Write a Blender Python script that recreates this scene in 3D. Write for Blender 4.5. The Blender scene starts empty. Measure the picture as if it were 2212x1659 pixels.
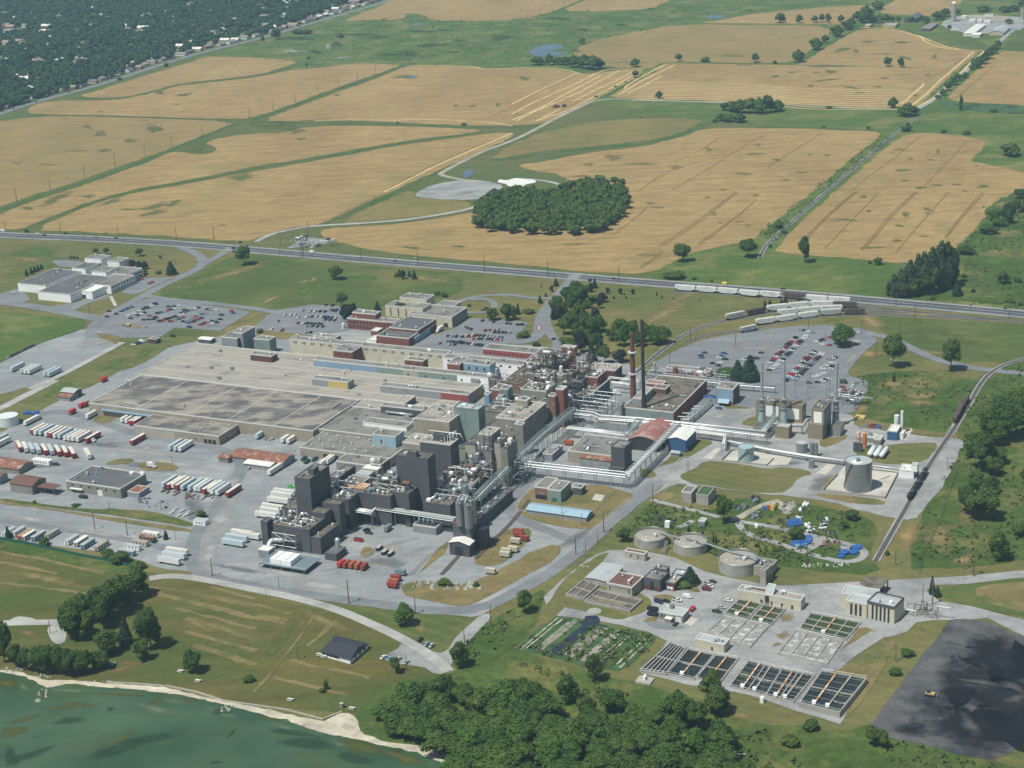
import bpy,math,random
from mathutils import Vector,Matrix
from mathutils.geometry import tessellate_polygon
R=math.radians
rnd=random.Random(7)
scene=bpy.context.scene
COL=scene.collection
# ---------------- camera ----------------
CAM_H,F_PX,PITCH,ROLL=430.0,3750.0,R(19.2),R(2.9)
CX,CY=1106.0,829.5
_fw=Vector((0,math.cos(PITCH),-math.sin(PITCH)))
_dn=Vector((0,-math.sin(PITCH),-math.cos(PITCH)))
_rt=Vector((1,0,0))
_c,_s=math.cos(ROLL),math.sin(ROLL)
IX=_c*_rt+_s*_dn
IY=_c*_dn-_s*_rt
cd=bpy.data.cameras.new('camera');cam=bpy.data.objects.new('camera',cd);COL.objects.link(cam)
cd.sensor_width=36;cd.lens=36*F_PX/2212;cd.clip_start=1;cd.clip_end=40000
m=Matrix((IX,-IY,-_fw)).transposed().to_4x4();m.translation=Vector((0,0,CAM_H))
cam.matrix_world=m
scene.camera=cam
# ---------------- sky, sun, exposure ----------------
SUN_EL=R(62);SUN_AZ_DIR=Vector((-0.79,-0.61,0)).normalized()
world=bpy.data.worlds.new('World');scene.world=world;world.use_nodes=True
wn=world.node_tree.nodes;wl=world.node_tree.links
sky=wn.new('ShaderNodeTexSky');sky.sky_type='NISHITA';sky.sun_disc=False
sky.sun_elevation=SUN_EL;sky.sun_rotation=math.atan2(SUN_AZ_DIR.x,SUN_AZ_DIR.y)
sky.air_density=1.3;sky.dust_density=1.5
bg=wn['Background'];bg.inputs['Strength'].default_value=0.075
wl.new(sky.outputs[0],bg.inputs['Color'])
sl=bpy.data.lights.new('sun','SUN');sl.energy=4.9;sl.angle=R(0.5);sl.color=(1,.985,.89)
so=bpy.data.objects.new('sun',sl);COL.objects.link(so)
sd=Vector((SUN_AZ_DIR.x*math.cos(SUN_EL),SUN_AZ_DIR.y*math.cos(SUN_EL),math.sin(SUN_EL)))
so.rotation_euler=sd.to_track_quat('Z','Y').to_euler();so.location=(0,1200,900)
scene.view_settings.view_transform='Standard';scene.view_settings.look='None'
scene.view_settings.gamma=1;scene.view_settings.use_curve_mapping=False
scene.view_settings.exposure=0.0
scene.cycles.volume_bounces=0
scene.cycles.max_bounces=6
# ---------------- survey: image measurements -> places on the ground plan ----------------
ZO={'a':(1100,820),'b':(1400,820),'c':(1700,820),'e':(1980,880),'f':(940,1000),'g':(620,1120),'h':(1380,1320),'i':(1800,1180)}
def D(k,x,y):
    if k=='d':return x,y
    if k[0] in ZO:
        o=ZO[k[0]];return (o[0]+x*.144665)/1.13020,(o[1]+y*.144665)/1.13020
    r,c=int(k[0])-1,int(k[1])-1
    return (c*625+x*.282677)/1.13020,((0,469,938,1406)[r]+y*.2827)/1.13020
def G(x,y,z=0.0):
    ray=(x-CX)*IX+(y-CY)*IY+F_PX*_fw
    t=(z-CAM_H)/ray.z
    return Vector((ray.x*t,ray.y*t,z))
def proj(p):
    v=Vector(p)-Vector((0,0,CAM_H));w=v.dot(_fw)
    return CX+F_PX*v.dot(IX)/w,CY+F_PX*v.dot(IY)/w
def S(k,s,z=0.0):
    out=[]
    for t in s.split():
        a,b=t.split(',');out.append(G(*D(k,float(a),float(b)),z))
    return out
def hgt(kb,base,kt,top):
    g=G(*D(kb,*base));ty=D(kt,*top)[1]
    lo,hi=0,120
    for _ in range(40):
        m=(lo+hi)/2
        if proj(g+Vector((0,0,m)))[1]>ty:lo=m
        else:hi=m
    return lo
HEAD=R(25.6)
AV=Vector((math.sin(HEAD),math.cos(HEAD),0));BV=Vector((math.cos(HEAD),-math.sin(HEAD),0))
# ---------------- materials ----------------
MATS={}
def lin(c):return tuple(((v/255)/12.92 if v/255<=.04045 else ((v/255+.055)/1.055)**2.4) for v in c)
class N:
    def __init__(s,name):
        s.m=bpy.data.materials.new(name);s.m.use_nodes=True;s.t=s.m.node_tree
        s.b=s.t.nodes['Principled BSDF'];s.pos=None
    def n(s,typ,**k):
        o=s.t.nodes.new('ShaderNode'+typ)
        for a,v in k.items():setattr(o,a,v)
        return o
    def l(s,a,b):s.t.links.new(a,b)
    def coords(s,scale=(1,1,1),rz=0,obj=False):
        if obj:src=s.n('TexCoord').outputs['Object']
        else:src=s.n('NewGeometry').outputs['Position']
        mp=s.n('Mapping');mp.inputs['Scale'].default_value=scale;mp.inputs['Rotation'].default_value=(0,0,rz)
        s.l(src,mp.inputs['Vector']);return mp.outputs[0]
    def noise(s,scale,detail=3,co=None,rough=.55):
        t=s.n('TexNoise');t.inputs['Scale'].default_value=scale;t.inputs['Detail'].default_value=detail
        t.inputs['Roughness'].default_value=rough
        s.l(co if co is not None else s.coords(),t.inputs['Vector']);return t.outputs['Fac']
    def ramp(s,fac,lo,hi,a=(0,0,0,1),b=(1,1,1,1)):
        r=s.n('ValToRGB');e=r.color_ramp.elements
        e[0].position=lo;e[1].position=hi;e[0].color=a;e[1].color=b
        s.l(fac,r.inputs[0]);return r.outputs[0]
    def mix(s,fac,a,b,mode='MIX'):
        x=s.n('Mix',data_type='RGBA',blend_type=mode)
        for i,v in ((0,fac),(6,a),(7,b)):
            if hasattr(v,'links') or hasattr(v,'is_linked'):s.l(v,x.inputs[i])
            elif i==0:x.inputs[i].default_value=v
            else:x.inputs[i].default_value=(*v,1) if len(v)==3 else v
        return x.outputs[2]
def c4(c):return (*c,1)
def ground_mat(name,c1,c2,s1=.02,c3=None,s3=.012,t3=(.55,.68),fine=.5,rough=.95,stretch=None,rz=0,fs=.35,line=None,mid=.14):
    n=N(name)
    co=n.coords(stretch or (1,1,1),rz)
    col=n.mix(n.ramp(n.noise(s1,5,co),.35,.65),c1,c2)
    if c3 is not None:col=n.mix(n.ramp(n.noise(s3,4,co,.6),t3[0],t3[1]),col,c3)
    if line:
        w=n.n('TexWave',bands_direction='X');w.inputs['Scale'].default_value=.314/line[0]
        w.inputs['Distortion'].default_value=line[4] if len(line)>4 else .6;w.inputs['Detail'].default_value=2;w.inputs['Detail Scale'].default_value=.4
        n.l(n.coords((1,1,1),line[1]),w.inputs['Vector'])
        k=n.ramp(w.outputs['Fac'],.55,.95)
        kk=n.n('Math',operation='MULTIPLY');n.l(k,kk.inputs[0]);kk.inputs[1].default_value=line[3]
        col=n.mix(kk.outputs[0],col,line[2])
    f=n.ramp(n.noise(fs,6,None,.7),.3,.7,(1-fine*.45,)*3+(1,),(1+fine*.35,)*3+(1,))
    col=n.mix(1.0,col,f,'MULTIPLY')
    for sc_,st,am in ((.05,(.35,1.5,1),mid),(.12,(.6,1.2,1),mid*.8)):
        g=n.ramp(n.noise(sc_,6,n.coords(st,.12),.62),.38,.68,(1+am*.6,)*3+(1,),(1-am,)*3+(1,))
        col=n.mix(1.0,col,g,'MULTIPLY')
    n.l(col,n.b.inputs['Base Color']);n.b.inputs['Roughness'].default_value=rough
    n.b.inputs['Specular IOR Level'].default_value=.15
    MATS[name]=n.m;return n.m
def surf_mat(name,c,var=.12,scale=.25,rough=.7,metal=0,stain=None,ss=.15,tt=(.5,.7),stretch=None,obj=True,spec=.35,emit=None,line=None):
    n=N(name)
    f=n.ramp(n.noise(scale,5,n.coords(stretch or (1,1,1),0)),.3,.7,(1-var,)*3+(1,),(1+var,)*3+(1,))
    base=c
    if stain is not None:
        base=n.mix(n.ramp(n.noise(ss,5,n.coords(stretch or (1,1,1),.4),.65),tt[0],tt[1]),c,stain)
    col=n.mix(1.0,base,f,'MULTIPLY')
    if line:
        w=n.n('TexWave',bands_direction=line[3] if len(line)>3 else 'X');w.inputs['Scale'].default_value=.314/line[0]
        n.l(n.coords((1,1,1),line[1]),w.inputs['Vector'])
        k=n.ramp(w.outputs['Fac'],.0,.4,(1-line[2],)*3+(1,),(1,1,1,1))
        col=n.mix(1.0,col,k,'MULTIPLY')
    n.l(col,n.b.inputs['Base Color']);n.b.inputs['Roughness'].default_value=rough
    n.b.inputs['Metallic'].default_value=metal;n.b.inputs['Specular IOR Level'].default_value=spec
    MATS[name]=n.m;return n.m
# ---------------- mesh builder and tagging ----------------
class MB:
    def __init__(s):s.v=[];s.f=[];s.sm=[]
    def add(s,vs,fs,smooth=False):
        o=len(s.v);s.v+=[Vector(v) for v in vs];s.f+=[tuple(i+o for i in f) for f in fs];s.sm+=[smooth]*len(fs);return s
    def prism(s,pts,z0,z1,cap=True,bottom=False):
        n=len(pts);a=[Vector((p[0],p[1],z0)) for p in pts];b=[Vector((p[0],p[1],z1)) for p in pts]
        fs=[(i,(i+1)%n,n+(i+1)%n,n+i) for i in range(n)]
        ar=sum(pts[i][0]*pts[(i+1)%n][1]-pts[(i+1)%n][0]*pts[i][1] for i in range(n))
        if ar<0:fs=[f[::-1] for f in fs]
        if cap:
            if n<=4:fs.append(tuple(range(n,2*n)) if ar>0 else tuple(range(2*n-1,n-1,-1)))
            else:
                for t in tessellate_polygon([b]):
                    fs.append(tuple(n+i for i in t))
        if bottom:fs.append(tuple(range(n-1,-1,-1)) if ar>0 else tuple(range(n)))
        return s.add(a+b,fs)
    def obox(s,o,u,v,w,d,z0,z1,bottom=False):
        """box with corner o, unit axes u, v, sizes w, d"""
        p=[o,o+u*w,o+u*w+v*d,o+v*d];return s.prism(p,z0,z1,True,bottom)
    def cbox(s,c,u,v,w,d,z0,z1,bottom=True):
        return s.obox(Vector((c[0],c[1],0))-u*w/2-v*d/2,u,v,w,d,z0,z1,bottom)
    def box(s,x0,x1,y0,y1,z0,z1):
        return s.prism([Vector((x0,y0)),Vector((x1,y0)),Vector((x1,y1)),Vector((x0,y1))],z0,z1,True,True)
    def cone(s,c,r0,r1,z0,z1,n=16,cap=True):
        a=[Vector((c[0]+r0*math.cos(2*math.pi*i/n),c[1]+r0*math.sin(2*math.pi*i/n),z0)) for i in range(n)]
        b=[Vector((c[0]+r1*math.cos(2*math.pi*i/n),c[1]+r1*math.sin(2*math.pi*i/n),z1)) for i in range(n)]
        s.add(a+b,[(i,(i+1)%n,n+(i+1)%n,n+i) for i in range(n)],n>8)
        if cap and r1>.01:s.add(b,[tuple(range(n))])
        return s
    def tube(s,path,r,n=6):
        path=[Vector(p) for p in path];rings=[]
        for i,p in enumerate(path):
            d=(path[min(i+1,len(path)-1)]-path[max(i-1,0)]).normalized()
            up=Vector((0,0,1)) if abs(d.z)<.95 else Vector((1,0,0))
            a=d.cross(up).normalized();b=a.cross(d)
            rr=r[i] if isinstance(r,(list,tuple)) else r
            rings.append([p+a*rr*math.cos(2*math.pi*k/n)+b*rr*math.sin(2*math.pi*k/n) for k in range(n)])
        vs=[q for g in rings for q in g];fs=[]
        for i in range(len(path)-1):
            for k in range(n):
                fs.append((i*n+k,(i+1)*n+k,(i+1)*n+(k+1)%n,i*n+(k+1)%n))
        fs.append(tuple(range(n)));fs.append(tuple(range(len(vs)-1,len(vs)-n-1,-1)))
        return s.add(vs,fs,n>6)
    def bar(s,a,b,t):return s.tube([a,b],t,4)
    def build(s,name,mat,parent=None,base=None):
        me=bpy.data.meshes.new(name)
        off=Vector((0,0,0))
        if parent is not None:
            off=Vector(parent.location)
            if parent.parent is not None:off=off+Vector(parent.parent.location)
        elif base is not None:off=Vector(base)
        me.from_pydata([tuple(v-off) for v in s.v],[],s.f)
        if any(s.sm):me.polygons.foreach_set('use_smooth',s.sm)
        me.materials.append(mat if not isinstance(mat,str) else MATS[mat]);me.update()
        o=bpy.data.objects.new(name,me);COL.objects.link(o)
        if parent is not None:o.parent=parent
        elif base is not None:o.location=base
        return o
def tag(o,label=None,cat=None,group=None,kind=None):
    if label:o['label']=label
    if cat:o['category']=cat
    if group:o['group']=group
    if kind:o['kind']=kind
    return o
def thing(name,label,cat,loc=(0,0,0),rz=0,group=None):
    o=bpy.data.objects.new(name,None);COL.objects.link(o);o.empty_display_size=1
    o.location=loc;o.rotation_euler=(0,0,rz);return tag(o,label,cat,group)
def clone(root,loc,rz,label,group=None,scale=None,mat=None):
    r=root.copy();COL.objects.link(r);r.location=loc;r.rotation_euler=(0,0,rz)
    r['label']=label
    if group:r['group']=group
    if scale is not None:r.scale=scale if isinstance(scale,tuple) else (scale,)*3
    for ch in list(root.children):
        c=ch.copy();COL.objects.link(c);c.parent=r
        for g in ch.children:
            d=g.copy();COL.objects.link(d);d.parent=c
    return r
def smooth_pts(pts,closed,it=2):
    for _ in range(it):
        out=[];n=len(pts)
        rng=range(n) if closed else range(n-1)
        if not closed:out.append(pts[0])
        for i in rng:
            a,b=pts[i],pts[(i+1)%n]
            out+=[a*.75+b*.25,a*.25+b*.75]
        if not closed:out.append(pts[-1])
        pts=out
    return pts
def dens(pts,step,closed=True,jit=0.0):
    out=[];n=len(pts)
    for i in range(n if closed else n-1):
        a,b=pts[i],pts[(i+1)%n];L=(b-a).length;k=max(1,int(L/step))
        for j in range(k):
            p=a.lerp(b,j/k)
            if jit and (j or i):p=p+Vector((rnd.gauss(0,jit),rnd.gauss(0,jit),0))
            out.append(p)
    if not closed:out.append(pts[-1])
    return out
_zi=[0]
def next_z():
    _zi[0]=(_zi[0]+1)%40
    return _zi[0]*.0011
def sheet(name,pts,mat,layer,sm=0,jit=0.0,step=8.0,label=None,kind='structure'):
    if sm:pts=smooth_pts(pts,True,sm)
    if jit:pts=dens(pts,step,True,jit)
    z=layer*.05+next_z()
    vs=[Vector((p.x,p.y,z)) for p in pts]
    mb=MB();fs=[]
    for t in tessellate_polygon([vs]):
        a,b,c=(vs[i] for i in t)
        fs.append(t if (b-a).cross(c-a).z>0 else t[::-1])
    mb.add(vs,fs)
    o=mb.build(name,mat);tag(o,label,None,None,kind);return o
_sz=[0]
def strip_mesh(mb,pts,w,z,closed=False,jit=0):
    _sz[0]=(_sz[0]+1)%60;z+=_sz[0]*.0009
    n=len(pts);L=[];Rr=[]
    for i in range(n):
        a=pts[i-1] if (i or closed) else pts[0];b=pts[(i+1)%n] if (i<n-1 or closed) else pts[-1]
        d=(b-a);d.z=0;d.normalize();nn=Vector((-d.y,d.x,0))
        ww=w[i] if isinstance(w,(list,tuple)) else w
        j1=rnd.gauss(0,jit) if jit else 0;j2=rnd.gauss(0,jit) if jit else 0
        L.append(Vector((pts[i].x,pts[i].y,z))+nn*(ww/2+j1));Rr.append(Vector((pts[i].x,pts[i].y,z))-nn*(ww/2+j2))
    m=n if closed else n-1
    mb.add(L+Rr,[(i,n+i,n+(i+1)%n,(i+1)%n) for i in range(m)])
    return mb
def road(name,pts,w,mat,layer,sm=2,jit=0,label=None,closed=False):
    if sm:pts=smooth_pts(pts,closed,sm)
    if jit:pts=dens(pts,9,closed)
    o=strip_mesh(MB(),pts,w,layer*.05+next_z(),closed,jit).build(name,mat);tag(o,label,None,None,'structure');return o
# ---------------- ground materials ----------------
ground_mat('m_ground',(.08,.11,.03),(.12,.12,.045),.006,(.06,.10,.028),.01)
ground_mat('m_meadow',(.062,.11,.024),(.095,.135,.034),.01,(.16,.165,.055),.02,(.48,.68),.6)
ground_mat('m_wild',(.046,.085,.018),(.072,.106,.025),.012,(.16,.145,.05),.022,(.5,.66),.9,fs=.22)
WL=(3.2,HEAD,(.17,.115,.05),.35)
ground_mat('m_wheat',(.262,.18,.075),(.32,.224,.096),.008,(.22,.185,.07),.011,(.56,.76),.22,stretch=(1,.45,1),rz=HEAD+.15,mid=.2,line=(11,-.45,(.27,.185,.08),.16,3))
ground_mat('m_wheat_dull',(.225,.165,.066),(.27,.195,.08),.01,(.19,.17,.065),.013,(.5,.75),.22,stretch=(1,.5,1),rz=.3,line=(9,1.3,(.24,.17,.075),.2,3))
ground_mat('m_wheat_green',(.165,.14,.05),(.215,.17,.065),.012,(.13,.14,.045),.016,(.5,.72),.3,stretch=(1,.5,1),rz=-.5)
ground_mat('m_stubble',(.36,.235,.10),(.40,.265,.12),.01,(.25,.20,.08),.014,(.6,.75),.2)
ground_mat('m_straw',(.55,.42,.2),(.5,.37,.18),.05,fine=.3)
ground_mat('m_furrow',(.20,.13,.055),(.17,.12,.05),.05,fine=.3)
ground_mat('m_ditch',(.05,.095,.024),(.075,.12,.034),.05,(.12,.13,.05),.03,(.55,.7),.6)
ground_mat('m_lawn',(.115,.118,.04),(.155,.138,.052),.012,(.075,.105,.03),.008,(.48,.66),.35,line=(9,-.9,(.19,.165,.07),.25,2))
ground_mat('m_lawn_green',(.066,.098,.026),(.092,.115,.034),.012,(.14,.14,.05),.012,(.55,.7),.35)
ground_mat('m_lawn_shore',(.098,.095,.03),(.135,.112,.037),.012,(.06,.09,.022),.01,(.45,.62),.45,stretch=(.35,1,1),rz=-.35)
ground_mat('m_dry',(.20,.155,.07),(.16,.135,.055),.05,(.10,.115,.04),.04,(.5,.65),.5)
ground_mat('m_asphalt',(.17,.182,.195),(.19,.2,.21),.02,(.24,.245,.245),.03,(.6,.75),.2)
ground_mat('m_highway',(.07,.078,.09),(.085,.09,.1),.02,None,fine=.15)
ground_mat('m_shoulder',(.21,.215,.215),(.25,.25,.24),.03,fine=.3)
ground_mat('m_yard',(.215,.23,.24),(.25,.262,.265),.014,(.34,.34,.325),.018,(.52,.75),.25)
ground_mat('m_gravel',(.32,.32,.30),(.38,.375,.35),.04,(.25,.25,.24),.03,(.5,.7),.3)
ground_mat('m_gravel_grey',(.26,.265,.265),(.31,.31,.30),.04,(.17,.175,.18),.03,(.5,.7),.35)
ground_mat('m_dirtroad',(.3,.28,.22),(.35,.33,.27),.05,(.2,.19,.12),.04,(.5,.7),.35)
ground_mat('m_concrete',(.42,.40,.35),(.47,.45,.39),.05,(.34,.33,.3),.04,(.55,.72),.15)
ground_mat('m_sand',(.52,.47,.37),(.45,.41,.32),.06,(.33,.3,.24),.08,(.5,.66),.3)
ground_mat('m_coal',(.018,.02,.026),(.028,.03,.036),.03,(.085,.085,.09),.018,(.56,.72),.4,stretch=(.4,1.4,1),rz=.25)
ground_mat('m_coal_edge',(.085,.085,.088),(.115,.113,.113),.05,(.05,.052,.056),.04,(.5,.65),.4)
ground_mat('m_paint',(.7,.7,.66),(.6,.6,.57),.2,fine=.3)
ground_mat('m_paint_y',(.5,.40,.14),(.45,.36,.14),.2,fine=.3)
ground_mat('m_pond',(.10,.15,.19),(.08,.12,.16),.03,fine=.05,rough=.25)
ground_mat('m_suburb',(.06,.085,.035),(.09,.105,.05),.02,(.2,.19,.14),.02,(.62,.68),.5)
ground_mat('m_reed',(.05,.10,.04),(.075,.13,.05),.04,(.03,.055,.03),.06,(.5,.6),.8)
n=N('m_water')
a=n.mix(n.ramp(n.noise(.012,4,n.coords((1,1.6,1),.5)),.4,.62),(.034,.072,.036),(.062,.112,.06))
b=n.mix(n.ramp(n.noise(.02,6,n.coords((1,2.2,1),.5),.7),.55,.70),a,(.06,.085,.022))
b=n.mix(n.ramp(n.noise(.035,5,n.coords((1,2.0,1),.2),.65),.58,.72),b,(.026,.055,.028))
n.l(b,n.b.inputs['Base Color']);n.b.inputs['Roughness'].default_value=.3;n.b.inputs['Specular IOR Level'].default_value=.2
bm_=n.n('Bump');bm_.inputs['Strength'].default_value=.25;bm_.inputs['Distance'].default_value=.3
n.l(n.noise(.6,4),bm_.inputs['Height']);n.l(bm_.outputs[0],n.b.inputs['Normal'])
MATS['m_water']=n.m
def patch_mat(name,c1,c2,sc=.08):
    n=N(name)
    col=n.mix(n.ramp(n.noise(sc,5),.35,.65),c1,c2)
    n.l(col,n.b.inputs['Base Color']);n.b.inputs['Roughness'].default_value=.95;n.b.inputs['Specular IOR Level'].default_value=.1
    at=n.n('Attribute',attribute_name='fall')
    mu=n.n('Math',operation='MULTIPLY_ADD');n.l(n.noise(sc*.8,5,None,.7),mu.inputs[0]);mu.inputs[1].default_value=1.5;mu.inputs[2].default_value=-.85
    ad=n.n('Math',operation='ADD');n.l(at.outputs['Fac'],ad.inputs[0]);n.l(mu.outputs[0],ad.inputs[1])
    r=n.ramp(ad.outputs[0],.12,.8,(0,0,0,1),(.85,.85,.85,1))
    n.l(r,n.b.inputs['Alpha']);MATS[name]=n.m
patch_mat('p_green',(.085,.12,.035),(.12,.14,.05))
patch_mat('p_olive',(.15,.145,.05),(.2,.165,.07))
patch_mat('p_bright',(.07,.14,.03),(.1,.16,.04))
patch_mat('p_dark',(.03,.065,.022),(.05,.085,.03))
patch_mat('p_brown',(.23,.155,.07),(.19,.14,.06))
patch_mat('p_straw',(.33,.24,.11),(.27,.2,.09))
patch_mat('p_grey',(.3,.29,.26),(.36,.35,.32))
patch_mat('p_pale',(.33,.33,.315),(.38,.38,.36),.12)
patch_mat('p_tarmac',(.13,.14,.15),(.16,.168,.175),.12)
patch_mat('p_hay',(.25,.20,.085),(.20,.17,.07),.15)
patch_mat('p_coal',(.016,.018,.024),(.024,.026,.032))
patch_mat('p_ash',(.08,.08,.083),(.105,.102,.1))
patch_mat('p_weed',(.075,.085,.018),(.10,.105,.03),.03)
patch_mat('p_shallow',(.10,.15,.085),(.13,.17,.10),.03)
patch_mat('p_deep',(.024,.058,.034),(.03,.065,.036),.03)
def blobs(name,k,s,mat,layer,label=None):
    """each item cx,cy,rx,ry[,deg] in image measurements; laid as one soft sheet on the ground"""
    mb=MB();fall=[]
    for t in s.split():
        q=[float(v) for v in t.split(',')];cx,cy,rx,ry=q[:4];an=R(q[4]) if len(q)>4 else 0
        n,rings=28,5
        ph=[rnd.uniform(0,6.28) for _ in range(3)]
        vs=[G(*D(k,cx,cy),layer*.05+rnd.random()*.02)];z=vs[0].z;fl=[1]
        for r_ in range(1,rings+1):
            for i in range(n):
                th=2*math.pi*i/n;rr=(r_/rings)*(1+.16*math.sin(2*th+ph[0])+.12*math.sin(3*th+ph[1])+.07*math.sin(5*th+ph[2]))
                x=rx*rr*math.cos(th);y=ry*rr*math.sin(th)
                vs.append(G(*D(k,cx+x*math.cos(an)-y*math.sin(an),cy+x*math.sin(an)+y*math.cos(an)),z));fl.append(1-r_/rings)
        fs=[(0,1+(i+1)%n,1+i) for i in range(n)]
        for r_ in range(rings-1):
            a=1+r_*n;b=a+n
            fs+=[(a+i,a+(i+1)%n,b+(i+1)%n,b+i) for i in range(n)]
        fs=[f if True else f for f in fs]
        mb.add(vs,fs);fall+=fl
    o=mb.build(name,mat);at=o.data.attributes.new('fall','FLOAT','POINT');at.data.foreach_set('value',fall)
    o.data.update()
    fl=[p.index for p in o.data.polygons if p.normal.z<0]
    if fl:
        import bmesh
        b=bmesh.new();b.from_mesh(o.data);b.faces.ensure_lookup_table()
        bmesh.ops.reverse_faces(b,faces=[b.faces[i] for i in fl]);b.to_mesh(o.data);b.free()
    return tag(o,label,None,None,'structure')
# ---------------- the ground sheet ----------------
mb=MB();mb.add([(-4500,-400,0),(4500,-400,0),(4500,7000,0),(-4500,7000,0)],[(0,1,2,3)])
tag(mb.build('ground','m_ground'),None,None,None,'structure')
sheet('meadow',S('d','420,125 640,70 860,-20 900,-60 2600,-90 2600,700 2212,690 1900,650 1400,610 1440,560 1560,520 1640,500 1740,410 1900,290 1500,260 1250,215 1420,120 1200,170 1100,150 850,140 640,150 560,130'),'m_meadow',1)
W=[
 ('m_wheat','170,207 190,202 260,180 330,158 410,135 440,124 467,122 553,125 600,127 648,133 610,146 553,163 460,172 378,182 330,197 270,210 200,212'),
 ('m_wheat','57,240 68,228 110,218 215,217 262,214 330,202 378,186 420,181 553,168 628,151 690,147 765,137 850,139 868,141 805,163 715,193 640,222 570,248 512,259 250,250 75,247'),
 ('m_wheat_dull','-160,262 0,262 62,254 125,250 250,253 512,262 470,280 410,303 360,325 250,362 140,402 90,414 0,448 -160,500'),
 ('m_wheat','560,262 640,232 715,204 805,173 868,147 890,142 960,143 1020,144 1060,150 1106,148 1150,146 1200,149 1245,158 1265,160 1300,158 1340,150 1395,152 1385,160 1370,171 1330,192 1290,213 1240,240 1180,262 1168,268 1106,271 1000,271 853,264 700,258 650,261'),
 ('m_wheat','-160,540 0,463 75,433 150,411 240,379 330,346 365,329 395,328 425,334 455,332 470,322 462,314 438,313 467,299 553,288 610,289 665,272 850,272 1000,278 1036,281 1038,284 860,306 728,330 640,346 553,358 500,370 390,392 265,413 160,449 80,480 45,494 0,497 -60,506'),
 ('m_wheat','68,499 165,455 270,420 400,399 500,379 640,355 728,339 860,314 1040,291 1095,285 1118,291 1050,323 950,368 870,402 790,438 720,472 690,484 640,490 600,500 560,512 535,522 450,517 300,507 150,499'),
 ('m_wheat_green','735,483 790,452 850,425 880,412 895,418 900,428 960,431 1017,436 1012,450 960,461 870,472 790,479'),
 ('m_wheat','690,505 700,494 790,488 870,483 960,471 1012,460 1100,440 1240,400 1218,380 1150,367 1106,358 1180,348 1266,330 1350,322 1416,311 1480,290 1520,278 1600,277 1700,277 1800,281 1880,283 1908,290 1850,332 1755,415 1660,490 1632,512 1620,520 1570,530 1500,545 1460,560 1410,589 1360,592 1240,585 1106,570 960,558 820,543 780,537 750,527 712,521'),
 ('m_wheat_green','1050,350 1106,311 1166,288 1246,270 1331,258 1420,255 1506,257 1516,262 1496,275 1443,297 1331,311 1206,322 1106,336 1080,343'),
 ('m_wheat','1958,290 2000,287 2050,290 2110,299 2140,306 2095,347 2130,355 2212,371 2290,388 2290,410 2212,420 2150,455 2130,470 2100,500 2070,535 2050,560 1960,570 1905,565 1790,555 1672,545 1685,530 1730,480 1790,425 1860,365 1930,305'),
 ('m_wheat','2330,110 2212,112 2160,110 2140,125 2050,205 2045,213 2070,220 2212,228 2330,234'),
 ('m_wheat_dull','1246,103 1293,85 1356,72 1431,58 1493,53 1659,54 1805,56 1770,95 1715,134 1659,137 1480,134 1430,135 1400,150 1310,145 1290,122 1234,120'),
 ('m_wheat','1430,138 1450,136 1600,139 1715,141 1735,137 1805,85 1855,63 1915,62 1965,70 2000,88 2045,100 2110,110 2115,114 2060,158 2020,195 1985,228 1970,232 1930,234 1800,229 1700,226 1640,225 1560,219 1400,213 1310,210 1330,200 1400,160'),
 ('m_wheat','737,47 770,33 830,10 880,-25 1000,-60 1400,-60 1256,0 1181,30 1150,40 1106,44 1000,45 930,44 915,30 870,28 880,37 855,43 800,42'),
 ('m_wheat','1206,24 1262,0 1400,-55 1550,-55 1450,0 1406,20 1300,24'),
 ('m_wheat','1495,50 1560,44 1610,32 1659,27 1760,18 1870,10 1890,15 1870,33 1850,52 1805,53 1659,51'),
 ('m_wheat','1890,27 1935,0 1960,-20 2110,-20 2080,0 2060,20 2030,35 1950,33'),
]
for i,(mt,s) in enumerate(W):sheet('wheat_field',S('d',s),mt,2,1,1.1,10)
sheet('green_field',S('d','2212,110 2165,106 2200,70 2260,60 2400,60 2400,110'),'m_lawn_green',2)
sheet('green_field',S('14','1440,320 1640,330 1900,370 1870,430 1780,430 1550,400 1420,350'),'m_lawn_green',3,1)
sheet('green_field',S('14','1480,870 1640,885 2300,910 2300,990 2000,980 1500,930'),'m_reed',3,1)
for s,w in (('170,209 215,214 262,212 330,199 378,184 460,176 553,165 610,150 650,140',13),('62,251 125,249 250,251 512,260 560,258',9),
             ('-80,483 0,455 75,428 105,416 150,405 250,370 330,341 410,306 470,282 570,250 640,226 715,197 805,167 850,148 900,136',13),
             ('-60,512 0,499 50,497 75,487 160,452 265,416 390,395 500,374 553,362 640,350 728,335 860,310 1038,287',9),
             ('590,262 665,267 850,268 1000,275 1110,276 1190,268',10),('1415,152 1370,175 1330,196 1300,212',14),('1240,133 1430,136 1560,137 1715,138',8),
             ('1060,346 1106,343 1206,327 1331,316 1443,302 1500,282 1520,268',20),('1600,275 1700,275 1800,278 1890,282',10),
             ('1106,43 1181,32 1256,2 1300,-20',14),('640,100 760,60 840,38',14),('1710,140 1810,85 1860,58',14),('690,488 790,446 870,408 960,365 1060,318',5),
             ('1430,136 1600,137 1720,140 1900,145 2000,147',6)):
    road('ditch',S('d',s),w*.62,'m_ditch',3,2,1.2)
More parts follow.
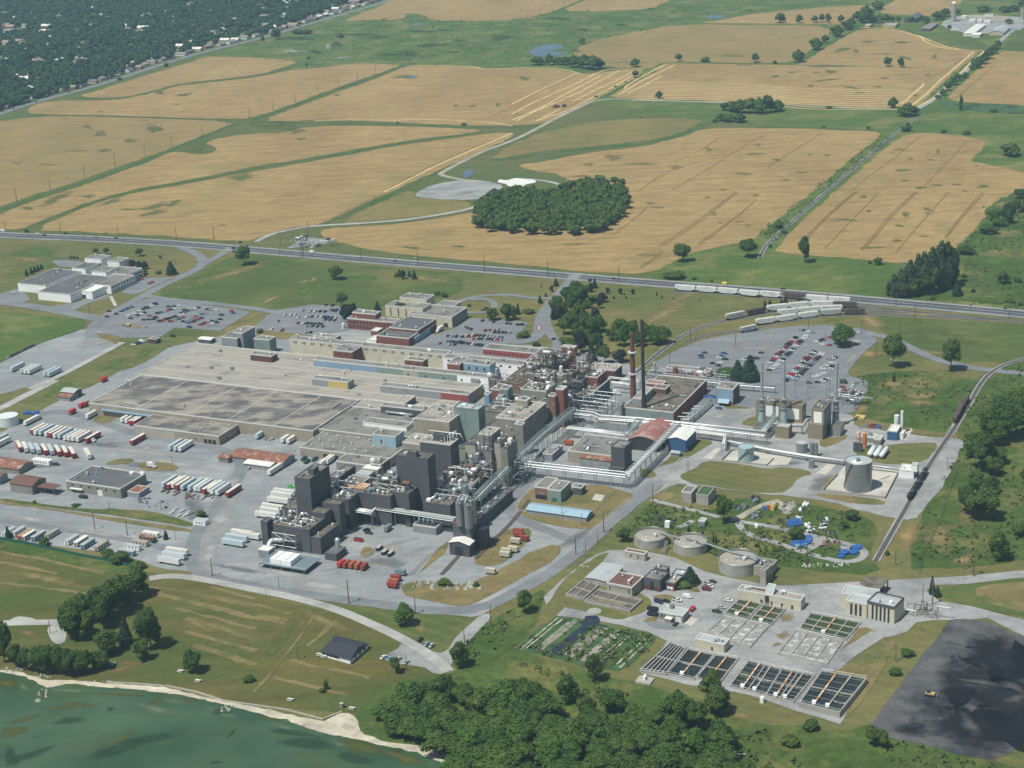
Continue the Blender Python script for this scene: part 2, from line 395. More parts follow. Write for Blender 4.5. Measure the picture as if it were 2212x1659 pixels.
blobs('grass_patch','d','345,200,14,6 335,280,22,10 215,289,18,8 280,304,26,5,-8 225,326,28,5,-8 188,273,12,4 430,318,30,11 520,383,46,11,-6 395,205,22,5,-5 580,268,60,12 620,275,50,12 728,205,14,3 985,228,10,3 1020,229,14,3 1075,226,10,6 877,166,40,7 1135,170,20,6 640,285,22,5,-10 650,300,18,4 230,504,10,4 240,435,32,8,-16 172,446,26,6,-16 335,445,44,8,-12 330,460,40,8,-8 375,440,30,8,-22 280,452,30,4 480,486,14,2 120,430,60,9,-20 60,450,24,6 190,424,24,6 950,590,34,7 990,532,20,4 890,535,40,5,4','p_green',4)
blobs('grass_patch','14','860,360,90,18 640,430,110,26,-14 1160,365,110,14 760,440,40,24 1000,465,120,10 1190,500,90,22,10 1440,490,40,24,-30 330,500,60,14 520,570,240,20 210,625,60,10 420,628,60,8 1010,675,60,16 1380,650,44,12 520,690,200,12,-6 720,755,120,14,8 950,748,54,12 540,620,70,30 370,740,50,14 800,800,60,14 1270,825,50,16 60,660,80,14','p_green',4)
blobs('grass_patch','14','290,1490,70,14 510,1340,50,14 360,1335,24,10 1140,1290,90,14 1470,1305,30,30 1400,1380,50,12 1230,1370,50,14 1160,1470,110,18 1320,1620,80,18 1180,1560,60,14 1460,1600,90,12 1860,1610,70,26 1800,1430,44,12 1700,1650,40,14 80,1380,60,14 160,1555,60,12 1630,1590,60,12','p_green',4)
blobs('grass_patch','24','830,40,60,20 1190,190,44,40,-20 1140,290,60,16 1390,180,60,20 870,165,40,18 1380,150,80,18,10 700,240,120,12,5 1350,380,80,12 1120,420,90,20 900,480,160,14 640,235,80,10','p_green',4)
blobs('grass_patch','23','1690,45,50,16 2100,30,60,16 1800,265,40,10 2040,290,40,16 1960,255,80,10 1740,190,60,20 1180,540,160,16 540,450,200,14 1250,130,90,14 1200,95,60,20','p_olive',4)
blobs('grass_patch','13','110,675,70,16 1420,1445,90,24 1110,1415,160,24 870,1360,110,40 660,1420,80,18 1700,1290,60,24 2100,1330,90,20 2120,1250,60,20 1830,1640,70,14 2000,1500,120,20 600,1520,120,20 1900,900,60,12 1900,480,160,20 2000,560,120,12','p_olive',4)
blobs('grass_patch','11','870,1150,70,40 1330,1110,90,60 760,1100,60,20 1390,803,60,18 1630,810,70,14 1400,1610,80,12 660,1300,200,12 400,1420,160,14 150,1410,60,14 870,965,60,10 1250,1040,60,10 1520,900,60,8 560,1020,40,6','p_olive',4)
blobs('bare_patch','12','1330,665,60,12 1560,125,50,12 740,498,120,16 1450,130,20,8 300,440,160,20 620,400,40,40','p_grey',4)
blobs('bare_patch','11','1365,1085,36,12 640,1300,10,4','p_grey',5)
blobs('dark_patch','12','1060,320,140,20 1500,390,140,30 1330,460,160,40 1750,350,90,18 2120,330,140,40 520,450,90,30 350,330,220,28 700,380,80,30 1180,470,200,16 1620,260,90,12 900,300,260,12 1700,450,100,12 1400,270,200,16','p_dark',3)
blobs('bright_patch','12','1170,500,200,30 1900,430,240,50 1700,390,160,26 900,420,160,26 1500,480,120,20 1730,220,80,22 1100,230,120,14 600,300,180,20','p_bright',2.6)
blobs('bright_patch','13','900,160,260,30 250,210,240,30 1600,60,300,20 640,200,200,20 500,330,180,20','p_bright',3)
blobs('dark_patch','13','400,160,160,20 950,215,110,16 620,255,100,14 560,440,60,20 1290,140,80,8 2050,90,90,10','p_dark',3)
blobs('bright_patch','24','1850,420,220,90 1950,600,200,90 1600,760,160,60 1900,900,240,40 1680,480,80,60','p_bright',3)
mb=MB()
for i in range(11):
    y=716+i*15;x0=1180-(i%3)*20-i*12
    pts=S('13',f'{x0},{y} {1500},{y-3+i*1.5} {1800},{y+5+i} {2211},{y+22}')+S('14',f'{200},{y+46+i*2} {500},{y+52+i*3} {760},{y+60+i*2} {1240-i*6},{y+62+i*2}')
    strip_mesh(mb,dens(smooth_pts(pts,False,1),25,False,.5),3.4,.24)
for a in ('12',):
    pass
for s in ('1410,560 1330,600 1200,660 1050,740 920,820','1320,560 1200,620 1050,700 960,770','1290,660 1150,730 1000,810','1040,620 900,700 760,760 640,820 520,880','930,610 780,690 600,790 420,870 200,960 30,1050','770,650 600,740 430,830 260,930 0,1040','720,640 540,730 340,820 150,900 0,990','550,640 400,710 220,790 80,860 0,900','600,640 450,600 300,585 0,585','1150,600 1000,600 830,600 700,640','1060,640 900,740 700,840 500,950 200,1050','420,940 220,1040'):
    strip_mesh(mb,dens(smooth_pts(S('13',s),False,2),20,False,.5),3.4,.24)
for s in ('1780,450 1620,580 1460,720 1340,840 1240,910','1870,440 1700,590 1560,740 1440,850 1290,920','1350,720 1270,800 1150,900','800,240 1100,250 1350,330 1330,350 1500,420 1780,440 1860,440','1100,290 1300,300 1460,380 1650,430'):
    strip_mesh(mb,dens(smooth_pts(S('14',s),False,2),20,False,.5),3.6,.24)
for s in ('1300,570 1500,565 1870,570 1950,600 2211,590','500,1045 900,1035 1230,1045 1300,1030 2000,1050 2211,1090','1110,1659 1500,1460 1700,1370 2211,1150'):
    strip_mesh(mb,dens(smooth_pts(S('12',s),False,2),20,False,.5),3.6,.24)
tag(mb.build('straw_rows','m_straw'),None,None,None,'structure')
mb=MB()
for k,s in (('12','1115,1640 1500,1440 1740,1330 2100,1190'),('12','1300,1050 1980,1040 2090,980 2211,930'),('13','80,865 300,760 550,650'),('22','560,270 750,180 1120,0'),
             ('23','1270,460 1500,320 1680,190 1930,0'),('23','1290,470 1520,330 1700,200 1950,0'),('23','1100,650 1270,540 1300,510'),('23','1110,660 1290,545'),('23','1160,130 1090,210 870,370'),('23','1600,450 1800,310 2000,170'),('23','1615,460 1820,315 2110,70'),
             ('24','330,385 480,230 640,90 750,0'),('24','345,395 500,230 655,90 770,0'),('24','815,510 930,380 1080,200 1290,0'),('24','800,500 915,370 1060,190 1270,0'),('24','1540,400 1650,250 1870,10'),('24','1525,395 1640,240 1850,0'),('24','490,490 740,230 960,0'),('24','1100,530 1300,290 1560,0'),
             ('13','1380,1640 1650,1490 1920,1310 2211,1150'),('13','1100,1650 1300,1500 1600,1400'),('13','1400,1400 1650,1290 1780,1190'),('14','0,1440 300,1250 470,1150'),('14','730,1640 900,1500 1130,1340 1300,1180'),('14','1340,1620 1560,1390 1720,1220'),('14','1610,860 1800,700 1960,560'),('14','1240,780 1330,720 1560,590 1750,470')):
    strip_mesh(mb,smooth_pts(S(k,s),False,1),1.6,.2)
tag(mb.build('wheel_tracks','m_furrow'),None,None,None,'structure')
for k,s in (('13','135,460 200,410 280,385 380,378 445,395 440,420 340,440 360,450 470,450 500,465 400,480 240,495 170,480'),('13','1665,160 1690,138 1760,128 1830,132 1840,150 1760,165'),('12','1800,1470 1890,1465 1860,1530 1775,1540'),
             ('12','1280,660 1340,652 1400,665 1340,678'),('12','1340,205 1400,198 1465,205 1400,218')):
    sheet('pond',S(k,s),'m_pond',5,1)
road('road',S('11','-300,1085 0,985 300,880 700,780 1000,690 1340,575 1750,450 2211,345')+S('12','400,225 800,110 1150,5 1400,-90'),13,'m_asphalt',5)
road('gravel_road',S('13','2211,895 1700,885 1300,870 900,850 700,870 600,920 400,1010 200,1120 0,1220')+S('12','1950,1310 1600,1490 1590,1510 1700,1540 1900,1570'),7,'m_dirtroad',5,2)
road('gravel_road',S('13','2000,888 2211,895')+S('14','500,930 1100,945 1310,930'),5,'m_dirtroad',5,1)
road('gravel_road',S('22','0,430 80,385 200,345 420,300 650,285 1000,265 1300,240 1600,195 1840,150 1950,100'),6.5,'m_gravel',5,2)
road('gravel_road',S('13','50,1545 180,1550 330,1570 430,1600 500,1640'),6,'m_gravel',5,2)
road('gravel_road',S('14','1290,940 1420,870 1500,790 1720,600 1890,470 2000,360 2100,270 2211,200'),8,'m_gravel_grey',5,1)
sheet('gravel_pit',S('22','1350,30 1450,-30 1560,-70 1780,-110 1950,-100 2150,-60 2100,30 1900,70 1500,60'),'m_gravel_grey',4,1,.8)
sheet('gravel_pad',S('12','2080,1575 2110,1550 2160,1562 2211,1538 2300,1548 2400,1552 2420,1578 2340,1590 2290,1615 2180,1606 2150,1588'),'m_paint',6,1,1)
HW=S('d','-140,500 0,508 225,517 400,528 553,541 803,563 1106,587 1356,608 1659,630 1934,654 2212,679 2400,698')
road('highway_verge',HW,23,'m_shoulder',5,1)
road('highway',HW,15.5,'m_highway',6,1)
mb=MB()
def offs(pts,d):
    out=[]
    for i in range(len(pts)):
        a=pts[max(i-1,0)];b=pts[min(i+1,len(pts)-1)];t=(b-a).normalized();out.append(pts[i]+Vector((-t.y,t.x,0))*d)
    return out
hs=smooth_pts(HW,False,1)
for d in (-7.2,7.2,0):strip_mesh(mb,offs(hs,d),.45,.44)
tag(mb.build('road_marking','m_paint'),None,None,None,'structure')
# ---------------- the works side of the highway ----------------
sheet('lawn',S('d','-200,510 0,514 225,523 553,547 803,569 1106,593 1356,614 1659,636 1934,660 2212,685 2450,706 2450,1700 900,1700 640,1560 420,1500 280,1484 150,1479 60,1455 0,1450 -200,1440'),'m_lawn',1)
sheet('lawn',S('d','-200,1180 0,1172 250,1215 320,1240 440,1252 560,1285 700,1320 800,1345 900,1390 960,1440 980,1500 900,1560 760,1540 640,1530 540,1525 400,1490 280,1478 150,1475 60,1450 0,1440 -200,1430'),'m_lawn_shore',2,1,.5)
sheet('lawn',S('d','330,630 400,600 520,545 560,552 700,562 800,575 1000,590 1000,640 860,650 740,690 720,715 640,668 560,668 500,660 380,652'),'m_lawn_green',2,1,.6)
sheet('lawn',S('d','1310,612 1450,620 1640,660 1700,690 1560,700 1480,720 1420,780 1380,790 1200,790 1200,700 1240,650 1290,612'),'m_lawn',2,1)
sheet('lawn',S('d','1880,680 2000,690 2212,700 2400,710 2400,770 2250,790 2130,780 2050,790 1960,740 1900,715'),'m_lawn_green',2,1,.6)
sheet('rough_grass',S('d','2450,770 2212,778 2150,795 2085,830 2075,900 2060,960 2040,1000 2010,1070 1980,1150 1950,1228 2000,1232 2212,1212 2450,1180'),'m_wild',2,1,1)
sheet('rough_grass',S('d','1835,815 1900,805 2070,798 2120,830 2050,925 2040,936 1980,930 1910,915 1860,917 1850,905 1880,850'),'m_wild',2,1,1)
sheet('rough_grass',S('d','960,1480 1040,1370 1100,1340 1160,1345 1120,1395 1106,1404 1300,1462 1400,1480 1600,1560 1830,1582 1880,1562 2150,1650 2450,1720 2450,1900 700,1900 720,1600 820,1480'),'m_wild',2,1,1)
sheet('rough_grass',S('d','1000,1380 1050,1345 1100,1320 1150,1285 1175,1270 1172,1300 1175,1325 1120,1385 1100,1402 1010,1440'),'m_wild',3,1,.6)
sheet('rough_grass',S('d','1340,1150 1385,1105 1400,1088 1480,1092 1500,1102 1560,1100 1600,1072 1700,1085 1800,1100 1880,1115 1895,1150 1880,1180 1890,1215 1900,1235 1850,1241 1700,1226 1600,1212 1520,1188 1450,1152 1380,1165'),'m_wild',3,1,.8)
sheet('rough_grass',S('24','1030,900 1200,820 1300,640 1500,500 1640,490 1900,240 1850,180 2000,50 2400,-100 2500,900 2211,1010 1800,950 1400,930'),'m_wild',2,1,1)
YARD='-160,960 0,940 45,903 90,882 150,852 205,832 290,785 345,757 400,742 500,722 520,700 620,690 860,700 1000,740 1190,748 1310,770 1390,800 1400,830 1500,850 1560,870 1580,905 1540,945 1500,962 1480,985 1420,1040 1330,1110 1295,1165 1255,1172 1225,1202 1180,1242 1120,1282 1070,1312 1030,1335 990,1332 900,1322 830,1308 700,1292 560,1277 440,1253 425,1237 340,1228 300,1208 200,1190 100,1178 0,1166 -160,1160'
sheet('yard',S('d',YARD),'m_yard',3,1,.4)
sheet('yard',S('d','1560,880 1840,890 1850,920 2000,945 2072,945 2085,957 2060,1000 2045,1040 2010,1085 1990,1110 1975,1125 1920,1118 1860,1105 1800,1085 1700,1072 1659,1068 1600,1062 1480,1045 1430,1050 1400,1040 1440,980 1540,900'),'m_gravel_grey',4,1,.5)
sheet('parking_lot',S('d','1395,825 1406,790 1456,757 1531,730 1659,712 1722,704 1784,702 1844,710 1884,727 1899,734 1871,757 1854,775 1829,807 1840,815 1878,822 1870,850 1840,905 1600,880 1400,850'),'m_asphalt',5,1,.2)
sheet('parking_lot',S('21','860,1120 960,1050 1200,935 1300,922 1700,965 2170,1035 1900,1200 1510,1172 1400,1245 1200,1260 1040,1260 760,1210 800,1150'),'m_asphalt',4)
sheet('parking_lot',S('22','-60,1110 110,1062 180,1022 480,972 700,985 930,1010 860,1180 780,1200 500,1250 -60,1200 '),'m_asphalt',4)
sheet('parking_lot',S('22','1300,1345 1560,1230 1700,1180 1840,1090 2211,1105 2350,1130 2270,1240 2240,1290 2200,1310 1960,1320 1940,1390'),'m_asphalt',4)
sheet('trailer_lot',S('21','700,1190 800,1180 1030,1270 1045,1320 400,1640 0,1750 -300,1700 -100,1560 0,1480 70,1440 340,1310'),'m_yard',4,0,.4)
sheet('verge',S('21','-400,960 0,1030 300,1060 600,1085 750,1100 720,1170 520,1250 340,1305 60,1445 0,1475 -200,1560 -500,1600'),'m_meadow',3,1,.5)
sheet('verge',S('21','1160,1350 1500,1300 1400,1380 1210,1500 900,1580 870,1640 620,1740 350,1890 300,1950 160,2010 0,1900 0,1880 480,1659 900,1450'),'m_lawn',5,1,.4)
blobs('grass_patch','21','1250,1390,150,50,-25 1000,1480,160,36,-25 500,1700,200,40,-25','p_bright',6)
sheet('verge',S('21','1905,1200 2180,1045 2320,1060 2230,1140 2100,1190 2000,1230'),'m_dry',5,1,.3)
sheet('verge',S('21','1420,1243 1510,1182 1900,1212 1850,1243'),'m_lawn_green',5,1,.3)
sheet('verge',S('22','0,1190 300,1215 540,1250 300,1275 0,1260'),'m_dry',5,1,.3)
sheet('verge',S('21','750,1215 850,1215 1030,1245 1045,1275 1030,1320 1000,1330 960,1290 760,1230'),'m_dry',5,1,.3)
RD='m_asphalt'
road('road',S('21','1560,480 1700,530 1760,590 1740,650 1600,720 1400,810 1200,920 1050,1000 900,1080 800,1160 780,1230 800,1260'),10,RD,6)
road('road',S('21','1990,480 1900,550 1780,610 1640,700 1480,770'),9,RD,6.2)
road('road',S('21','-300,920 0,950 300,990 600,1045 760,1080 860,1100'),14,RD,5.6)
road('road',S('21','1230,890 1400,925 1800,960 2211,1010')+S('22','180,1040 300,1080'),9,RD,5.8)
road('road',S('23','560,700 500,780 400,900 320,980 260,1070 245,1160 230,1240 150,1290 0,1300'),11,RD,6)
road('road',S('23','300,1000 290,1120 330,1230 400,1300 390,1350'),8,RD,5.8)
road('road',S('22','1760,1040 1700,1000 1780,930 1950,895 2211,885')+S('23','100,910 300,925 380,900'),6.5,RD,6.4)
road('road',S('22','1720,1030 1800,1040 1960,1045 2060,1010 2060,950 1980,920 1850,930'),6,RD,5.6)
road('road',S('24','740,1180 900,1230 1050,1260 1200,1330 1400,1430 1650,1500 1900,1540 2211,1570 2500,1600'),9,RD,6)
road('road',S('21','250,1700 500,1600 800,1440 1060,1300'),6,'m_gravel',6,1)
road('road',S('31','-300,330 0,215 200,110 480,-30'),8,'m_gravel',6,1)
sheet('paving',S('21','445,590 560,585 730,605 640,655 500,640'),RD,3)
sheet('paving',S('21','1050,870 1120,800 1200,745 1500,735 1380,790 1170,885'),RD,3)
sheet('paving',S('21','380,1000 620,960 900,880 960,905 760,960 600,1040'),RD,3)
sheet('paving',S('21','-100,920 0,880 140,835 230,880 260,930 200,950'),RD,3)
road('walkway',S('21','955,900 1000,985'),3,'m_concrete',5,0)
for s,w in (('425,1240 560,1270 700,1290 830,1307 940,1322 1040,1316 1110,1283 1200,1232 1265,1178 1330,1118 1420,1045 1500,962',9),('440,1250 412,1215 418,1160 455,1110 500,1050 530,1005 500,975 400,958 300,940 200,905 120,885 60,905',9),('1265,1178 1190,1150 1120,1120 1090,1100 1130,1050 1170,1020',8),('500,975 560,985 640,975',7),('0,1125 150,1145 300,1170 400,1195',7)):road('yard_lane',S('d',s),w,'m_asphalt',3.6,2,.25)
mb=MB()
for k,s in (('32','700,1640 760,1560 900,1500 1100,1400 1400,1330'),('32','400,1640 700,1600 1000,1500'),('32','900,1640 1150,1540 1350,1450 1500,1400'),('31','900,480 1100,560 1500,640 1800,660'),('31','0,560 300,540 700,500 1000,470'),('31','2000,1150 1800,1300 1760,1450'),('31','1300,560 1200,640 1330,700'),('33','620,1330 860,1120 1150,880 1500,620'),('33','660,1340 900,1130 1190,890 1540,630'),('c','350,1400 700,1300 1000,1200'),('34','460,600 620,560 740,480 850,400'),('34','470,620 640,575 760,495')):
    p=smooth_pts(S(k,s),False,2);[strip_mesh(mb,dens(offs(p,d),4,False),.5,.3,False,.12) for d in (-1,1)]
tag(mb.build('tyre_tracks','m_gravel_grey'),None,None,None,'structure')
for k,s,mt in (('d','903,1240 963,1165 970,1190 925,1225','m_dry'),('d','1015,1215 1050,1172 1075,1154 1106,1142 1140,1140 1152,1152 1130,1182 1090,1215 1060,1227','m_dry'),
                 ('d','866,1275 870,1262 915,1254 960,1262 1010,1262 1060,1240 1110,1213 1155,1190 1190,1177 1207,1178 1212,1186 1205,1202 1180,1222 1106,1260 1060,1287 1020,1308 990,1312 930,1300 880,1290','m_dry'),
                 ('d','1113,1105 1130,1072 1155,1052 1250,1058 1280,1045 1365,1065 1372,1076 1330,1102 1290,1135 1275,1143 1255,1144 1210,1139 1145,1123','m_dry'),
                 ('d','1413,1072 1435,1062 1457,1068 1452,1080 1430,1084','m_dry'),('d','1376,1020 1395,1010 1420,1022 1415,1032 1390,1035','m_dry'),
                 ('31','900,690 1000,650 1170,650 1150,680 950,705','m_dry'),('31','1210,680 1300,668 1500,690 1565,740 1300,757 1200,720','m_dry'),('31','790,310 900,250 1050,270 930,340 880,347','m_dry'),
                 ('32','905,1460 930,1410 1000,1410 1030,1440 1010,1480 960,1500 920,1495','m_dry'),
                 ('33','1430,790 1560,745 1660,655 1900,680 2211,735 2330,720 2560,745 2600,780 2480,800 2380,930 2211,950 1760,895 1500,850','m_lawn'),
                 ('34','390,965 450,935 1010,1000 1025,1030 980,1052 600,1012','m_dry'),('34','480,900 470,860 530,800 590,790 540,860','m_dry'),
                 ('34','730,590 900,690 1350,700 1490,510 1330,505 1000,530 740,560','m_lawn'),('34','450,470 620,460 700,430 660,490 560,520 460,560','m_dry'),
                 ('34','720,340 800,300 960,320 1290,400 1530,420 1510,445 1290,440 1200,400 900,390 800,380','m_dry'),
                 ('33','1250,720 1400,600 1600,470 1760,500 1650,560 1500,650 1290,710','m_lawn'),
                 ('33','850,1420 480,1640 300,1900 200,2100 330,2060 480,1900 560,1720 780,1560','m_lawn'),
                 ('33','1960,340 2100,270 2211,300 2211,380 2080,370','m_lawn'),
                 ('31','0,1010 200,1030 500,1080 800,1130 1100,1170 1400,1215 1660,1255 1640,1285 1400,1250 1100,1210 800,1150 400,1080 0,1040','m_dry')):
    sheet('grass_island',S(k,s),mt,5.5,1,.4,5)
sheet('verge',S('31','0,985 250,1020 500,1055 800,1085 1000,1080 1300,1100 1450,1140 1660,1190 1660,1245 1400,1200 1000,1140 600,1090 0,1010'),'m_wild',6,1,.5)
sheet('verge',S('31','-200,1330 0,1345 300,1390 700,1480 1000,1550 1150,1600 1000,1640 600,1560 200,1470 -200,1400'),'m_wild',4,1,.5)
road('gravel_road',S('41','1290,25 1420,5 1560,5 1800,40 2211,125')+S('42','300,180 700,290 1000,420 1200,510 1400,620 1600,760 1660,830'),6.5,'m_gravel',5,2)
sheet('gravel_apron',S('42','1090,700 1270,600 1250,540 1350,560 1560,680 1660,650 1700,560 1850,420 1960,330 2060,330 1900,500 1740,680 1690,760 1640,850 1560,860 1430,780 1160,760'),'m_gravel_grey',4.5,1,.3)
road('gravel_road',S('41','-200,420 0,410 250,405 540,400 700,380'),6.5,'m_gravel',4,1)
sheet('gravel_apron',S('41','400,450 470,420 560,410 580,560 500,600 440,560'),'m_gravel',4.2,1)
sheet('gravel_apron',S('41','85,380 150,350 220,355 310,375 300,385 90,392'),'m_gravel',4.4,1)
SH='-900,700 -300,790 0,840 180,862 300,912 390,972 450,962 600,932 820,960 1050,975 1250,992 1420,1018 1600,1032 1800,1090 1930,1112 2211,1188'
SH2='250,1245 430,1312 620,1372 880,1412 1000,1452 1200,1482 1500,1572 1700,1665 1900,1760'
shore=smooth_pts(S('41',SH)+S('42',SH2),False,2)
inner=S('41','-900,650 -300,750 0,812 150,828 300,872 430,905 700,908 900,925 1420,965 1900,1078 2211,1135')+S('42','300,1205 580,1262 740,1185 800,1190 870,1230 900,1340 1000,1400 1180,1445 1350,1460 1600,1520 1760,1620 2000,1660 2200,1760')
sheet('beach',list(shore)+[p for p in reversed(inner)],'m_sand',4,0,.5,4)
wp=[G(-1500,1700),G(-1500,1450),G(-700,1400)]
sheet('lake',dens(shore,5,False,.45)+[Vector((400,380,0)),Vector((400,-350,0)),Vector((-4000,-350,0)),Vector((-4000,1100,0))],'m_water',4.6)
blobs('shallows','41','600,990,300,30,2 1000,1010,300,34,3 1500,1080,260,40,12 1900,1180,240,40,16 1350,1150,400,60,12 200,960,120,40,30','p_shallow',5.2)
blobs('shallows','42','300,1330,300,34,16 800,1470,300,34,12 1250,1560,260,30,18','p_shallow',5.2)
blobs('shallows','41','700,1110,220,50,4 560,1140,200,30,-4 200,1240,260,30,-14 100,1350,200,80,-10 1340,1080,120,40,-20 1650,1075,120,30,8 1000,1020,300,24,2 380,1030,60,60 60,930,200,60,5 1000,1420,260,24,-20','p_weed',5.4)
blobs('deeps','41','300,1530,300,50,-20 1000,1500,340,60,-12 950,1150,60,30 2000,1360,80,24,-40 90,1560,90,110 1870,1610,80,20 1300,1400,400,30,-8 1920,1170,120,50 600,1250,260,40,-10','p_deep',5.6)
blobs('shallows','42','900,1470,300,60,14 1300,1580,300,60,16 100,1230,200,24,14','p_weed',5.4)
blobs('deeps','42','450,1450,360,60,8 850,1580,200,60,6 300,1350,240,40,8','p_deep',5.6)
sheet('works_paving',S('d','1225,1244 1250,1222 1290,1197 1320,1188 1380,1190 1460,1205 1520,1235 1560,1245 1659,1265 1700,1265 1830,1258 1900,1255 2080,1245 2212,1232 2450,1212 2450,1236 2212,1252 2100,1262 2020,1265 2000,1275 2030,1300 2100,1310 2212,1340 2450,1400 2450,1460 2212,1375 2130,1335 2080,1340 2010,1340 1980,1345 1960,1365 1900,1380 1860,1400 1830,1420 1795,1455 1875,1475 1815,1565 1710,1532 1620,1502 1480,1478 1385,1455 1420,1420 1440,1385 1400,1365 1310,1345 1250,1335 1200,1330 1180,1315 1175,1290'),'m_gravel_grey',4,0,.3)
for k,s,mt in (('d','1201,1294 1203,1276 1230,1255 1256,1244 1300,1238 1400,1290 1410,1305 1400,1320 1370,1330 1340,1340 1300,1332 1265,1322 1211,1311','m_lawn'),
                 ('44','800,430 960,490 860,560 650,680 530,790 490,760 640,640 720,540','m_dry'),('44','520,860 700,760 850,640 1000,560 1110,540 1040,700 960,860 830,1080 640,1270 720,1100 850,930','m_dry'),
                 ('43','1500,130 1640,150 1590,100 1650,50 1560,20 1500,60','m_dry'),('43','1190,180 1300,160 1420,180 1400,215 1300,210','m_dry'),
                 ('43','1130,400 1170,360 1260,350 1260,390 1180,400','m_dry')):
    sheet('grass_island',S(k,s),mt,5.5,1,.3,5)
sheet('paving',S('43','1140,400 1270,390 1400,430 1500,430 1480,460 1350,470 1200,445'),'m_asphalt',5.2,1)
sheet('paving',S('43','1480,410 1540,355 1615,375 1550,432'),'m_concrete',5.2,0)
sheet('paving',S('43','645,300 700,275 780,290 760,335 650,325'),'m_gravel',6.2,1)
blobs('rust_patch','44','150,360,110,50 120,520,90,60 80,590,60,30','p_brown',5)
road('gravel_road',S('44','960,500 800,600 650,700 540,800'),9,'m_gravel_grey',6,1)
sheet('ash_ground',S('44','850,1340 960,1180 1100,1000 1250,800 1400,620 1490,480 1560,390 1640,370 1900,400 2211,530 2600,640 2700,1400 2300,1400 1990,1590 1700,1570 1400,1480 1150,1430 1000,1380'),'m_coal_edge',4.8,1,.6)
blobs('coal_bed','44','1900,690,460,290,18 2350,760,400,300,10 1750,1290,620,340,12 1250,1330,260,90,5 2150,1250,360,260,-20 1850,1050,300,100,0 1600,900,200,300,15 2000,1000,500,500,0','p_coal',5.4)
blobs('coal_bed','44','2000,720,360,210,18 1750,1330,520,230,12','p_coal',5.8)
blobs('ash_streak','44','1850,920,400,26,8 1620,590,120,24,10 2130,960,200,60,25 1750,1290,180,90,50 2150,1050,160,50,-20','p_ash',6.2)
sheet('brown_field',S('44','1460,120 1700,70 2211,15 2600,-20 2700,500 2211,350 2000,330 1650,230 1500,190'),'m_lawn_green',5,1,.5)
sheet('brown_field',S('44','1790,90 2211,50 2600,20 2650,400 2211,310 2000,270 1800,180'),'m_dry',5.6,1,.5)
sheet('reed_bed',S('43','20,635 150,530 380,345 640,390 900,450 1250,520 1230,570 1050,750 920,830 640,790 300,700'),'m_reed',5,0,.4)
ground_mat('m_bed',(.42,.40,.31),(.30,.30,.2),.2,(.12,.16,.06),.3,(.5,.6),.5)
ground_mat('m_bedsoil',(.24,.22,.19),(.28,.26,.22),.15,(.09,.13,.05),.12,(.48,.62),.5)
blobs('reed_patch','43','900,700,200,40,-45 1080,600,120,50,-40 560,480,60,20,-45 200,560,200,20,-42 470,640,60,40 800,480,80,20','p_bright',5.4)
mb=MB();mb2=MB();mb3=MB()
for a,b,w,q in (((75,640),(400,365),1.0,mb),((100,650),(440,375),1.0,mb),((230,650),(560,385),3.2,mb2),((260,600),(500,400),2.2,mb2),((360,680),(670,420),6.5,mb3),((480,700),(790,450),6,mb2),((610,740),(930,470),4,mb2),((640,750),(960,480),1,mb),((800,720),(1010,530),.9,mb),((780,690),(940,560),.8,mb),((900,770),(1150,550),1.0,mb),((930,800),(1170,580),1.0,mb)):
    pts=[G(*D('43',*a)),G(*D('43',*b))]
    strip_mesh(q,dens(pts,2.5,False),w,.34 if q is mb3 else (.41 if q is mb2 else .48),False,.12)
tag(mb.build('bed_stripe','m_bed'),None,None,None,'structure')
tag(mb2.build('gravel_stripe','m_bedsoil'),None,None,None,'structure')
ground_mat('m_tar',(.02,.03,.05),(.03,.04,.06),.1,fine=.2,rough=.5)
tag(mb3.build('asphalt_strip','m_tar'),None,None,None,'structure')
sheet('asphalt_strip',S('43','600,470 625,380 640,345 750,345 755,415 690,420 670,480'),'m_tar',6.6,1,.4)
blobs('yard_streak','d','480,1130,50,60,40 450,1200,60,30,-60 380,1000,120,12,8 300,975,140,10,8 150,925,100,14,10 500,1060,30,60,20 700,1265,140,12,8 620,1240,80,10,10 1330,1060,60,10,-40 1420,985,50,9,-40 1000,1200,60,14,-40 1150,1150,60,10,20 60,1120,90,10,8 200,1150,120,8,8','p_pale',4.6)
blobs('yard_stain','d','560,985,60,14,5 330,1010,90,10,8 230,960,60,10 520,1230,70,8,8 1560,1120,1,1 1780,1040,50,20,-20 1700,1000,40,10 1240,1165,60,12,-30 840,1215,60,16 420,1100,40,30,60 100,1005,60,8','p_tarmac',4.7)
blobs('straw_patch','d','100,1250,120,16,10 250,1200,60,10,20 500,1300,90,12,14 430,1350,60,10,20 700,1340,120,12,20 900,1350,60,16,30 500,590,120,10,-14 900,600,160,8,6 1430,680,120,24,-30 1480,640,120,10,-25 1350,730,40,14 2000,760,80,8,6 1930,830,60,20 1990,870,50,14 2100,1100,40,60,20 2030,1160,60,40 1950,1540,40,16 1600,1545,60,10,10 150,590,140,14,5 60,560,60,10','p_hay',4.8)
blobs('bare_patch','41','1700,330,60,14,14 1050,800,200,40,-10 250,500,120,50 1850,1030,200,24,18 1100,750,120,30','p_brown',4)
mb=MB()
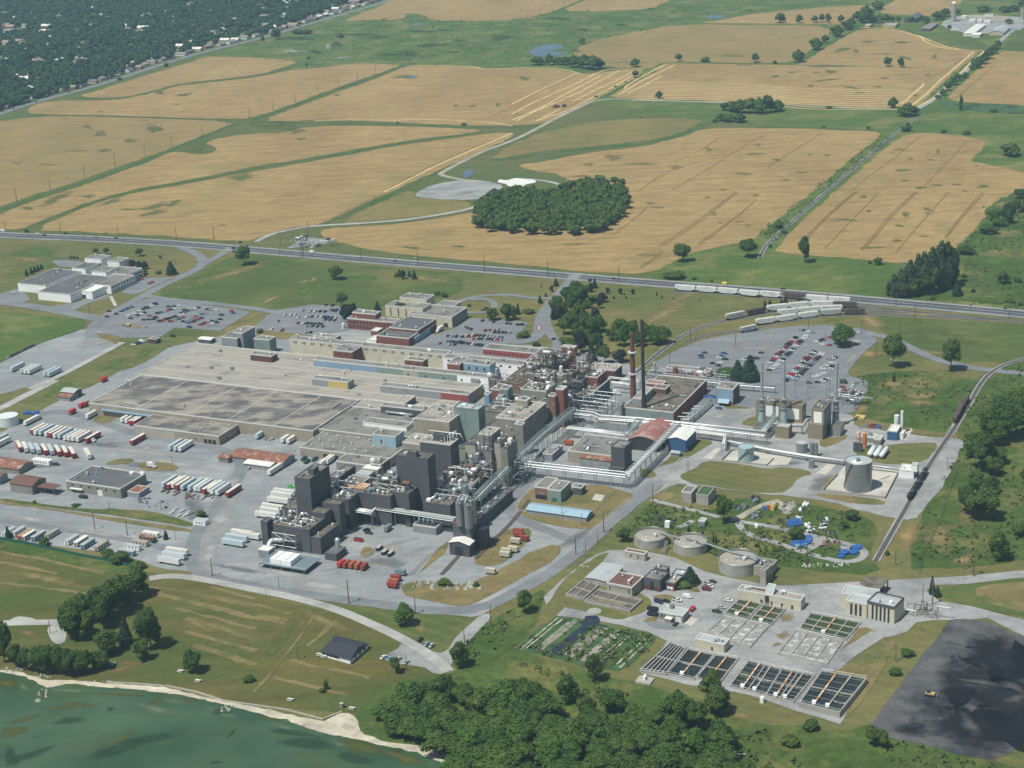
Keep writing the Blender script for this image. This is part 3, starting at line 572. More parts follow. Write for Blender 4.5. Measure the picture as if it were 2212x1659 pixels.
for k,s,w in (('41','1250,100 1500,120 1900,190 2211,260',3),('41','1500,280 1900,380 2211,460',3),('41','1600,480 2211,650',3),('42','0,250 300,330',3),('42','150,880 500,960 800,1040',3),('31','0,1450 500,1540 900,1640',3),('31','0,1540 500,1640',3),('41','0,60 400,110 800,160',3),('41','1330,150 1700,240 2211,370',5),('41','1600,370 1900,450 2211,560',4),('41','1680,600 1960,690 2211,770',4),('42','0,350 120,370 260,400',6),('42','440,610 570,500 700,380',3),('42','280,730 500,780 900,860 980,890',3),('41','1800,90 2000,150 2211,200',3)):
    strip_mesh(mb,dens(smooth_pts(S(k,s),False,1),5,False),w,.22,False,.5)
tag(mb.build('mown_stripe','m_dry'),None,None,None,'structure')
road('worn_path',S('42','-20,1010 60,920 170,800 260,690 420,470 500,360'),1.3,'m_dry',5,1,.4)
blobs('grass_patch','42','250,500,180,60,-40 150,640,120,50,-40 80,460,160,60','p_green',3.5)
blobs('grass_patch','21','1750,770,300,90,-15 300,520,300,50 1500,900,200,30','p_bright',3.5)
blobs('grass_patch','22','950,740,140,40 420,850,180,40,-20 250,620,260,40','p_bright',3.5)
blobs('bare_patch','22','500,750,60,26,-25 120,930,140,18,-25 420,770,60,14,-20','p_straw',4)
blobs('bare_patch','24','900,1120,180,60,25 1250,1050,300,16,3 880,1400,160,50','p_straw',4)
blobs('grass_patch','24','1500,1260,400,90,8 560,1110,120,30,-4','p_green',3.4)
blobs('bare_patch','34','1300,100,200,50 1400,700,60,160,30 1200,1300,120,200,30 1700,1520,160,60 820,200,90,60','p_straw',3.6)
blobs('grass_patch','34','1900,860,200,90 1700,1280,240,100 1150,180,260,60','p_bright',3.6)
blobs('worn_gravel','33','700,1200,420,40,-35 1300,900,260,40,-35 1500,620,200,30,-38','p_grey',4.2)
blobs('worn_gravel','32','1150,1450,200,60,-30 1050,1550,160,40 1900,1000,60,40','p_grey',4.2)
blobs('worn_gravel','31','1300,770,160,30 1250,560,140,40,-20 600,640,160,30 1950,1340,160,60,30 1050,1500,100,40','p_grey',4.2)
blobs('worn_gravel','24','750,1290,160,40,-20 730,1430,60,90,40','p_grey',5.6)
blobs('worn_gravel','c','400,1350,260,90,-20 900,1300,160,50,-25','p_grey',5)
blobs('worn_gravel','21','850,1300,180,26 700,1330,80,20','p_grey',5)
road('dirt_road',S('i','0,640 300,690 600,740 900,800 1200,870 1600,970 2000,1060 2150,1150 2150,1240 2000,1320 1750,1330 1400,1250 1000,1130 700,1020 450,950 200,870 60,760'),4.5,'m_gravel_grey',5,2,.15,None,True)
sheet('bare_ground',S('i','1150,880 1500,960 1450,1060 1250,1130 1150,1180 1000,1110 1200,1020'),'m_gravel_grey',4.4,1,.3)
sheet('bare_ground',S('i','1700,1050 1950,1080 2080,1150 1980,1160 1700,1110'),'m_gravel_grey',4.4,1,.3)
road('dirt_road',S('i','-120,620 0,600 150,520 350,400 600,320 720,300'),5,'m_dirtroad',4.8,1,.3)
road('dirt_road',S('33','1200,1000 1400,1050 1600,1100 1790,1150'),4,'m_gravel_grey',5,1)
road('dirt_road',S('33','1560,1180 1500,1220 1430,1240'),4,'m_gravel_grey',5,1)
sheet('bund_floor',S('34','490,905 600,790 670,700 900,715 1135,750 1010,990'),'m_concrete',6,0)
sheet('bund_floor',S('33','1820,670 1900,590 1960,570 2211,600 2420,640 2380,700 2200,705'),'m_concrete',6,0)
sheet('slab',S('33','1650,640 1760,555 1810,560 1720,655'),'m_concrete',6.2,0)
sheet('slab',S('34','410,775 520,690 590,700 500,785'),'m_concrete',6.2,0)
sheet('slab',S('34','1130,470 1230,380 1250,395 1190,490'),'m_concrete',6.2,0)
sheet('slab',S('33','690,1000 720,950 805,965 770,1015'),'m_concrete',6.2,0)
RAILS=[S('23','1000,1640 1150,1490 1330,1340 1500,1220 1700,1150 1850,1110 2000,1085 2211,1045')+S('24','0,1050 250,1010 560,985 760,1000 1250,1035 1900,1095 2211,1130 2500,1160'),
         S('23','1500,1290 1700,1230 1950,1200 2211,1170')+S('24','60,1135 300,1095 600,1068 860,1060 1400,1078 2000,1110'),
         S('23','1390,862 1600,868 2000,895 2211,912')+S('24','0,918 350,940 700,965 1000,1010 1300,1040'),
         S('23','2211,1130')+S('24','60,1090 300,1050 640,1020 900,1035 1200,1045'),
         S('24','2500,1340 2211,1440 2050,1490 1920,1560 1840,1650')+S('34','1740,170 1600,400 1500,540 1380,720 1200,1060 1130,1180 930,1530'),
         S('14','1300,1000 1130,1130 900,1320 500,1659')+S('24','300,180 0,440 -40,500 -70,570'),
         S('32','1330,1659 1500,1480 1720,1340')+S('32','1720,1340 1900,1200'),
         S('32','1600,1650 1760,1480'),S('32','1900,1510 2000,1400 2211,1200')+S('33','150,1000')]
for pts in RAILS[:6]:road('ballast',pts,4.6,'m_gravel_grey',7,2,.15)
mb=MB()
for pts in RAILS:
    p=smooth_pts(pts,False,2)
    for d in (-.75,.75):strip_mesh(mb,offs(p,d),.22,.72)
    if pts is not RAILS[6]:strip_mesh(mb,p,2.4,.56)
surf_mat('rail',(.10,.085,.075),rough=.6)
tag(mb.build('railway_track','rail'),None,None,None,'structure')
mb=MB()
for r_ in range(5):
    a=G(*D('c',600+r_*260-60,90+r_*5));
for k,s in (('c','640,240 900,110'),('c','1000,330 1240,110'),('c','560,150 780,60')):
    strip_mesh(mb,S(k,s),.25,.36)
    p=S(k,s);q=(p[1]-p[0]).normalized();nn=Vector((-q.y,q.x,0))
    for j in range(int((p[1]-p[0]).length/2.8)):
        o=p[0]+q*j*2.8;strip_mesh(mb,[o-nn*4.8,o+nn*4.8],.16,.36)
tag(mb.build('parking_lines','m_paint_y'),None,None,None,'structure')
# ---------------- surfaces of the works ----------------
surf_mat('charcoal',(.088,.092,.102),.06,.3,.75,stain=(.065,.068,.075),ss=.08)
surf_mat('charcoal_rib',(.075,.08,.092),.06,.3,.7,line=(1.2,-HEAD,.12))
surf_mat('tan',(.30,.265,.21),.08,.3,.85,stain=(.24,.21,.165),ss=.12)
surf_mat('cream',(.52,.49,.38),.06,.3,.85,stain=(.42,.39,.30),ss=.15)
surf_mat('beige',(.36,.345,.29),.06,.3,.85,stain=(.29,.275,.235),ss=.1)
surf_mat('mauve',(.24,.215,.225),.07,.3,.8,stain=(.18,.155,.16),ss=.15,line=(1.4,-HEAD,.15))
surf_mat('olive_tan',(.23,.20,.135),.05,.3,.8)
surf_mat('brick',(.20,.075,.058),.1,.8,.9,stain=(.14,.06,.05),ss=.12,line=(.5,0,.06,'Z'))
surf_mat('brick_dark',(.11,.05,.045),.1,.8,.9,stain=(.07,.04,.04),ss=.12)
surf_mat('brick_red',(.28,.07,.07),.08,.5,.85,stain=(.22,.06,.06),ss=.1)
surf_mat('white_wall',(.80,.82,.82),.04,.3,.7,stain=(.68,.70,.70),ss=.1)
surf_mat('white_panel',(.8,.81,.78),.04,.4,.6)
surf_mat('grey_wall',(.24,.26,.28),.07,.3,.75,stain=(.19,.205,.22),ss=.12,line=(1.0,-HEAD,.1))
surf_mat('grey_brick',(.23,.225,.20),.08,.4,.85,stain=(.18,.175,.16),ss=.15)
surf_mat('blue_clad',(.20,.31,.42),.05,.3,.6,stain=(.24,.33,.40),ss=.1,line=(1.0,-HEAD,.1))
surf_mat('green_clad',(.21,.27,.245),.05,.3,.6,stain=(.17,.22,.2),ss=.1,line=(1.0,-HEAD,.1))
surf_mat('deep_blue',(.045,.11,.22),.05,.3,.55,line=(1.0,-HEAD,.12))
surf_mat('sky_blue',(.29,.42,.50),.05,.3,.5,line=(1.2,-HEAD,.12))
surf_mat('yellow_panel',(.50,.38,.13),.06,.3,.7)
surf_mat('rust_clad',(.20,.115,.085),.1,.6,.8,stain=(.30,.26,.22),ss=.3,line=(.8,-HEAD,.2))
surf_mat('corrugated',(.27,.29,.30),.08,.3,.6,stain=(.21,.2,.19),ss=.2,line=(.9,-HEAD,.22))
surf_mat('concrete_wall',(.33,.32,.29),.08,.3,.9,stain=(.23,.22,.2),ss=.2)
surf_mat('roof_beige',(.31,.285,.245),.08,.2,.95,stain=(.20,.185,.165),ss=.06,tt=(.5,.68),stretch=(.6,1.3,1))
surf_mat('roof_grey',(.20,.192,.175),.12,.2,.95,stain=(.125,.12,.112),ss=.09,tt=(.48,.62))
surf_mat('roof_stained',(.26,.235,.20),.12,.12,.95,stain=(.105,.10,.098),ss=.07,tt=(.44,.57),stretch=(.6,1.2,1))
surf_mat('roof_dark',(.10,.105,.11),.1,.2,.9,stain=(.15,.15,.15),ss=.06)
surf_mat('roof_brown',(.16,.138,.108),.15,.4,.95,stain=(.08,.072,.062),ss=.2,tt=(.45,.6))
surf_mat('roof_pale',(.36,.39,.39),.06,.3,.8,stain=(.28,.31,.32),ss=.08)
surf_mat('roof_white',(.66,.65,.60),.05,.4,.7,stain=(.55,.53,.48),ss=.1)
surf_mat('roof_rust',(.23,.095,.06),.12,.3,.8,stain=(.34,.27,.22),ss=.22,tt=(.52,.62),line=(1.6,.0,.2))
surf_mat('roof_redpaint',(.28,.12,.105),.1,.3,.7,stain=(.38,.27,.24),ss=.1,tt=(.48,.62),line=(1.5,-HEAD,.15))
surf_mat('roof_orange',(.42,.20,.09),.12,.4,.8,stain=(.55,.46,.36),ss=.25,tt=(.45,.58),line=(2.2,-HEAD,.25))
surf_mat('roof_maroon',(.14,.075,.062),.06,.3,.9)
surf_mat('roof_shingle',(.035,.04,.052),.08,.5,.9)
surf_mat('trim_white',(.55,.55,.52),.06,.5,.7)
surf_mat('trim_dark',(.10,.10,.105),.06,.5,.7)
surf_mat('galv',(.34,.37,.38),.07,.4,.45,.5)
surf_mat('pipe_white',(.68,.69,.66),.05,.4,.4,.1)
surf_mat('pipe_silver',(.48,.51,.52),.06,.4,.35,.5)
surf_mat('steel_blue',(.20,.26,.28),.08,.5,.5,.3)
surf_mat('steel_dark',(.05,.055,.06),.1,.5,.6,.2)
surf_mat('steel_rust',(.16,.09,.06),.15,.6,.8,stain=(.08,.07,.065),ss=.4)
surf_mat('glass',(.03,.04,.05),.05,.5,.15)
surf_mat('door_white',(.66,.67,.66),.04,.5,.6)
surf_mat('door_green',(.03,.16,.09),.04,.5,.6)
surf_mat('door_dark',(.03,.03,.035),.04,.5,.7)
surf_mat('blue_paint',(.04,.14,.42),.08,.5,.5)
surf_mat('silo_steel',(.30,.32,.33),.06,.3,.4,.55,line=(2.4,0,.10,'Z'))
surf_mat('silo_rust',(.56,.48,.42),.1,.4,.7,stain=(.42,.17,.06),ss=.3,tt=(.5,.58))
surf_mat('silo_orange',(.48,.17,.05),.12,.4,.7,stain=(.55,.42,.32),ss=.3,tt=(.56,.64))
surf_mat('tank_blue',(.30,.41,.43),.06,.3,.55)
surf_mat('tank_white',(.60,.65,.64),.05,.3,.5)
def gp(k,x,y,z=0):
    p=G(*D(k,x,y),z);p.z=0;return p
class B_:pass
BLD=[]
def bld(label,k,fl,fr,br,h,wall,roof,name='factory_building',par=.5,auto=False,back='br',trim='trim_white',z0=0,parent=None,group=None,cat='building',clut=0,over=0):
    P=G(*D(k,*fl),h);Q=G(*D(k if len(fr)==2 else fr[2],*fr[:2]),h);P.z=Q.z=0
    u,v=(BV,AV)
    if auto:
        u=(Q-P).normalized();v=Vector((-u.y,u.x,0))
    w=(Q-P).dot(u)
    if isinstance(br,(int,float)):d=br
    else:
        Rr=G(*D(k if len(br)==2 else br[2],*br[:2]),h);Rr.z=0;d=(Rr-(Q if back=='br' else P)).dot(v)
    b=B_();b.h=h;b.w=w;b.d=d;b.u=u;b.v=v;b.P=P;b.z0=z0;b.label=label
    c=P+u*w/2+v*d/2
    if parent is None:
        b.o=thing(name,label,cat,(c.x,c.y,0),0,group)
        wo=MB().obox(P,u,v,w,d,z0,h-.02).build('wall',wall,b.o)
        ro=MB().obox(P+u*.35+v*.35,u,v,w-.7,d-.7,h-.3,h+.04).build('roof',roof,b.o)
        rp=b.o
    else:
        wo=MB().obox(P,u,v,w,d,z0,h-.02).build('penthouse',wall,parent.o);b.o=parent.o
        ro=MB().obox(P+u*.3+v*.3,u,v,w-.6,d-.6,h-.3,h+.04).build('roof',roof,wo);rp=wo
    if par:
        m=MB();t=.45
        for o,a,bb in ((P,w,t),(P+v*(d-t),w,t)):m.obox(o-u*.06-v*.06,u,v,a+.12,bb+.12,h-.25,h+par,True)
        for o in (P,P+u*(w-t)):m.obox(o+v*(t+.06)-u*.06,u,v,t+.12,d-2*t-.12,h-.25,h+par-.003,True)
        m.build('parapet',trim,rp)
    if clut:
        kinds={'vent':MB(),'duct':MB(),'roof_unit':MB()}
        for _ in range(int(clut)):
            p=P+u*rnd.uniform(1.5,max(1.6,w-2.5))+v*rnd.uniform(1.5,max(1.6,d-2.5));q=rnd.random()
            if q<.5:
                m=MB();r=rnd.uniform(.35,.8);hh=rnd.uniform(.8,2.2);m.cone(p,r,r,h,h+hh,10);m.cone(p,r*1.4,r*.5,h+hh,h+hh+.4,10);m.build('vent',rnd.choice(['galv','pipe_white','trim_white']),rp)
            elif q<.8:
                m=MB();a,bb=rnd.uniform(1.4,3.4),rnd.uniform(1.2,2.4);m.obox(p,u,v,min(a,w*.4),min(bb,d*.4),h+.25,h+rnd.uniform(1.2,2.2),True)
                m.build('roof_unit',rnd.choice(['galv','white_wall','roof_pale','steel_blue']),rp)
            else:
                m=MB();L=rnd.uniform(3,min(14,max(3.5,w*.5)));dd=u if rnd.random()<.5 else v;e=p+dd*L
                if dd is v and (e-P).dot(v)>d-1:e=p-dd*min(L,(p-P).dot(v)-.5)
                if dd is u and (e-P).dot(u)>w-1:e=p-dd*min(L,(p-P).dot(u)-.5)
                rr=rnd.uniform(.15,.4);m.tube([p+Vector((0,0,h)),p+Vector((0,0,h+.9)),e+Vector((0,0,h+.9)),e+Vector((0,0,h))],rr,6)
                m.build('duct',rnd.choice(['pipe_white','pipe_silver','galv','steel_rust']),rp)
    BLD.append(b);return b
def panel(b,face,a0,a1,z0,z1,mat,name='wall_panel',t=.08):
    """rectangular piece on front ('F'), right ('R') or left ('L') face; a in metres along it"""
    if face=='F':o=b.P+b.u*a0-b.v*t;m=MB().obox(o,b.u,b.v,a1-a0,t,z0,z1,True)
    elif face=='R':o=b.P+b.u*b.w+b.v*a0;m=MB().obox(o,b.u,b.v,t,a1-a0,z0,z1,True)
    else:o=b.P-b.u*t+b.v*a0;m=MB().obox(o,b.u,b.v,t,a1-a0,z0,z1,True)
    return m.build(name,mat,b.o)
def wins(b,face,n,z0,z1,ww,a0=None,a1=None,mat='glass',name='window',t=.06,pair=0):
    L=b.w if face=='F' else b.d
    a0=1.5 if a0 is None else a0;a1=L-1.5 if a1 is None else a1
    for i in range(n):
        c=a0+(a1-a0)*(i+.5)/n
        if pair:
            panel(b,face,c-ww-pair/2,c-pair/2,z0,z1,mat,name,t);panel(b,face,c+pair/2,c+ww+pair/2,z0,z1,mat,name,t)
        else:panel(b,face,c-ww/2,c+ww/2,z0,z1,mat,name,t)
def gable(label,k,fl,fr,br,h,rise,wall,roof,name='shed',auto=False,back='br',axis='u',cat='shed',over=.5,arch=False,group=None):
    """eaves rectangle given at height h; ridge along axis"""
    P=G(*D(k,*fl),h);Q=G(*D(k if len(fr)==2 else fr[2],*fr[:2]),h);P.z=Q.z=0
    u,v=(BV,AV)
    if auto:u=(Q-P).normalized();v=Vector((-u.y,u.x,0))
    w=(Q-P).dot(u)
    if isinstance(br,(int,float)):d=br
    else:
        Rr=G(*D(k if len(br)==2 else br[2],*br[:2]),h);Rr.z=0;d=(Rr-(Q if back=='br' else P)).dot(v)
    b=B_();b.h=h;b.w=w;b.d=d;b.u=u;b.v=v;b.P=P;b.z0=0
    c=P+u*w/2+v*d/2;b.o=thing(name,label,cat,(c.x,c.y,0),0,group)
    n=8 if arch else 2
    def prof(s):
        return rise*(1-abs(2*s-1)) if not arch else rise*math.sin(math.pi*s)
    a,L,c_,W=(u,w,v,d) if axis=='u' else (v,d,u,w)
    m=MB();m.obox(P,u,v,w,d,0,h)
    for e in (0,L):
        pts=[P+a*e+c_*(W*i/n)+Vector((0,0,h+prof(i/n))) for i in range(n+1)]
        m.add(pts+[P+a*e+Vector((0,0,h)),P+a*e+c_*W+Vector((0,0,h))],[tuple(range(n+1))+(n+2,n+1)] if False else [tuple(range(n+1))])
    m.build('wall',wall,b.o)
    m=MB();t=.18
    for i in range(n):
        s0,s1=i/n,(i+1)/n
        o0=over if i==0 else 0;o1=over if i==n-1 else 0
        sl=(prof(s1)-prof(s0))/(W/n)
        A0=P-a*over+c_*(W*s0-o0)+Vector((0,0,h+prof(s0)-sl*o0+.05));A1=P-a*over+c_*(W*s1+o1)+Vector((0,0,h+prof(s1)+sl*o1+.05))
        B0=A0+a*(L+2*over);B1=A1+a*(L+2*over);z=Vector((0,0,t))
        m.add([A0,B0,B1,A1,A0+z,B0+z,B1+z,A1+z],[(0,1,2,3),(7,6,5,4),(0,4,5,1),(1,5,6,2),(2,6,7,3),(3,7,4,0)])
    m.build('roof',roof,b.o)
    BLD.append(b);return b
# ---------------- the great low halls ----------------
bld('mid level block with brown roof joining the slab towers','f',(1245,650),(1850,725),(1105,1292,'a'),13.5,'grey_brick','roof_brown',clut=30,trim='trim_dark')
bld('mid level tan roofed block between charcoal tower and tan wall','f',(290,560),(600,592),(700,420),12,'tan','roof_beige',clut=4)
bld('brown roofed process block under the vessels and ducts','a',(500,1262),(1500,1352),(1640,1000),15,'grey_brick','roof_brown',clut=26,trim='trim_dark')
bld('rusty decked process block beneath the pipe tangle','a',(860,790),(1545,860),(1765,560),15,'rust_clad','roof_brown',clut=30,trim='steel_rust')
b=bld('low loading hall with stained grey roof and pale block front beside the trailer yard','31',(1155,358),(1900,447),(2115,312),6.6,'tan','roof_stained','warehouse',clut=4)
for i in range(3):panel(b,'F',b.w-13+i*3.6,b.w-10.2+i*3.6,0,3.4,'door_dark','door')
panel(b,'F',0,b.w*.48,.1,6.2,'beige');wins(b,'F',1,2,3.2,1.2,b.w*.7,b.w*.75)
wins(b,'R',2,1,3,1.4)
M2=bld('largest hall roof with dark weather stains and white seams, west side of the works','31',(765,165),(520,388,'32'),(912,118,'32'),8.9,'tan','roof_stained','warehouse',clut=5)
panel(M2,'F',12,60,5.2,5.9,'blue_clad','canopy',2.2)
M3=bld('vast pale beige hall roof in the middle of the works','21',(1085,1625),(1700,196,'32'),(1725,1312),8.2,'tan','roof_beige','warehouse',back='bl',clut=16)
m=MB()
for f in (.22,.45,.63,.83):
    m.obox(M2.P+M2.u*M2.w*f,M2.u,M2.v,.5,M2.d-.4,8.96,9.14)
m.build('roof_seam','trim_white',M2.o)
m=MB()
for f in (.17,.33,.5,.66,.83):m.obox(M3.P+M3.v*M3.d*f,M3.u,M3.v,M3.w-.4,.35,8.26,8.4)
for f in (.28,.52,.75):m.obox(M3.P+M3.u*M3.w*f,M3.u,M3.v,.4,M3.d-.4,8.41,8.5)
m.build('roof_seam','trim_white',M3.o)
b=bld('grey flat roofed hall between the stained roof and the pale blue box','32',(525,387),(1380,482),(905,125),8,'tan','roof_grey','warehouse',back='bl',clut=9)
b5=bld('low hall with rows of small white roof vents behind the green skips','32',(380,548),(1150,652),(590,401),6.3,'tan','roof_grey','warehouse',back='bl')
panel(b5,'F',18,30,0,4,'door_dark','door')
for i in range(6):
    for j in range(3):
        p=b5.P+b5.u*(6+i*8.5)+b5.v*(6+j*10);m=MB();m.cone(p,.4,.4,6.3,7.5,8);m.cone(p,.7,.3,7.5,7.9,8);m.build('vent','trim_white',b5.o)
bld('low grey flat roof in front of the vented hall','32',(690,668),(1010,705),(790,597),5.5,'grey_brick','roof_grey',back='bl',clut=3)
b=bld('long cream strip block with paired windows along the roof edge','22',(285,1272),(1610,1428),(315,1238),12,'cream','roof_grey','strip_block',back='bl',clut=8)
wins(b,'F',17,9.2,11,.9,pair=.9)
b=bld('long white strip block with small dark windows beyond the cream one','22',(1612,1430),(1485,462,'a'),(1640,1392),12,'white_wall','roof_grey','strip_block',back='bl',clut=6)
wins(b,'F',10,9.4,10.8,2.2)
b=bld('small brick plant room with green stained wall standing on the hall roof','22',(665,1368),(825,1388),(893,1325),12,'brick','roof_grey','plant_room',clut=3);wins(b,'F',2,9.2,10.8,1.4)
b=bld('long shed clad in pale blue, green and white panels across the hall roof','22',(495,1450),(2035,1592),(530,1418),13.5,'white_wall','roof_grey','long_shed',back='bl',clut=6)
W_=b.w
for a0,a1,mt in ((0,.365,'blue_clad'),(.365,.52,'green_clad'),(.52,.61,'beige'),(.61,.825,'green_clad'),(.825,1,'white_wall')):panel(b,'F',W_*a0+.05,W_*a1-.05,8.6,13.2,mt)
wins(b,'F',5,9.2,10.8,1.6,W_*.5,W_,'steel_dark','door',.14);panel(b,'F',W_*.9,W_*.95,8.7,12.3,'corrugated','door',.14)
b=bld('small brick box with dark windows on the roof behind the long shed','22',(1282,1447),(1440,1465),(1475,1437),12,'brick','roof_grey','plant_room',clut=2);wins(b,'F',2,9.3,10.6,1.5)
b=bld('brick plant room beside the pale blue box in the pipework','22',(1650,1480),(1730,1510),(1790,1445),13.5,'brick','roof_grey','plant_room',clut=2)
b=bld('pale blue clad plant box with grey roof near the pipe tangle','a',(215,462),(665,505),(740,432),14,'blue_clad','roof_grey','plant_room',clut=3);wins(b,'F',3,9.5,12,1.6)
b=bld('grey and yellow panelled plant box standing alone on the beige roof','22',(483,1612),(800,1642),(828,1607),13.8,'corrugated','roof_grey','plant_room',clut=2);panel(b,'F',b.w*.46,b.w-.2,8.7,13.5,'yellow_panel')
bld('dark brown plant box with white roof rim on the beige roof','21',(2160,1402),(150,1412,'22'),(205,1384,'22'),13.2,'brick_dark','roof_grey','plant_room',clut=1)
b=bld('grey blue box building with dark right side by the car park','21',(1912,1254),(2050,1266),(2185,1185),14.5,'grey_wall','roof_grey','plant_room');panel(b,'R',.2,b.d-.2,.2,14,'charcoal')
bld('raised grey penthouse block next to the grey blue box building','21',(2010,1215),(2090,1225),(2165,1165),18,'grey_wall','roof_grey','plant_room',clut=2)
bld('small green grey plant box behind the brown box','22',(-22,1268),(118,1280),(155,1247),12,'green_clad','roof_grey','plant_room',clut=1)
b=bld('second long shed with corrugated grey and dark red wall on the beige roof','32',(1070,12),(1830,98),(1110,-18),13.5,'corrugated','roof_grey','long_shed',back='bl',clut=6);panel(b,'F',b.w*.69,b.w-.1,8.6,13.2,'brick_red')
b=bld('charcoal plant strip with a silver duct along its front','32',(1075,187),(1445,226),(1510,198),13.5,'charcoal','roof_grey','plant_room',clut=3)
MB().tube([b.P+b.u*5-b.v*1.6+Vector((0,0,9)),b.P+b.u*5-b.v*1.6+Vector((0,0,10.3)),b.P+b.u*26-b.v*1.6+Vector((0,0,10.3)),b.P+b.u*26-b.v*1.6+Vector((0,0,9))],.75,10).build('duct','pipe_silver',b.o)
bld('small charcoal block behind the plant strip with the duct','32',(1195,158),(1290,167),(1375,103),13,'charcoal','roof_beige','plant_room')
bld('raised grey roof block with a white end wall','32',(925,330),(1300,374),(960,284),10.6,'white_wall','roof_grey',back='bl',clut=2)
b=bld('pale sky blue plant box on the hall roof in front of the tan wall','32',(1003,434),(1212,452),(1305,402),14,'sky_blue','roof_grey','plant_room',clut=2);panel(b,'F',6,7.4,8.3,11,'roof_maroon','door')
# ---------------- towers ----------------
def tower(label,*a,**k):return bld(label,*a,name='process_tower',cat='tower',trim=k.pop('trim','charcoal'),**k)
T1=tower('tall charcoal tower with a stepped penthouse, furthest left of the dark towers','32',(330,808),(463,826),(612,703),37,'charcoal','roof_grey',clut=5)
bld('','g',(905,182),(1012,187),(1095,125),40.5,'charcoal','roof_grey',parent=T1,z0=36,trim='charcoal')
T2=tower('broad charcoal tower with a small box on its roof, middle of the dark towers','f',(175,775),(715,845),(830,745),41,'charcoal','roof_brown',clut=5)
bld('','f',(385,715),(540,722),(590,690),44.3,'charcoal','roof_grey',parent=T2,z0=40,trim='charcoal')
T3=tower('broad charcoal tower with silver pipes and plant room on top, right of the dark towers','f',(585,540),(1110,600),(1235,495),36,'charcoal','roof_beige',trim='trim_white',clut=6)
bld('','f',(805,425),(1025,440),(1085,395),40,'charcoal','roof_dark',parent=T3,z0=35,trim='charcoal')
m=MB()
for i in range(4):
    p=T3.P+T3.u*(T3.w-6+i*1.2)+T3.v*(4+i*1.5);m.tube([p+Vector((0,0,36)),p+Vector((0,0,39.5+i*.4)),p+T3.v*5+Vector((0,0,39.5+i*.4)),p+T3.v*5+Vector((0,0,36))],.3,6)
p=T3.P+T3.u*4+T3.v*6;m.tube([p+Vector((0,0,36)),p+Vector((0,0,42)),p+T3.u*22+Vector((0,0,42)),p+T3.u*24+Vector((0,0,38))],.35,8)
m.build('pipe','pipe_white',T3.o)
bld('wide tan rendered block behind the charcoal towers','f',(505,150),(1085,215),30,19,'tan','roof_beige',clut=14)
b=bld('green grey ribbed plant block standing over the tan roofs','a',(50,1210),(450,1270),(545,1185),24,'green_clad','roof_pale',trim='steel_blue',clut=4)
for lb,pts,h,wl_,rf in (
    ('narrow beige slab tower between dark tower and mauve wall',((1345,580),(1525,597),(1570,568)),31,'beige','roof_brown'),
    ('mauve ribbed tower with black ladders and white roof rim',((1575,417),(1790,442),(1935,315)),34,'mauve','roof_beige'),
    ('lower mauve box at the foot of the mauve tower',((1585,682),(1800,700),5),25,'mauve','roof_brown'),
    ('tall beige slab beside the pipe bridge',((1840,555),(1937,572),(2045,460)),30,'beige','roof_brown'),
    ('grey slab tower with white roof unit above the pipe bridge',((1940,640),(2062,656),(2230,520)),27,'grey_brick','roof_brown')):
    b=bld(lb,'f',*pts,h,wl_,rf,name='process_tower',cat='tower',clut=2,trim='trim_white' if 'rim' in lb else 'trim_dark')
    if 'ladders' in lb:
        m=MB()
        for x in (4,8,11):m.bar(b.P+b.u*x-b.v*.6+Vector((0,0,15)),b.P+b.u*x-b.v*.6+Vector((0,0,37)),.18)
        for z in range(16,36,4):m.bar(b.P+b.u*4-b.v*.6+Vector((0,0,z)),b.P+b.u*11-b.v*.6+Vector((0,0,z)),.14)
        m.build('ladder','steel_dark',b.o)
    if 'roof unit' in lb:MB().obox(b.P+b.u*b.w*.3+b.v*b.d*.55,b.u,b.v,b.w*.5,3,27.3,30,True).build('roof_unit','white_wall',b.o)
bld('long grey block with shaded side facing the pipe bridge','a',(760,1385),(1232,1450),(1478,1130),20,'grey_brick','roof_beige',clut=16)
bld('small grey box corner tower at the end of the long grey block','a',(1075,1490),(1212,1510),(1255,1478),22.5,'grey_brick','roof_brown',name='process_tower',cat='tower',clut=1)
bld('tan plant block with flat roof among the vessels','a',(1110,1080),(1280,1112),(1345,1058),24,'tan','roof_beige',clut=4)
bld('teal grey ribbed box behind the vessels','a',(825,895),(960,912),(1050,850),24,'steel_blue','roof_dark',name='plant_room')
bld('narrow blue grey box tower left of the teal box','a',(565,985),(640,998),(675,955),23,'blue_clad','roof_dark',name='plant_room')
bld('small blue grey box tower in front of the teal box','a',(800,1010),(870,1022),(905,980),20,'blue_clad','roof_dark',name='plant_room')
bld('brick block with small windows under the pipe deck','a',(680,905),(825,925),(880,820),20,'brick','roof_brown',clut=3)
BR=bld('long dark brick process building with tall glazed bays','a',(1240,440),(1822,495),(2112,272),22,'brick_dark','roof_brown',name='brick_building',clut=34)
wins(BR,'R',5,4,18,3.2,mat='steel_dark')
bld('','a',(1870,182),(2105,197),(2142,165),28,'brick','roof_beige',parent=BR,z0=21)
bld('dark brick block stepping down under the pipe deck','a',(1400,680),(1622,700),(1745,575),22,'brick_dark','roof_dark',name='brick_building',clut=14)
bld('grey brown block with rusty deck below the curved white duct','a',(1180,900),(1560,985),(1740,860),21,'grey_brick','roof_brown',clut=22)
bld('bright brick slab tower beside the big bent duct','a',(1770,902),(1890,925),(1937,862),28,'brick','roof_pale',name='brick_tower',cat='tower',clut=1)
bld('rust stained brick slab left of the bright brick tower','a',(1640,1012),(1745,1035),(1795,985),24,'rust_clad','roof_brown',name='brick_tower',cat='tower')
bld('square tan brick stack box beside the brick process building','a',(1800,660),(1890,672),(1915,650),26,'tan','roof_brown',name='brick_tower',cat='tower',clut=1)
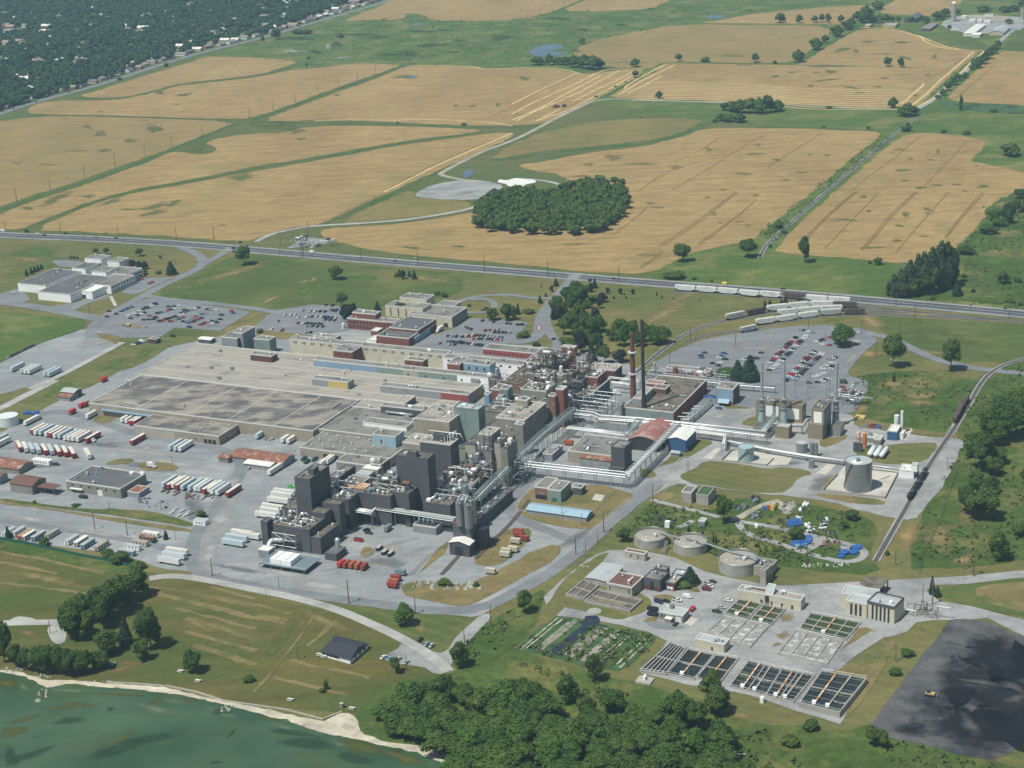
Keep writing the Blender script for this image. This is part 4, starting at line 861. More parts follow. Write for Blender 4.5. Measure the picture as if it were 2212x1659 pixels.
bld('charcoal box building left of the two chimneys','b',(-60,785),(100,812),(168,720),19,'charcoal','roof_dark',trim='charcoal',clut=2)
bld('brick gabled block with bright right wall left of the chimneys','b',(200,690),(402,712),(545,585),18,'brick','roof_brown',name='brick_building',clut=8)
b=bld('grey flat roofed hall with white parapet near the garden trees','b',(230,547),(682,612),(802,512),9,'brick_dark','roof_beige',clut=5)
bld('long low charcoal hall beside the delivery yard','b',(60,1000),(245,1045),(560,745),12,'charcoal','roof_brown',clut=5)
BH=bld('long brick boiler house with grey blue front and flat roof','b',(840,1207),(1640,1350),(2182,790),9,'brick','roof_brown',name='boiler_house',clut=12)
panel(BH,'F',.2,BH.w-.2,.2,8.7,'grey_wall');wins(BH,'F',4,4,7,6,mat='green_clad',t=.12)
bld('pale boiler annex on the roof between the chimneys','b',(1000,1057),(1140,1075),(1380,882),14,'grey_wall','roof_beige',clut=1)
bld('brown plant box behind the right chimney','b',(1350,882),(1542,920),(1572,850),13,'roof_maroon','roof_brown',name='plant_room')
bld('low box with red painted roof behind the right chimney','b',(1218,800),(1500,834),(1542,770),11,'brick','roof_redpaint',name='plant_room')
bld('long low brick switch house by the big car park','b',(1565,540),(215,612,'c'),(1607,487),5,'brick','roof_grey',name='switch_house',back='bl',clut=3)
b=bld('square brick building with a large blue front panel','c',(330,880),(630,905),(745,797),12,'brick','roof_grey',clut=2);panel(b,'F',.4,b.w-.3,2.6,11.6,'blue_clad')
m=MB();o=b.P+b.u*2-b.v*4;m.add([o+Vector((0,0,2.6)),o+b.u*8.5+Vector((0,0,2.6)),o+b.u*8.5+b.v*3.9+Vector((0,0,4.4)),o+b.v*3.9+Vector((0,0,4.4)),o+Vector((0,0,2.4)),o+b.u*8.5+Vector((0,0,2.4)),o+b.u*8.5+b.v*3.9+Vector((0,0,4.2)),o+b.v*3.9+Vector((0,0,4.2))],[(0,1,2,3),(7,6,5,4),(0,4,5,1),(1,5,6,2),(3,7,4,0)]);m.build('canopy','sky_blue',b.o)
b=bld('olive tan power house with two white wall panels behind the steel stacks','c',(1000,1110),(1792,1192),(1852,1115),12.5,'olive_tan','roof_brown',name='power_house',trim='olive_tan',clut=5)
W_=b.w;panel(b,'F',W_*.22,W_*.49,2.5,10.5,'white_panel');panel(b,'F',W_*.67,W_*.93,2.5,10.3,'white_panel');panel(b,'R',1,b.d-1,3,10,'corrugated')
b=bld('tall olive tan power house block with one white panel','e',(5,820),(220,842),(342,682),21,'olive_tan','roof_brown',name='power_house',trim='olive_tan',clut=5)
panel(b,'F',b.w*.2,b.w*.83,11.5,19.5,'white_panel');panel(b,'R',.5,b.d-.5,9,20,'corrugated');MB().obox(b.P-b.v*1.2-b.u*2,b.u,b.v,b.w+1.6,1.2,0,11).build('lower_wall','olive_tan',b.o)
bld('low louvred block with silver stripes beside the right steel stack','e',(340,1110),(478,1152),(530,1062),7,'galv','roof_dark',name='fan_house',cat='building',trim='olive_tan')
bld('low olive louvred block at the foot of the power house','34',(60,368),(180,380),(218,345),8,'olive_tan','roof_pale',name='fan_house',trim='olive_tan')
bld('low olive louvred block left under the first steel stack','c',(960,1535),(1150,1560),(1240,1480),5,'galv','roof_dark',name='fan_house',trim='olive_tan')
b=gable('building with arched faded red roof under the pipe bridge','33',(1000,478),(1200,566),(1350,400),7,3.4,'steel_dark','roof_redpaint','red_roof_hall',axis='v',cat='building',arch=True,auto=False)
b=gable('deep blue clad building with pale gabled roof','33',(1347,468),(1492,494),(1565,400),9,1.6,'deep_blue','roof_white','blue_building',axis='v',cat='building');wins(b,'R',1,0,2.4,1.2,1,4,'door_white','door')
gable('small grey shed by the blue building','33',(1372,590),(1438,604),4,3,.7,'grey_wall','roof_pale',auto=False)
b=bld('slim dark grey tower on the brick block across the yard','33',(855,545),(965,562),(1022,500),17,'charcoal_rib','roof_grey',name='process_tower',cat='tower',trim='charcoal',clut=1)
MB().obox(b.P-b.v*2.5-b.u*.8,b.u,b.v,b.w+1,2.5,0,4).build('entrance_porch','charcoal',b.o)
bld('grey flat roofed block with tan walls beside the slim dark tower','33',(482,577),(850,628),(640,434),8,'tan','roof_grey',back='bl',clut=10)
b=gable('white walled shed with a rusty roof and pale skylights','33',(583,632),(855,664),(668,562),6.5,.8,'corrugated','roof_rust','rust_roof_shed',back='bl')
bld('long low ribbed grey wall building under the pipes','b',(340,1430),(905,1502),8,6,'corrugated','roof_brown',clut=8)
b=bld('small block with rust streaked front by the green one','33',(197,890),(302,905),(395,815),8,'rust_clad','roof_grey',name='pump_house');panel(b,'F',.5,b.w-.5,0,3.4,'door_dark','door')
b=bld('small green building with a green roller door','33',(303,910),(420,926),(515,845),8,'green_clad','roof_grey',name='pump_house',clut=2);panel(b,'F',3,6.4,0,3,'door_green','door')
bld('grey concrete equipment block in the lane beside the pipe bridge','33',(265,600),(345,612),(420,530),5,'grey_wall','roof_grey',name='equipment_block',clut=5)
bld('dark low workshop between the pipe bridge and the brick blocks','33',(200,345),(330,362),(420,280),6,'charcoal','roof_brown',clut=8)
bld('small dark shed beside the red tanker lorry','33',(520,625),(580,632),(600,600),3.4,'steel_dark','roof_dark',name='shed',cat='shed')
for i,(x,y) in enumerate(((205,640),(235,615))):
    p=gp('33',x,y);m=MB();m.tube([p+Vector((0,0,1.8)),p+AV*.6+Vector((0,0,1.8)),p+AV*8+Vector((0,0,1.8)),p+AV*8.6+Vector((0,0,1.8))],[.5,1.3,1.3,.5],12);m.cbox(p+AV*2,BV,AV,2,.5,0,1.6);m.cbox(p+AV*6.5,BV,AV,2,.5,0,1.6)
    tag(m.build('lying_vessel','pipe_white',None,p),('front','rear')[i]+' white lying vessel beside the grey equipment block','tank','white lying vessels')
bld('low charcoal block right of the green building','33',(520,890),(600,902),(628,868),5,'charcoal','roof_grey',name='pump_house',clut=1)
b=gable('long narrow shed with a pale blue roof','33',(125,1082),(642,1150),(690,1090),3.2,1.4,'corrugated','sky_blue','blue_roof_shed')
bld('concrete box building beside the open concrete tank','33',(1462,932),(1548,944),(1600,884),7,'concrete_wall','roof_grey',name='pump_house',cat='building')
b=bld('open topped concrete tank with weeds in it','33',(1590,958),(1690,976),(1750,898),6,'concrete_wall','m_reed',name='concrete_tank',cat='tank',par=.9,trim='concrete_wall')
b=bld('small green brown hut near the round clarifiers','33',(1608,1185),(1660,1195),(1690,1165),3.4,'green_clad','roof_pale',name='hut',cat='hut')
b=bld('blue box plant with a bright white roof','34',(1030,405),(1110,420),(1137,362),6.5,'deep_blue','roof_white',name='blue_plant_box',cat='building')
bld('white cabinet building at the foot of the slim white column','34',(1128,432),(1165,438),(1190,402),3.6,'white_wall','roof_white',name='plant_cabinet',cat='building')
bld('low grey plant building by the three white tanks','e',(1055,1335),(1175,1350),(1225,1272),4,'grey_brick','roof_pale',name='pump_house')
bld('long low pale block behind the orange silos','e',(830,1290),(1060,1330),8,3.6,'grey_brick','roof_pale',name='pump_house',clut=3)
b=bld('white loading house by the black tank wagons','34',(1128,742),(1250,772),(1310,722),5,'white_wall','roof_white',name='loading_house',clut=2)
bld('','34',(1240,697),(1287,707),(1302,688),9.5,'white_wall','roof_pale',parent=b,z0=5)
# ---------------- charcoal complex in front ----------------
C1=bld('charcoal process block with fans and ducts crowding its roof','g',(320,1120),(945,1202),(1212,985),15,'charcoal','roof_brown',trim='charcoal',clut=26)
bld('narrow charcoal block at the left corner by the white trailers','g',(108,1065),(215,1082),(305,1002),15,'charcoal','roof_dark',trim='charcoal')
bld('lower charcoal wing with tan roof and one round vent','g',(955,1330),(1115,1357),(1432,1102),10.5,'charcoal','roof_brown',trim='charcoal',clut=2)
bld('charcoal step block between tower and fan roof','g',(950,905),(1207,928),(1292,838),18,'charcoal','roof_brown',trim='charcoal')
bld('tall charcoal stair block right of the furthest left tower','g',(1150,745),(1437,787),(1512,718),21,'charcoal','roof_brown',trim='charcoal')
bld('low tan roofed dock building behind the backed up white trailers','g',(470,830),(690,860),34,6,'charcoal','roof_brown',trim='charcoal',clut=3)
bld('charcoal hall with a grey roof behind the furthest left tower','g',(1255,315),(1440,325),(1715,112),16,'charcoal','roof_grey',trim='charcoal',clut=3)
bld('charcoal block with pipework on the roof beside the pipe bridge start','32',(640,985),(805,1002),(885,937),19,'charcoal','roof_brown',trim='charcoal',clut=12)
b=bld('long charcoal front wall behind the silver pipe bridge','32',(885,938),(1160,975),26,19.5,'charcoal','roof_brown',trim='charcoal',clut=18)
bld('charcoal bay projecting below the broad tower','f',(85,1390),(310,1420),9,20.5,'charcoal','roof_brown',trim='charcoal',clut=2)
bld('thin charcoal fin wall block running back to the broad tower','f',(310,1420),(400,1430),(575,1265),22,'charcoal','roof_brown',trim='charcoal')
bld('charcoal block with a tan roof right of the fin wall','f',(490,1322),(650,1338),(686,1290),21,'charcoal','roof_brown',trim='charcoal')
b=bld('charcoal process hall under a tangle of vessels and pipes','32',(1440,1020),(1682,1048),(2010,752),15,'charcoal','roof_brown',trim='charcoal',clut=60)
bld('brown roofed charcoal annex between the two broad towers','f',(860,1182),(1050,1200),(1135,1035),17,'charcoal','roof_brown',trim='charcoal',clut=2)
bld('shed with a rusted orange roof on the charcoal complex','32',(765,890),(940,910),(1000,855),21.5,'corrugated','roof_orange',name='orange_roof_shed',cat='shed',trim='steel_rust',par=.1)
bld('grey roofed low block behind the orange roof','32',(770,835),(925,855),(995,805),17,'charcoal','roof_grey',clut=2)
bld('pale blue grey lean to roof behind the orange roof','32',(850,775),(975,790),(1010,745),16,'steel_blue','roof_pale',par=0)
bld('cream sheeted roof patch beside the broad tower','32',(910,725),(1050,742),(1085,702),17,'tan','roof_white',par=0,clut=1)
bld('brown plant block left of the broad tower','32',(990,690),(1080,700),(1145,640),18,'charcoal','roof_brown',clut=2)
b=bld('small charcoal shed with a steel roof vessel beside the red containers','g',(1190,1590),(1400,1610),(1545,1475),4.5,'charcoal','roof_dark',name='pump_house',trim='charcoal',par=.1)
p=b.P+b.u*b.w*.4+b.v*b.d*.9;m=MB();m.cone(p,1.6,1.6,4.5,9.5,14);m.cone(p,1.6,.4,9.5,10.4,14);m.build('vessel','pipe_silver',b.o)
SH_=bld('charcoal silo house with red edged roof','32',(1697,1200),(1862,1222),(1965,1145),17,'charcoal','roof_brown',name='silo_house',trim='brick_red',par=.4,clut=2)
b=gable('charcoal rail shed with a white gabled roof and dark doorway','32',(1668,1365),(1840,1392),7,8,1.6,'charcoal','roof_white','rail_shed',axis='v');panel(b,'F',b.w*.28,b.w*.67,0,6,'door_dark','door')
bld('narrow charcoal annex behind the silo house','32',(1905,1262),(1965,1272),(2012,1228),12,'charcoal','roof_pale',trim='charcoal')
b=bld('long low charcoal block along the yard under the pipe bridge','32',(1860,1170),(1920,1178),50,7,'charcoal','roof_dark',trim='charcoal',clut=9)
b=bld('grey slatted cooling unit under the pipe bridge','32',(1355,1215),(1550,1248),(1595,1200),5,'grey_wall','roof_dark',name='cooling_tower',cat='machine',clut=0)
for i in range(4):m=MB();p=b.P+b.u*(3+i*3)+b.v*3;m.tube([p+Vector((0,0,5)),p+Vector((0,0,9))],.6,8);m.build('pipe','steel_blue',b.o)
# ---------------- offices ----------------
for lb,fl,fr,br,h,wl_,rf,cl in (
  ('white flat roofed hall with dark roof, left wing of the white laboratory',(152,790),(372,822),(688,692),7.5,'white_wall','roof_dark',6),
  ('white front hall with large dark roof in the white laboratory',(325,862),(607,888),(910,727),7.5,'white_wall','roof_dark',5),
  ('white box with a plain white roof and loading door',(672,855),(785,870),(880,815),6.5,'white_wall','roof_white',0),
  ('two storey white office wing with window rows facing the car park',(785,797),(945,817),(1135,724),7.5,'white_wall','roof_grey',1),
  ('rear right two storey white office wing',(880,698),(1100,716),(1198,655),8,'white_wall','roof_grey',1),
  ('raised white block with roof machines, laboratory',(620,657),(730,670),(830,617),10,'white_wall','roof_dark',4),
  ('tall white block with dark corner window at the back of the laboratory',(730,573),(858,590),(925,553),12,'white_wall','roof_grey',1),
  ('white low block at the far right corner of the laboratory',(925,600),(1010,617),(1075,577),8.5,'white_wall','roof_grey',0),
  ('small raised white penthouse block, centre of the laboratory',(790,688),(897,706),(995,655),10.5,'white_wall','roof_grey',2)):
    b=bld(lb,'21',fl,fr,br,h,wl_,rf,name='laboratory_building',clut=cl)
    if 'two storey' in lb:
        wins(b,'R',8,4.6,6.4,2.2);wins(b,'R',8,1.2,3,2.2);wins(b,'F',3,4.6,6.4,1.6)
    if 'loading door' in lb:panel(b,'F',5,8.5,0,3.6,'door_dark','door')
    if 'corner window' in lb:panel(b,'F',b.w*.65,b.w-.4,5,8.5,'glass','window')
for lb,fl,fr,br,h,wl_,rf,cl in (
  ('large tan office block with right side painted grey for shade by the small car park',(1320,1050),(1670,1097),(1808,1012),9,'cream','roof_grey',2),
  ('raised tan block in the middle of the tan offices',(1340,1002),(1432,1015),(1505,970),12,'cream','roof_grey',1),
  ('top tan block with pale roof, rearmost of the offices',(1240,912),(1468,935),(1545,895),13,'cream','roof_grey',3),
  ('left tan wing with slit windows behind the round tree',(1115,985),(1330,1012),(1400,962),9,'cream','roof_grey',1),
  ('low tan wing with angled roof beside the lawn',(1500,1010),(1650,1025),(1600,935),8,'cream','roof_grey',0),
  ('brick office with two rows of windows facing the yard',(785,1092),(1182,1140),(845,1062),9,'brick','roof_grey',2),
  ('higher brick block with grey roof behind the brick office',(830,1042),(1030,1062),(1085,1035),13,'brick','roof_grey',2),
  ('wide brick hall with dark roof and flue between the offices',(1150,1172),(1410,1190),(1490,1085),9,'brick','roof_dark',4),
  ('front brick hall with dark roof edge, nearest of the brick offices',(1038,1240),(1325,1264),(1420,1172),6.8,'brick','roof_dark',4),
  ('low shed with a bright white roof and pale blue side',(1318,1255),(1347,1277),(1460,1190),5,'blue_clad','roof_white',0),
  ('small bright red brick annex beside the white lorry',(1400,1190),(1462,1196),(1560,1137),5.5,'brick','roof_dark',1),
  ('low brick hut with grey roof at the edge of the left car park',(495,1242),(690,1262),(520,1217),4,'brick','roof_grey',2),
  ('small cream roofed box by the brick hall',(990,1197),(1052,1203),(1087,1176),4.5,'brick','roof_white',0),
  ('low white canopy building in the brick yard',(955,1277),(1036,1284),(995,1237),3,'white_wall','roof_white',0)):
    b=bld(lb,'22',fl,fr,br,h,wl_,rf,name='office_building',clut=cl,back='bl' if lb.startswith(('brick office','low brick hut','low white canopy')) else 'br')
    if 'window' in lb and 'brick' in lb:wins(b,'F',13,5.6,7.4,1.6);wins(b,'F',13,1.6,3.4,1.6)
    if 'slit' in lb:wins(b,'F',3,1,8,1)
    if lb.startswith('large tan'):panel(b,'R',.3,b.d-.3,.3,8.6,'grey_brick');panel(b,'F',b.w-8,b.w-4,0,3.6,'door_dark','door')  # grey panel over the tan right wall puts its shade into the colour
b=bld('long pinkish red block with white roof rim and small windows','a',(540,217),(1490,322),(662,135),5,'brick_red','roof_grey',name='office_building',back='bl',clut=3);wins(b,'F',14,1.6,2.8,1.2)
bld('small white block at the left end of the pipe tangle','a',(1165,537),(1305,560),(1400,470),12,'white_wall','roof_grey',clut=1)
b=gable('white entrance canopy at the corner of the works','21',(1712,1268),(1800,1288),7,3.4,.5,'trim_dark','roof_white','canopy')
# ---------------- south west sheds ----------------
b=bld('pale brick maintenance building with dark roof and white doors','31',(570,837),(1047,902),(1292,772),7,'grey_brick','roof_dark',name='workshop',clut=7)
wins(b,'F',6,4.2,5.6,1.6);panel(b,'F',b.w*.57,b.w*.66,0,4.2,'door_white','door')
m=MB();m.obox(b.P+b.u*b.w*.08-b.v*2.2,b.u,b.v,10,2.1,3,3.2,True);m.build('canopy','roof_white',b.o)
bld('small lean to with a rusty roof at the end of the workshop','31',(1098,925),(1190,945),(1270,887),4,'grey_wall','roof_rust',name='shed',cat='shed',par=.1)
b=gable('dark red roofed house shaped shed with a pale gable front','31',(85,852),(262,887),(365,815),6.5,2.2,'grey_brick','roof_maroon',axis='u')
b=thing('open_canopy','open canopy with dark red roof on steel posts','canopy',G(*D('31',400,950)))
c0=G(*D('31',290,882),5);c1=G(*D('31',462,908),5);c2=G(*D('31',488,872),5);c0.z=c1.z=c2.z=0
uu=(c1-c0).normalized();vv=Vector((-uu.y,uu.x,0));MB().obox(c0,uu,vv,(c1-c0).length,8,4.8,5.1,True).build('roof','roof_maroon',b)
for a in (0.3,.5,.98):
    for e in (.3,7.4):m=MB();p=c0+uu*(c1-c0).length*a+vv*e;m.tube([p,p+Vector((0,0,4.8))],.18,6);m.build('post','steel_blue',b)
gable('long shed with a rusty brown roof at the left edge','31',(-160,690),(188,722),(302,652),4,2,'grey_brick','roof_rust',axis='u')
gable('grey shed at the left edge with brown roof slope','31',(-160,790),(8,803),(95,765),5,1.2,'grey_wall','roof_maroon',axis='u')
b=bld('white portable office beside the red and white trailers','31',(275,647),(415,670),(437,650),3.2,'white_wall','roof_white',name='portable_office',cat='cabin',par=.1,trim='white_wall');wins(b,'F',5,1.2,2.2,.9)
gable('weathered shed with a pale grey gabled roof near the west lawn','31',(525,62),(645,72),(695,36),5,1.4,'charcoal','roof_pale',axis='u')
gable('low shed with a reddish roof in front of the grey roofed shed','31',(500,105),(595,120),(650,80),3.4,.8,'grey_wall','roof_rust',axis='u')
gable('long yard shed with a patchy rust red roof','31',(1985,622),(265,658,'32'),(1975,537),4,1.8,'grey_wall','roof_rust','yard_shed',back='bl',axis='u')
gable('short rust roofed end of the long yard shed','31',(1885,632),(1970,642),7,3.6,.9,'grey_brick','roof_rust','yard_shed')
gable('low shed with a cream sheet roof in front of the rusty one','31',(2105,682),(130,705,'32'),(180,652,'32'),3.4,.6,'corrugated','roof_white','yard_shed')
b=bld('white gatehouse hut at the end of the hedge','31',(1668,1172),(1750,1200),(1790,1178),3.2,'white_wall','roof_pale',name='gatehouse',cat='hut',par=.1);wins(b,'F',3,1.2,2.2,1)
b=bld('weathered brick hut in the west parking area','21',(1275,1265),(1345,1275),(1362,1255),4,'brick_dark','roof_brown',name='guard_hut',cat='hut',par=.1)
P=[G(*D('42',x,y),3) for x,y in ((550,652),(815,727),(982,582),(684,515))]
for p in P:p.z=0
b=thing('pavilion','lakeside pavilion with dark hipped roof and open screened front','pavilion',(sum(P,Vector())/4))
c=sum(P,Vector())/4;m=MB();Q=[c+(p-c)*.95 for p in P]
hx=(P[0]+P[1])/2;hy=(P[2]+P[3])/2;r0=P[0].lerp(P[1],.5).lerp((P[3]+P[2])/2,.12)*1;
r1=(P[0]+P[3])/2;r2=(P[1]+P[2])/2;ra=r1.lerp(r2,.18);rb=r1.lerp(r2,.96)
z3=Vector((0,0,3.05));z5=Vector((0,0,5.6))
m.add([P[0]+z3,P[1]+z3,P[2]+z3,P[3]+z3,ra+z5,rb+z5],[(0,1,5,4),(1,2,5),(2,3,4,5),(3,0,4),(3,2,1,0)]);m.build('roof','roof_shingle',b)
m=MB();q=[c+(p-c)*.93 for p in P];mid0=q[0].lerp(q[1],.62);mid3=q[3].lerp(q[2],.62)
m.prism([mid0,q[1],q[2],mid3],0,3.0);m.build('wall','white_wall',b)
m=MB();m.prism([q[0],mid0-(mid0-q[0]).normalized()*.1,mid3-(mid3-q[3]).normalized()*.1,q[3]],0,.9);m.build('low_wall','white_wall',b)
m=MB();m.prism([q[0].lerp(c,.02),mid0.lerp(c,.02),mid3.lerp(c,.02),q[3].lerp(c,.02)],.9,2.9,False);m.build('screen','door_dark',b)
for i in range(8):p=q[0].lerp(q[1],i/7);m=MB();m.tube([p,p+Vector((0,0,3))],.1,6);m.build('post','white_wall',b)
m=MB()
for i in range(3):
    p=q[1].lerp(q[2],.25+.25*i);d_=(q[2]-q[1]).normalized();nn=Vector((d_.y,-d_.x,0));m.obox(p,d_,nn,1.6,.08,1,2.4,True)
m.build('window','glass',b)
# ---------------- pipe bridges ----------------
def xpts(k,s,h):
    return [G(*D(k,*[float(v) for v in t.split(',')]),h) for t in s.split()]
def pipe_rack(label,pts,width,pipes,leg=9,frame='steel_blue',deck=2,truss=True,legs=True,name='pipe_bridge',group=None):
    c=pts[0];o=thing(name,label,'pipe bridge',(c.x,c.y,0),0,group)
    fr=MB()
    def side(d):
        out=[]
        for i in range(len(pts)):
            a=pts[max(i-1,0)];b=pts[min(i+1,len(pts)-1)];t=(b-a);t.z=0;t.normalize();out.append(pts[i]+Vector((-t.y,t.x,0))*d)
        return out
    L_,R_=side(width/2),side(-width/2)
    for e in (L_,R_):
        fr.tube(e,.22,4)
        if truss:fr.tube([p+Vector((0,0,deck)) for p in e],.18,4)
    for i in range(len(pts)-1):
        n=max(1,int((pts[i+1]-pts[i]).length/3.2))
        for j in range(n+1):
            a=L_[i].lerp(L_[i+1],j/n);b=R_[i].lerp(R_[i+1],j/n);fr.bar(a,b,.14)
            if truss:
                for e,f in ((L_,a),(R_,b)):
                    fr.bar(f,f+Vector((0,0,deck)),.11)
                    if j<n:fr.bar(f,e[i].lerp(e[i+1],(j+1)/n)+Vector((0,0,deck)),.09)
                fr.bar(a+Vector((0,0,deck)),b+Vector((0,0,deck)),.1)
    fr.build('frame',frame,o)
    for (off,dz,r,mt) in pipes:
        m=MB();m.tube([p+Vector((0,0,dz+r+.1)) for p in side(off*width/2)],r,8);m.build('pipe',mt,o)
    if legs:
        for i in range(len(pts)-1):
            n=max(1,int((pts[i+1]-pts[i]).length/leg))
            for j in range(n+(i==len(pts)-2)):
                for e in (L_,R_):
                    p=e[i].lerp(e[i+1],j/n);m=MB();m.bar(Vector((p.x,p.y,0)),p,.2);m.build('leg',frame,o)
    return o
W8=[(-.7,0,.35,'pipe_white'),(-.25,0,.28,'pipe_silver'),(.2,0,.4,'pipe_white'),(.7,0,.3,'pipe_silver')]
W8b=[(-.6,0,.3,'galv'),(0,0,.35,'pipe_silver'),(.6,0,.25,'steel_blue'),(-.5,2.1,.25,'pipe_white'),(.5,2.1,.25,'galv')]
pipe_rack('two level blue grey pipe bridge running diagonally from the silos to the brick stacks',xpts('d','1028,1080 1104,1004 1172,941 1238,887',12),6.5,W8b,8)
pipe_rack('long silver pipe bridge along the front of the charcoal blocks',xpts('32','820,1080 1000,1108 1050,1068 1720,1168',10),5.5,[(a,b,r*1.7,c) for a,b,r,c in W8],12,'galv',truss=False)
pipe_rack('silver pipe bridge crossing the lane in front of the small green building',xpts('33','55,690 990,792',9),4.5,W8,10,'galv',deck=1.6)
pipe_rack('narrow pipe bridge climbing back past the slim dark tower and red arched roof',xpts('33','992,790 1430,352',9),4.2,W8[:3],9,'galv',deck=1.8)
pipe_rack('long bridge of thick white pipes from the works to the power house',xpts('33','520,242 700,262 760,290 1080,312 1600,365 2195,432',8),6,W8+[(0,1.3,.5,'pipe_white')],11,'galv',truss=False)
pipe_rack('white pipe bridge beside the grey flat roofed block',xpts('33','480,372 980,432',8),4,W8,10,'galv',truss=False)
pipe_rack('short steel truss bridge left of the red arched roof',xpts('33','978,432 1112,308',8),4,W8[:2],8,'steel_blue')
pipe_rack('white pipe rack running behind the deep blue building',xpts('33','1570,402 1845,440 1832,515',6),3,W8[:3],9,'galv',truss=False)
pipe_rack('pair of low white pipes running past the bare slope to the big tank',xpts('33','1850,492 2211,568',3)+xpts('34','340,625 660,668',3),2.4,[(-.6,0,.4,'pipe_white'),(.5,0,.45,'pipe_white')],14,'steel_dark',truss=False)
pipe_rack('single white pipe from the big tank to the loading house',xpts('34','900,708 1130,738',3),1.2,[(0,0,.4,'pipe_white')],12,'steel_dark',truss=False)
pipe_rack('steel pipe ramp climbing between the first two steel stacks',xpts('c','1130,1610 1340,1370',6),4.5,W8,8,'steel_blue')
pipe_rack('silver pipe bridge bending in front of the power house panels',xpts('c','1260,1490 1790,1530 1870,1412 1950,1412',6),2.4,[(-.6,0,.5,'pipe_silver'),(.6,0,.35,'pipe_white')],9,'steel_dark',truss=False)
pipe_rack('thick dull pipe on trestles crossing from the switch house to the stacks',xpts('c','-60,742 600,815 1330,872',5),1.8,[(0,0,.6,'galv'),(.9,0,.3,'galv')],12,'galv',truss=False)
pipe_rack('white pipe bridge reaching the brick chimney from the grey hall',xpts('b','600,700 1120,762',9),2,[(0,0,.45,'pipe_white')],12,'galv',truss=False)
pipe_rack('lower white pipe bridge ending at the brick chimney',xpts('b','590,772 960,815',9),2,[(-.5,0,.3,'pipe_white'),(.5,0,.3,'pipe_white')],10,'galv',truss=False)
pipe_rack('pipe trestle beside the brick boiler house with short white branches',xpts('b','1900,1430 2190,1190',4)+xpts('c','230,1080',4),3,W8[:2],8,'steel_blue')
for i,(k,s) in enumerate((('b','1845,1300 2010,1308'),('b','1765,1358 1965,1372'),('b','2030,1185 2170,1190'),('b','1990,1225 2110,1230'),('b','1810,1400 1940,1415'))):
    m=MB();p=xpts(k,s,5);m.tube([Vector((p[0].x,p[0].y,2)),p[0],p[1],Vector((p[1].x,p[1].y,2))],.35,8)
    tag(m.build('branch_pipe','pipe_white',None,(p[0].x,p[0].y,0)),'short white branch pipe beside the brick boiler house, '+('second','lowest but one','topmost','third','lowest')[i]+' of five','pipe','branch pipes by the boiler house')
def steel_frame(label,P,u,v,w,d,h,nx,ny,nz,t=.2,mat='steel_blue',npipe=12,nves=6,name='steel_structure',z0=0):
    c=P+u*w/2+v*d/2;o=thing(name,label,'steel structure',(c.x,c.y,0));m=MB()
    Z=lambda z:Vector((0,0,z))
    for i in range(nx+1):
        for j in range(ny+1):
            p=P+u*w*i/nx+v*d*j/ny;m.bar(p+Z(z0),p+Z(h),t)
    for k in range(1,nz+1):
        z=z0+(h-z0)*k/nz
        for i in range(nx+1):m.bar(P+u*w*i/nx+Z(z),P+u*w*i/nx+v*d+Z(z),t*.8)
        for j in range(ny+1):m.bar(P+v*d*j/ny+Z(z),P+v*d*j/ny+u*w+Z(z),t*.8)
    for i in range(nx):
        m.bar(P+u*w*i/nx+Z(z0),P+u*w*(i+1)/nx+Z(z0+(h-z0)/nz),t*.6);m.bar(P+u*w*(i+1)/nx+Z(h-(h-z0)/nz),P+u*w*i/nx+Z(h),t*.6)
    m.build('frame',mat,o)
    for k in range(npipe):
        z=z0+(h-z0)*(rnd.randint(1,nz)/nz)+rnd.uniform(.3,2);a=P+u*rnd.uniform(0,w)+v*rnd.uniform(0,d)
        dd=u if rnd.random()<.6 else v;L=rnd.uniform(3,10)*(1 if rnd.random()<.5 else-1);b=a+dd*L
        m=MB();r=rnd.uniform(.12,.38);e=b+(v if dd is u else u)*rnd.uniform(-3,3)
        m.tube([a+Z(z-rnd.uniform(1,4)),a+Z(z),b+Z(z),e+Z(z),e+Z(z-rnd.uniform(1,4))],r,6)
        m.build('pipe',rnd.choice(['pipe_silver','galv','pipe_white','steel_rust','steel_dark','galv']),o)
    for k in range(nves):
        lv=rnd.randint(1,nz);z=z0+(h-z0)*lv/nz;a=P+u*rnd.uniform(1,w-1)+v*rnd.uniform(1,d-1);m=MB();r=rnd.uniform(.8,1.8)
        if rnd.random()<.6:hh=rnd.uniform(2,6);m.cone(a,r,r,z,z+hh,12);m.cone(a,r,r*.3,z+hh,z+hh+r*.5,12)
        else:m.tube([a+Z(z+r+.3),a+u*rnd.uniform(3,6)+Z(z+r+.3)],r,10)
        m.build('vessel',rnd.choice(['galv','pipe_silver','steel_dark','steel_rust','pipe_white','silo_steel']),o)
    return o
steel_frame('open galvanised pipe frame at the corner of the delivery yard',gp('b',20,1080,12),BV,AV,22,22,12,4,3,2,.22,'galv',14,2)
steel_frame('tallest rusty steel tower rising from the pipe tangle',gp('a',1495,300,34),BV,AV,15,12,34,3,2,8,.24,'steel_dark',30,16)
steel_frame('wide steel deck crowded with vessels on the dark brick building',gp('a',1560,420,26),BV,AV,34,22,27,6,3,5,.2,'steel_rust',46,28)
steel_frame('rusty steel pipe tangle in the middle of the brick blocks',gp('a',1150,640,23),BV,AV,44,24,23,7,3,4,.2,'steel_rust',60,26)
steel_frame('dark steel frame stepping towards the white curved duct',gp('a',1330,860,22),BV,AV,30,18,24,5,3,4,.2,'steel_dark',40,18)
steel_frame('purplish steel deck with tall legs over the white wall',gp('a',640,700,17),BV,AV,32,10,17,6,1,3,.2,'steel_rust',22,4)
steel_frame('silver pipe cluster with vertical vessels before the teal box',gp('a',640,1180,18),BV,AV,24,12,19,4,2,3,.16,'galv',26,14)
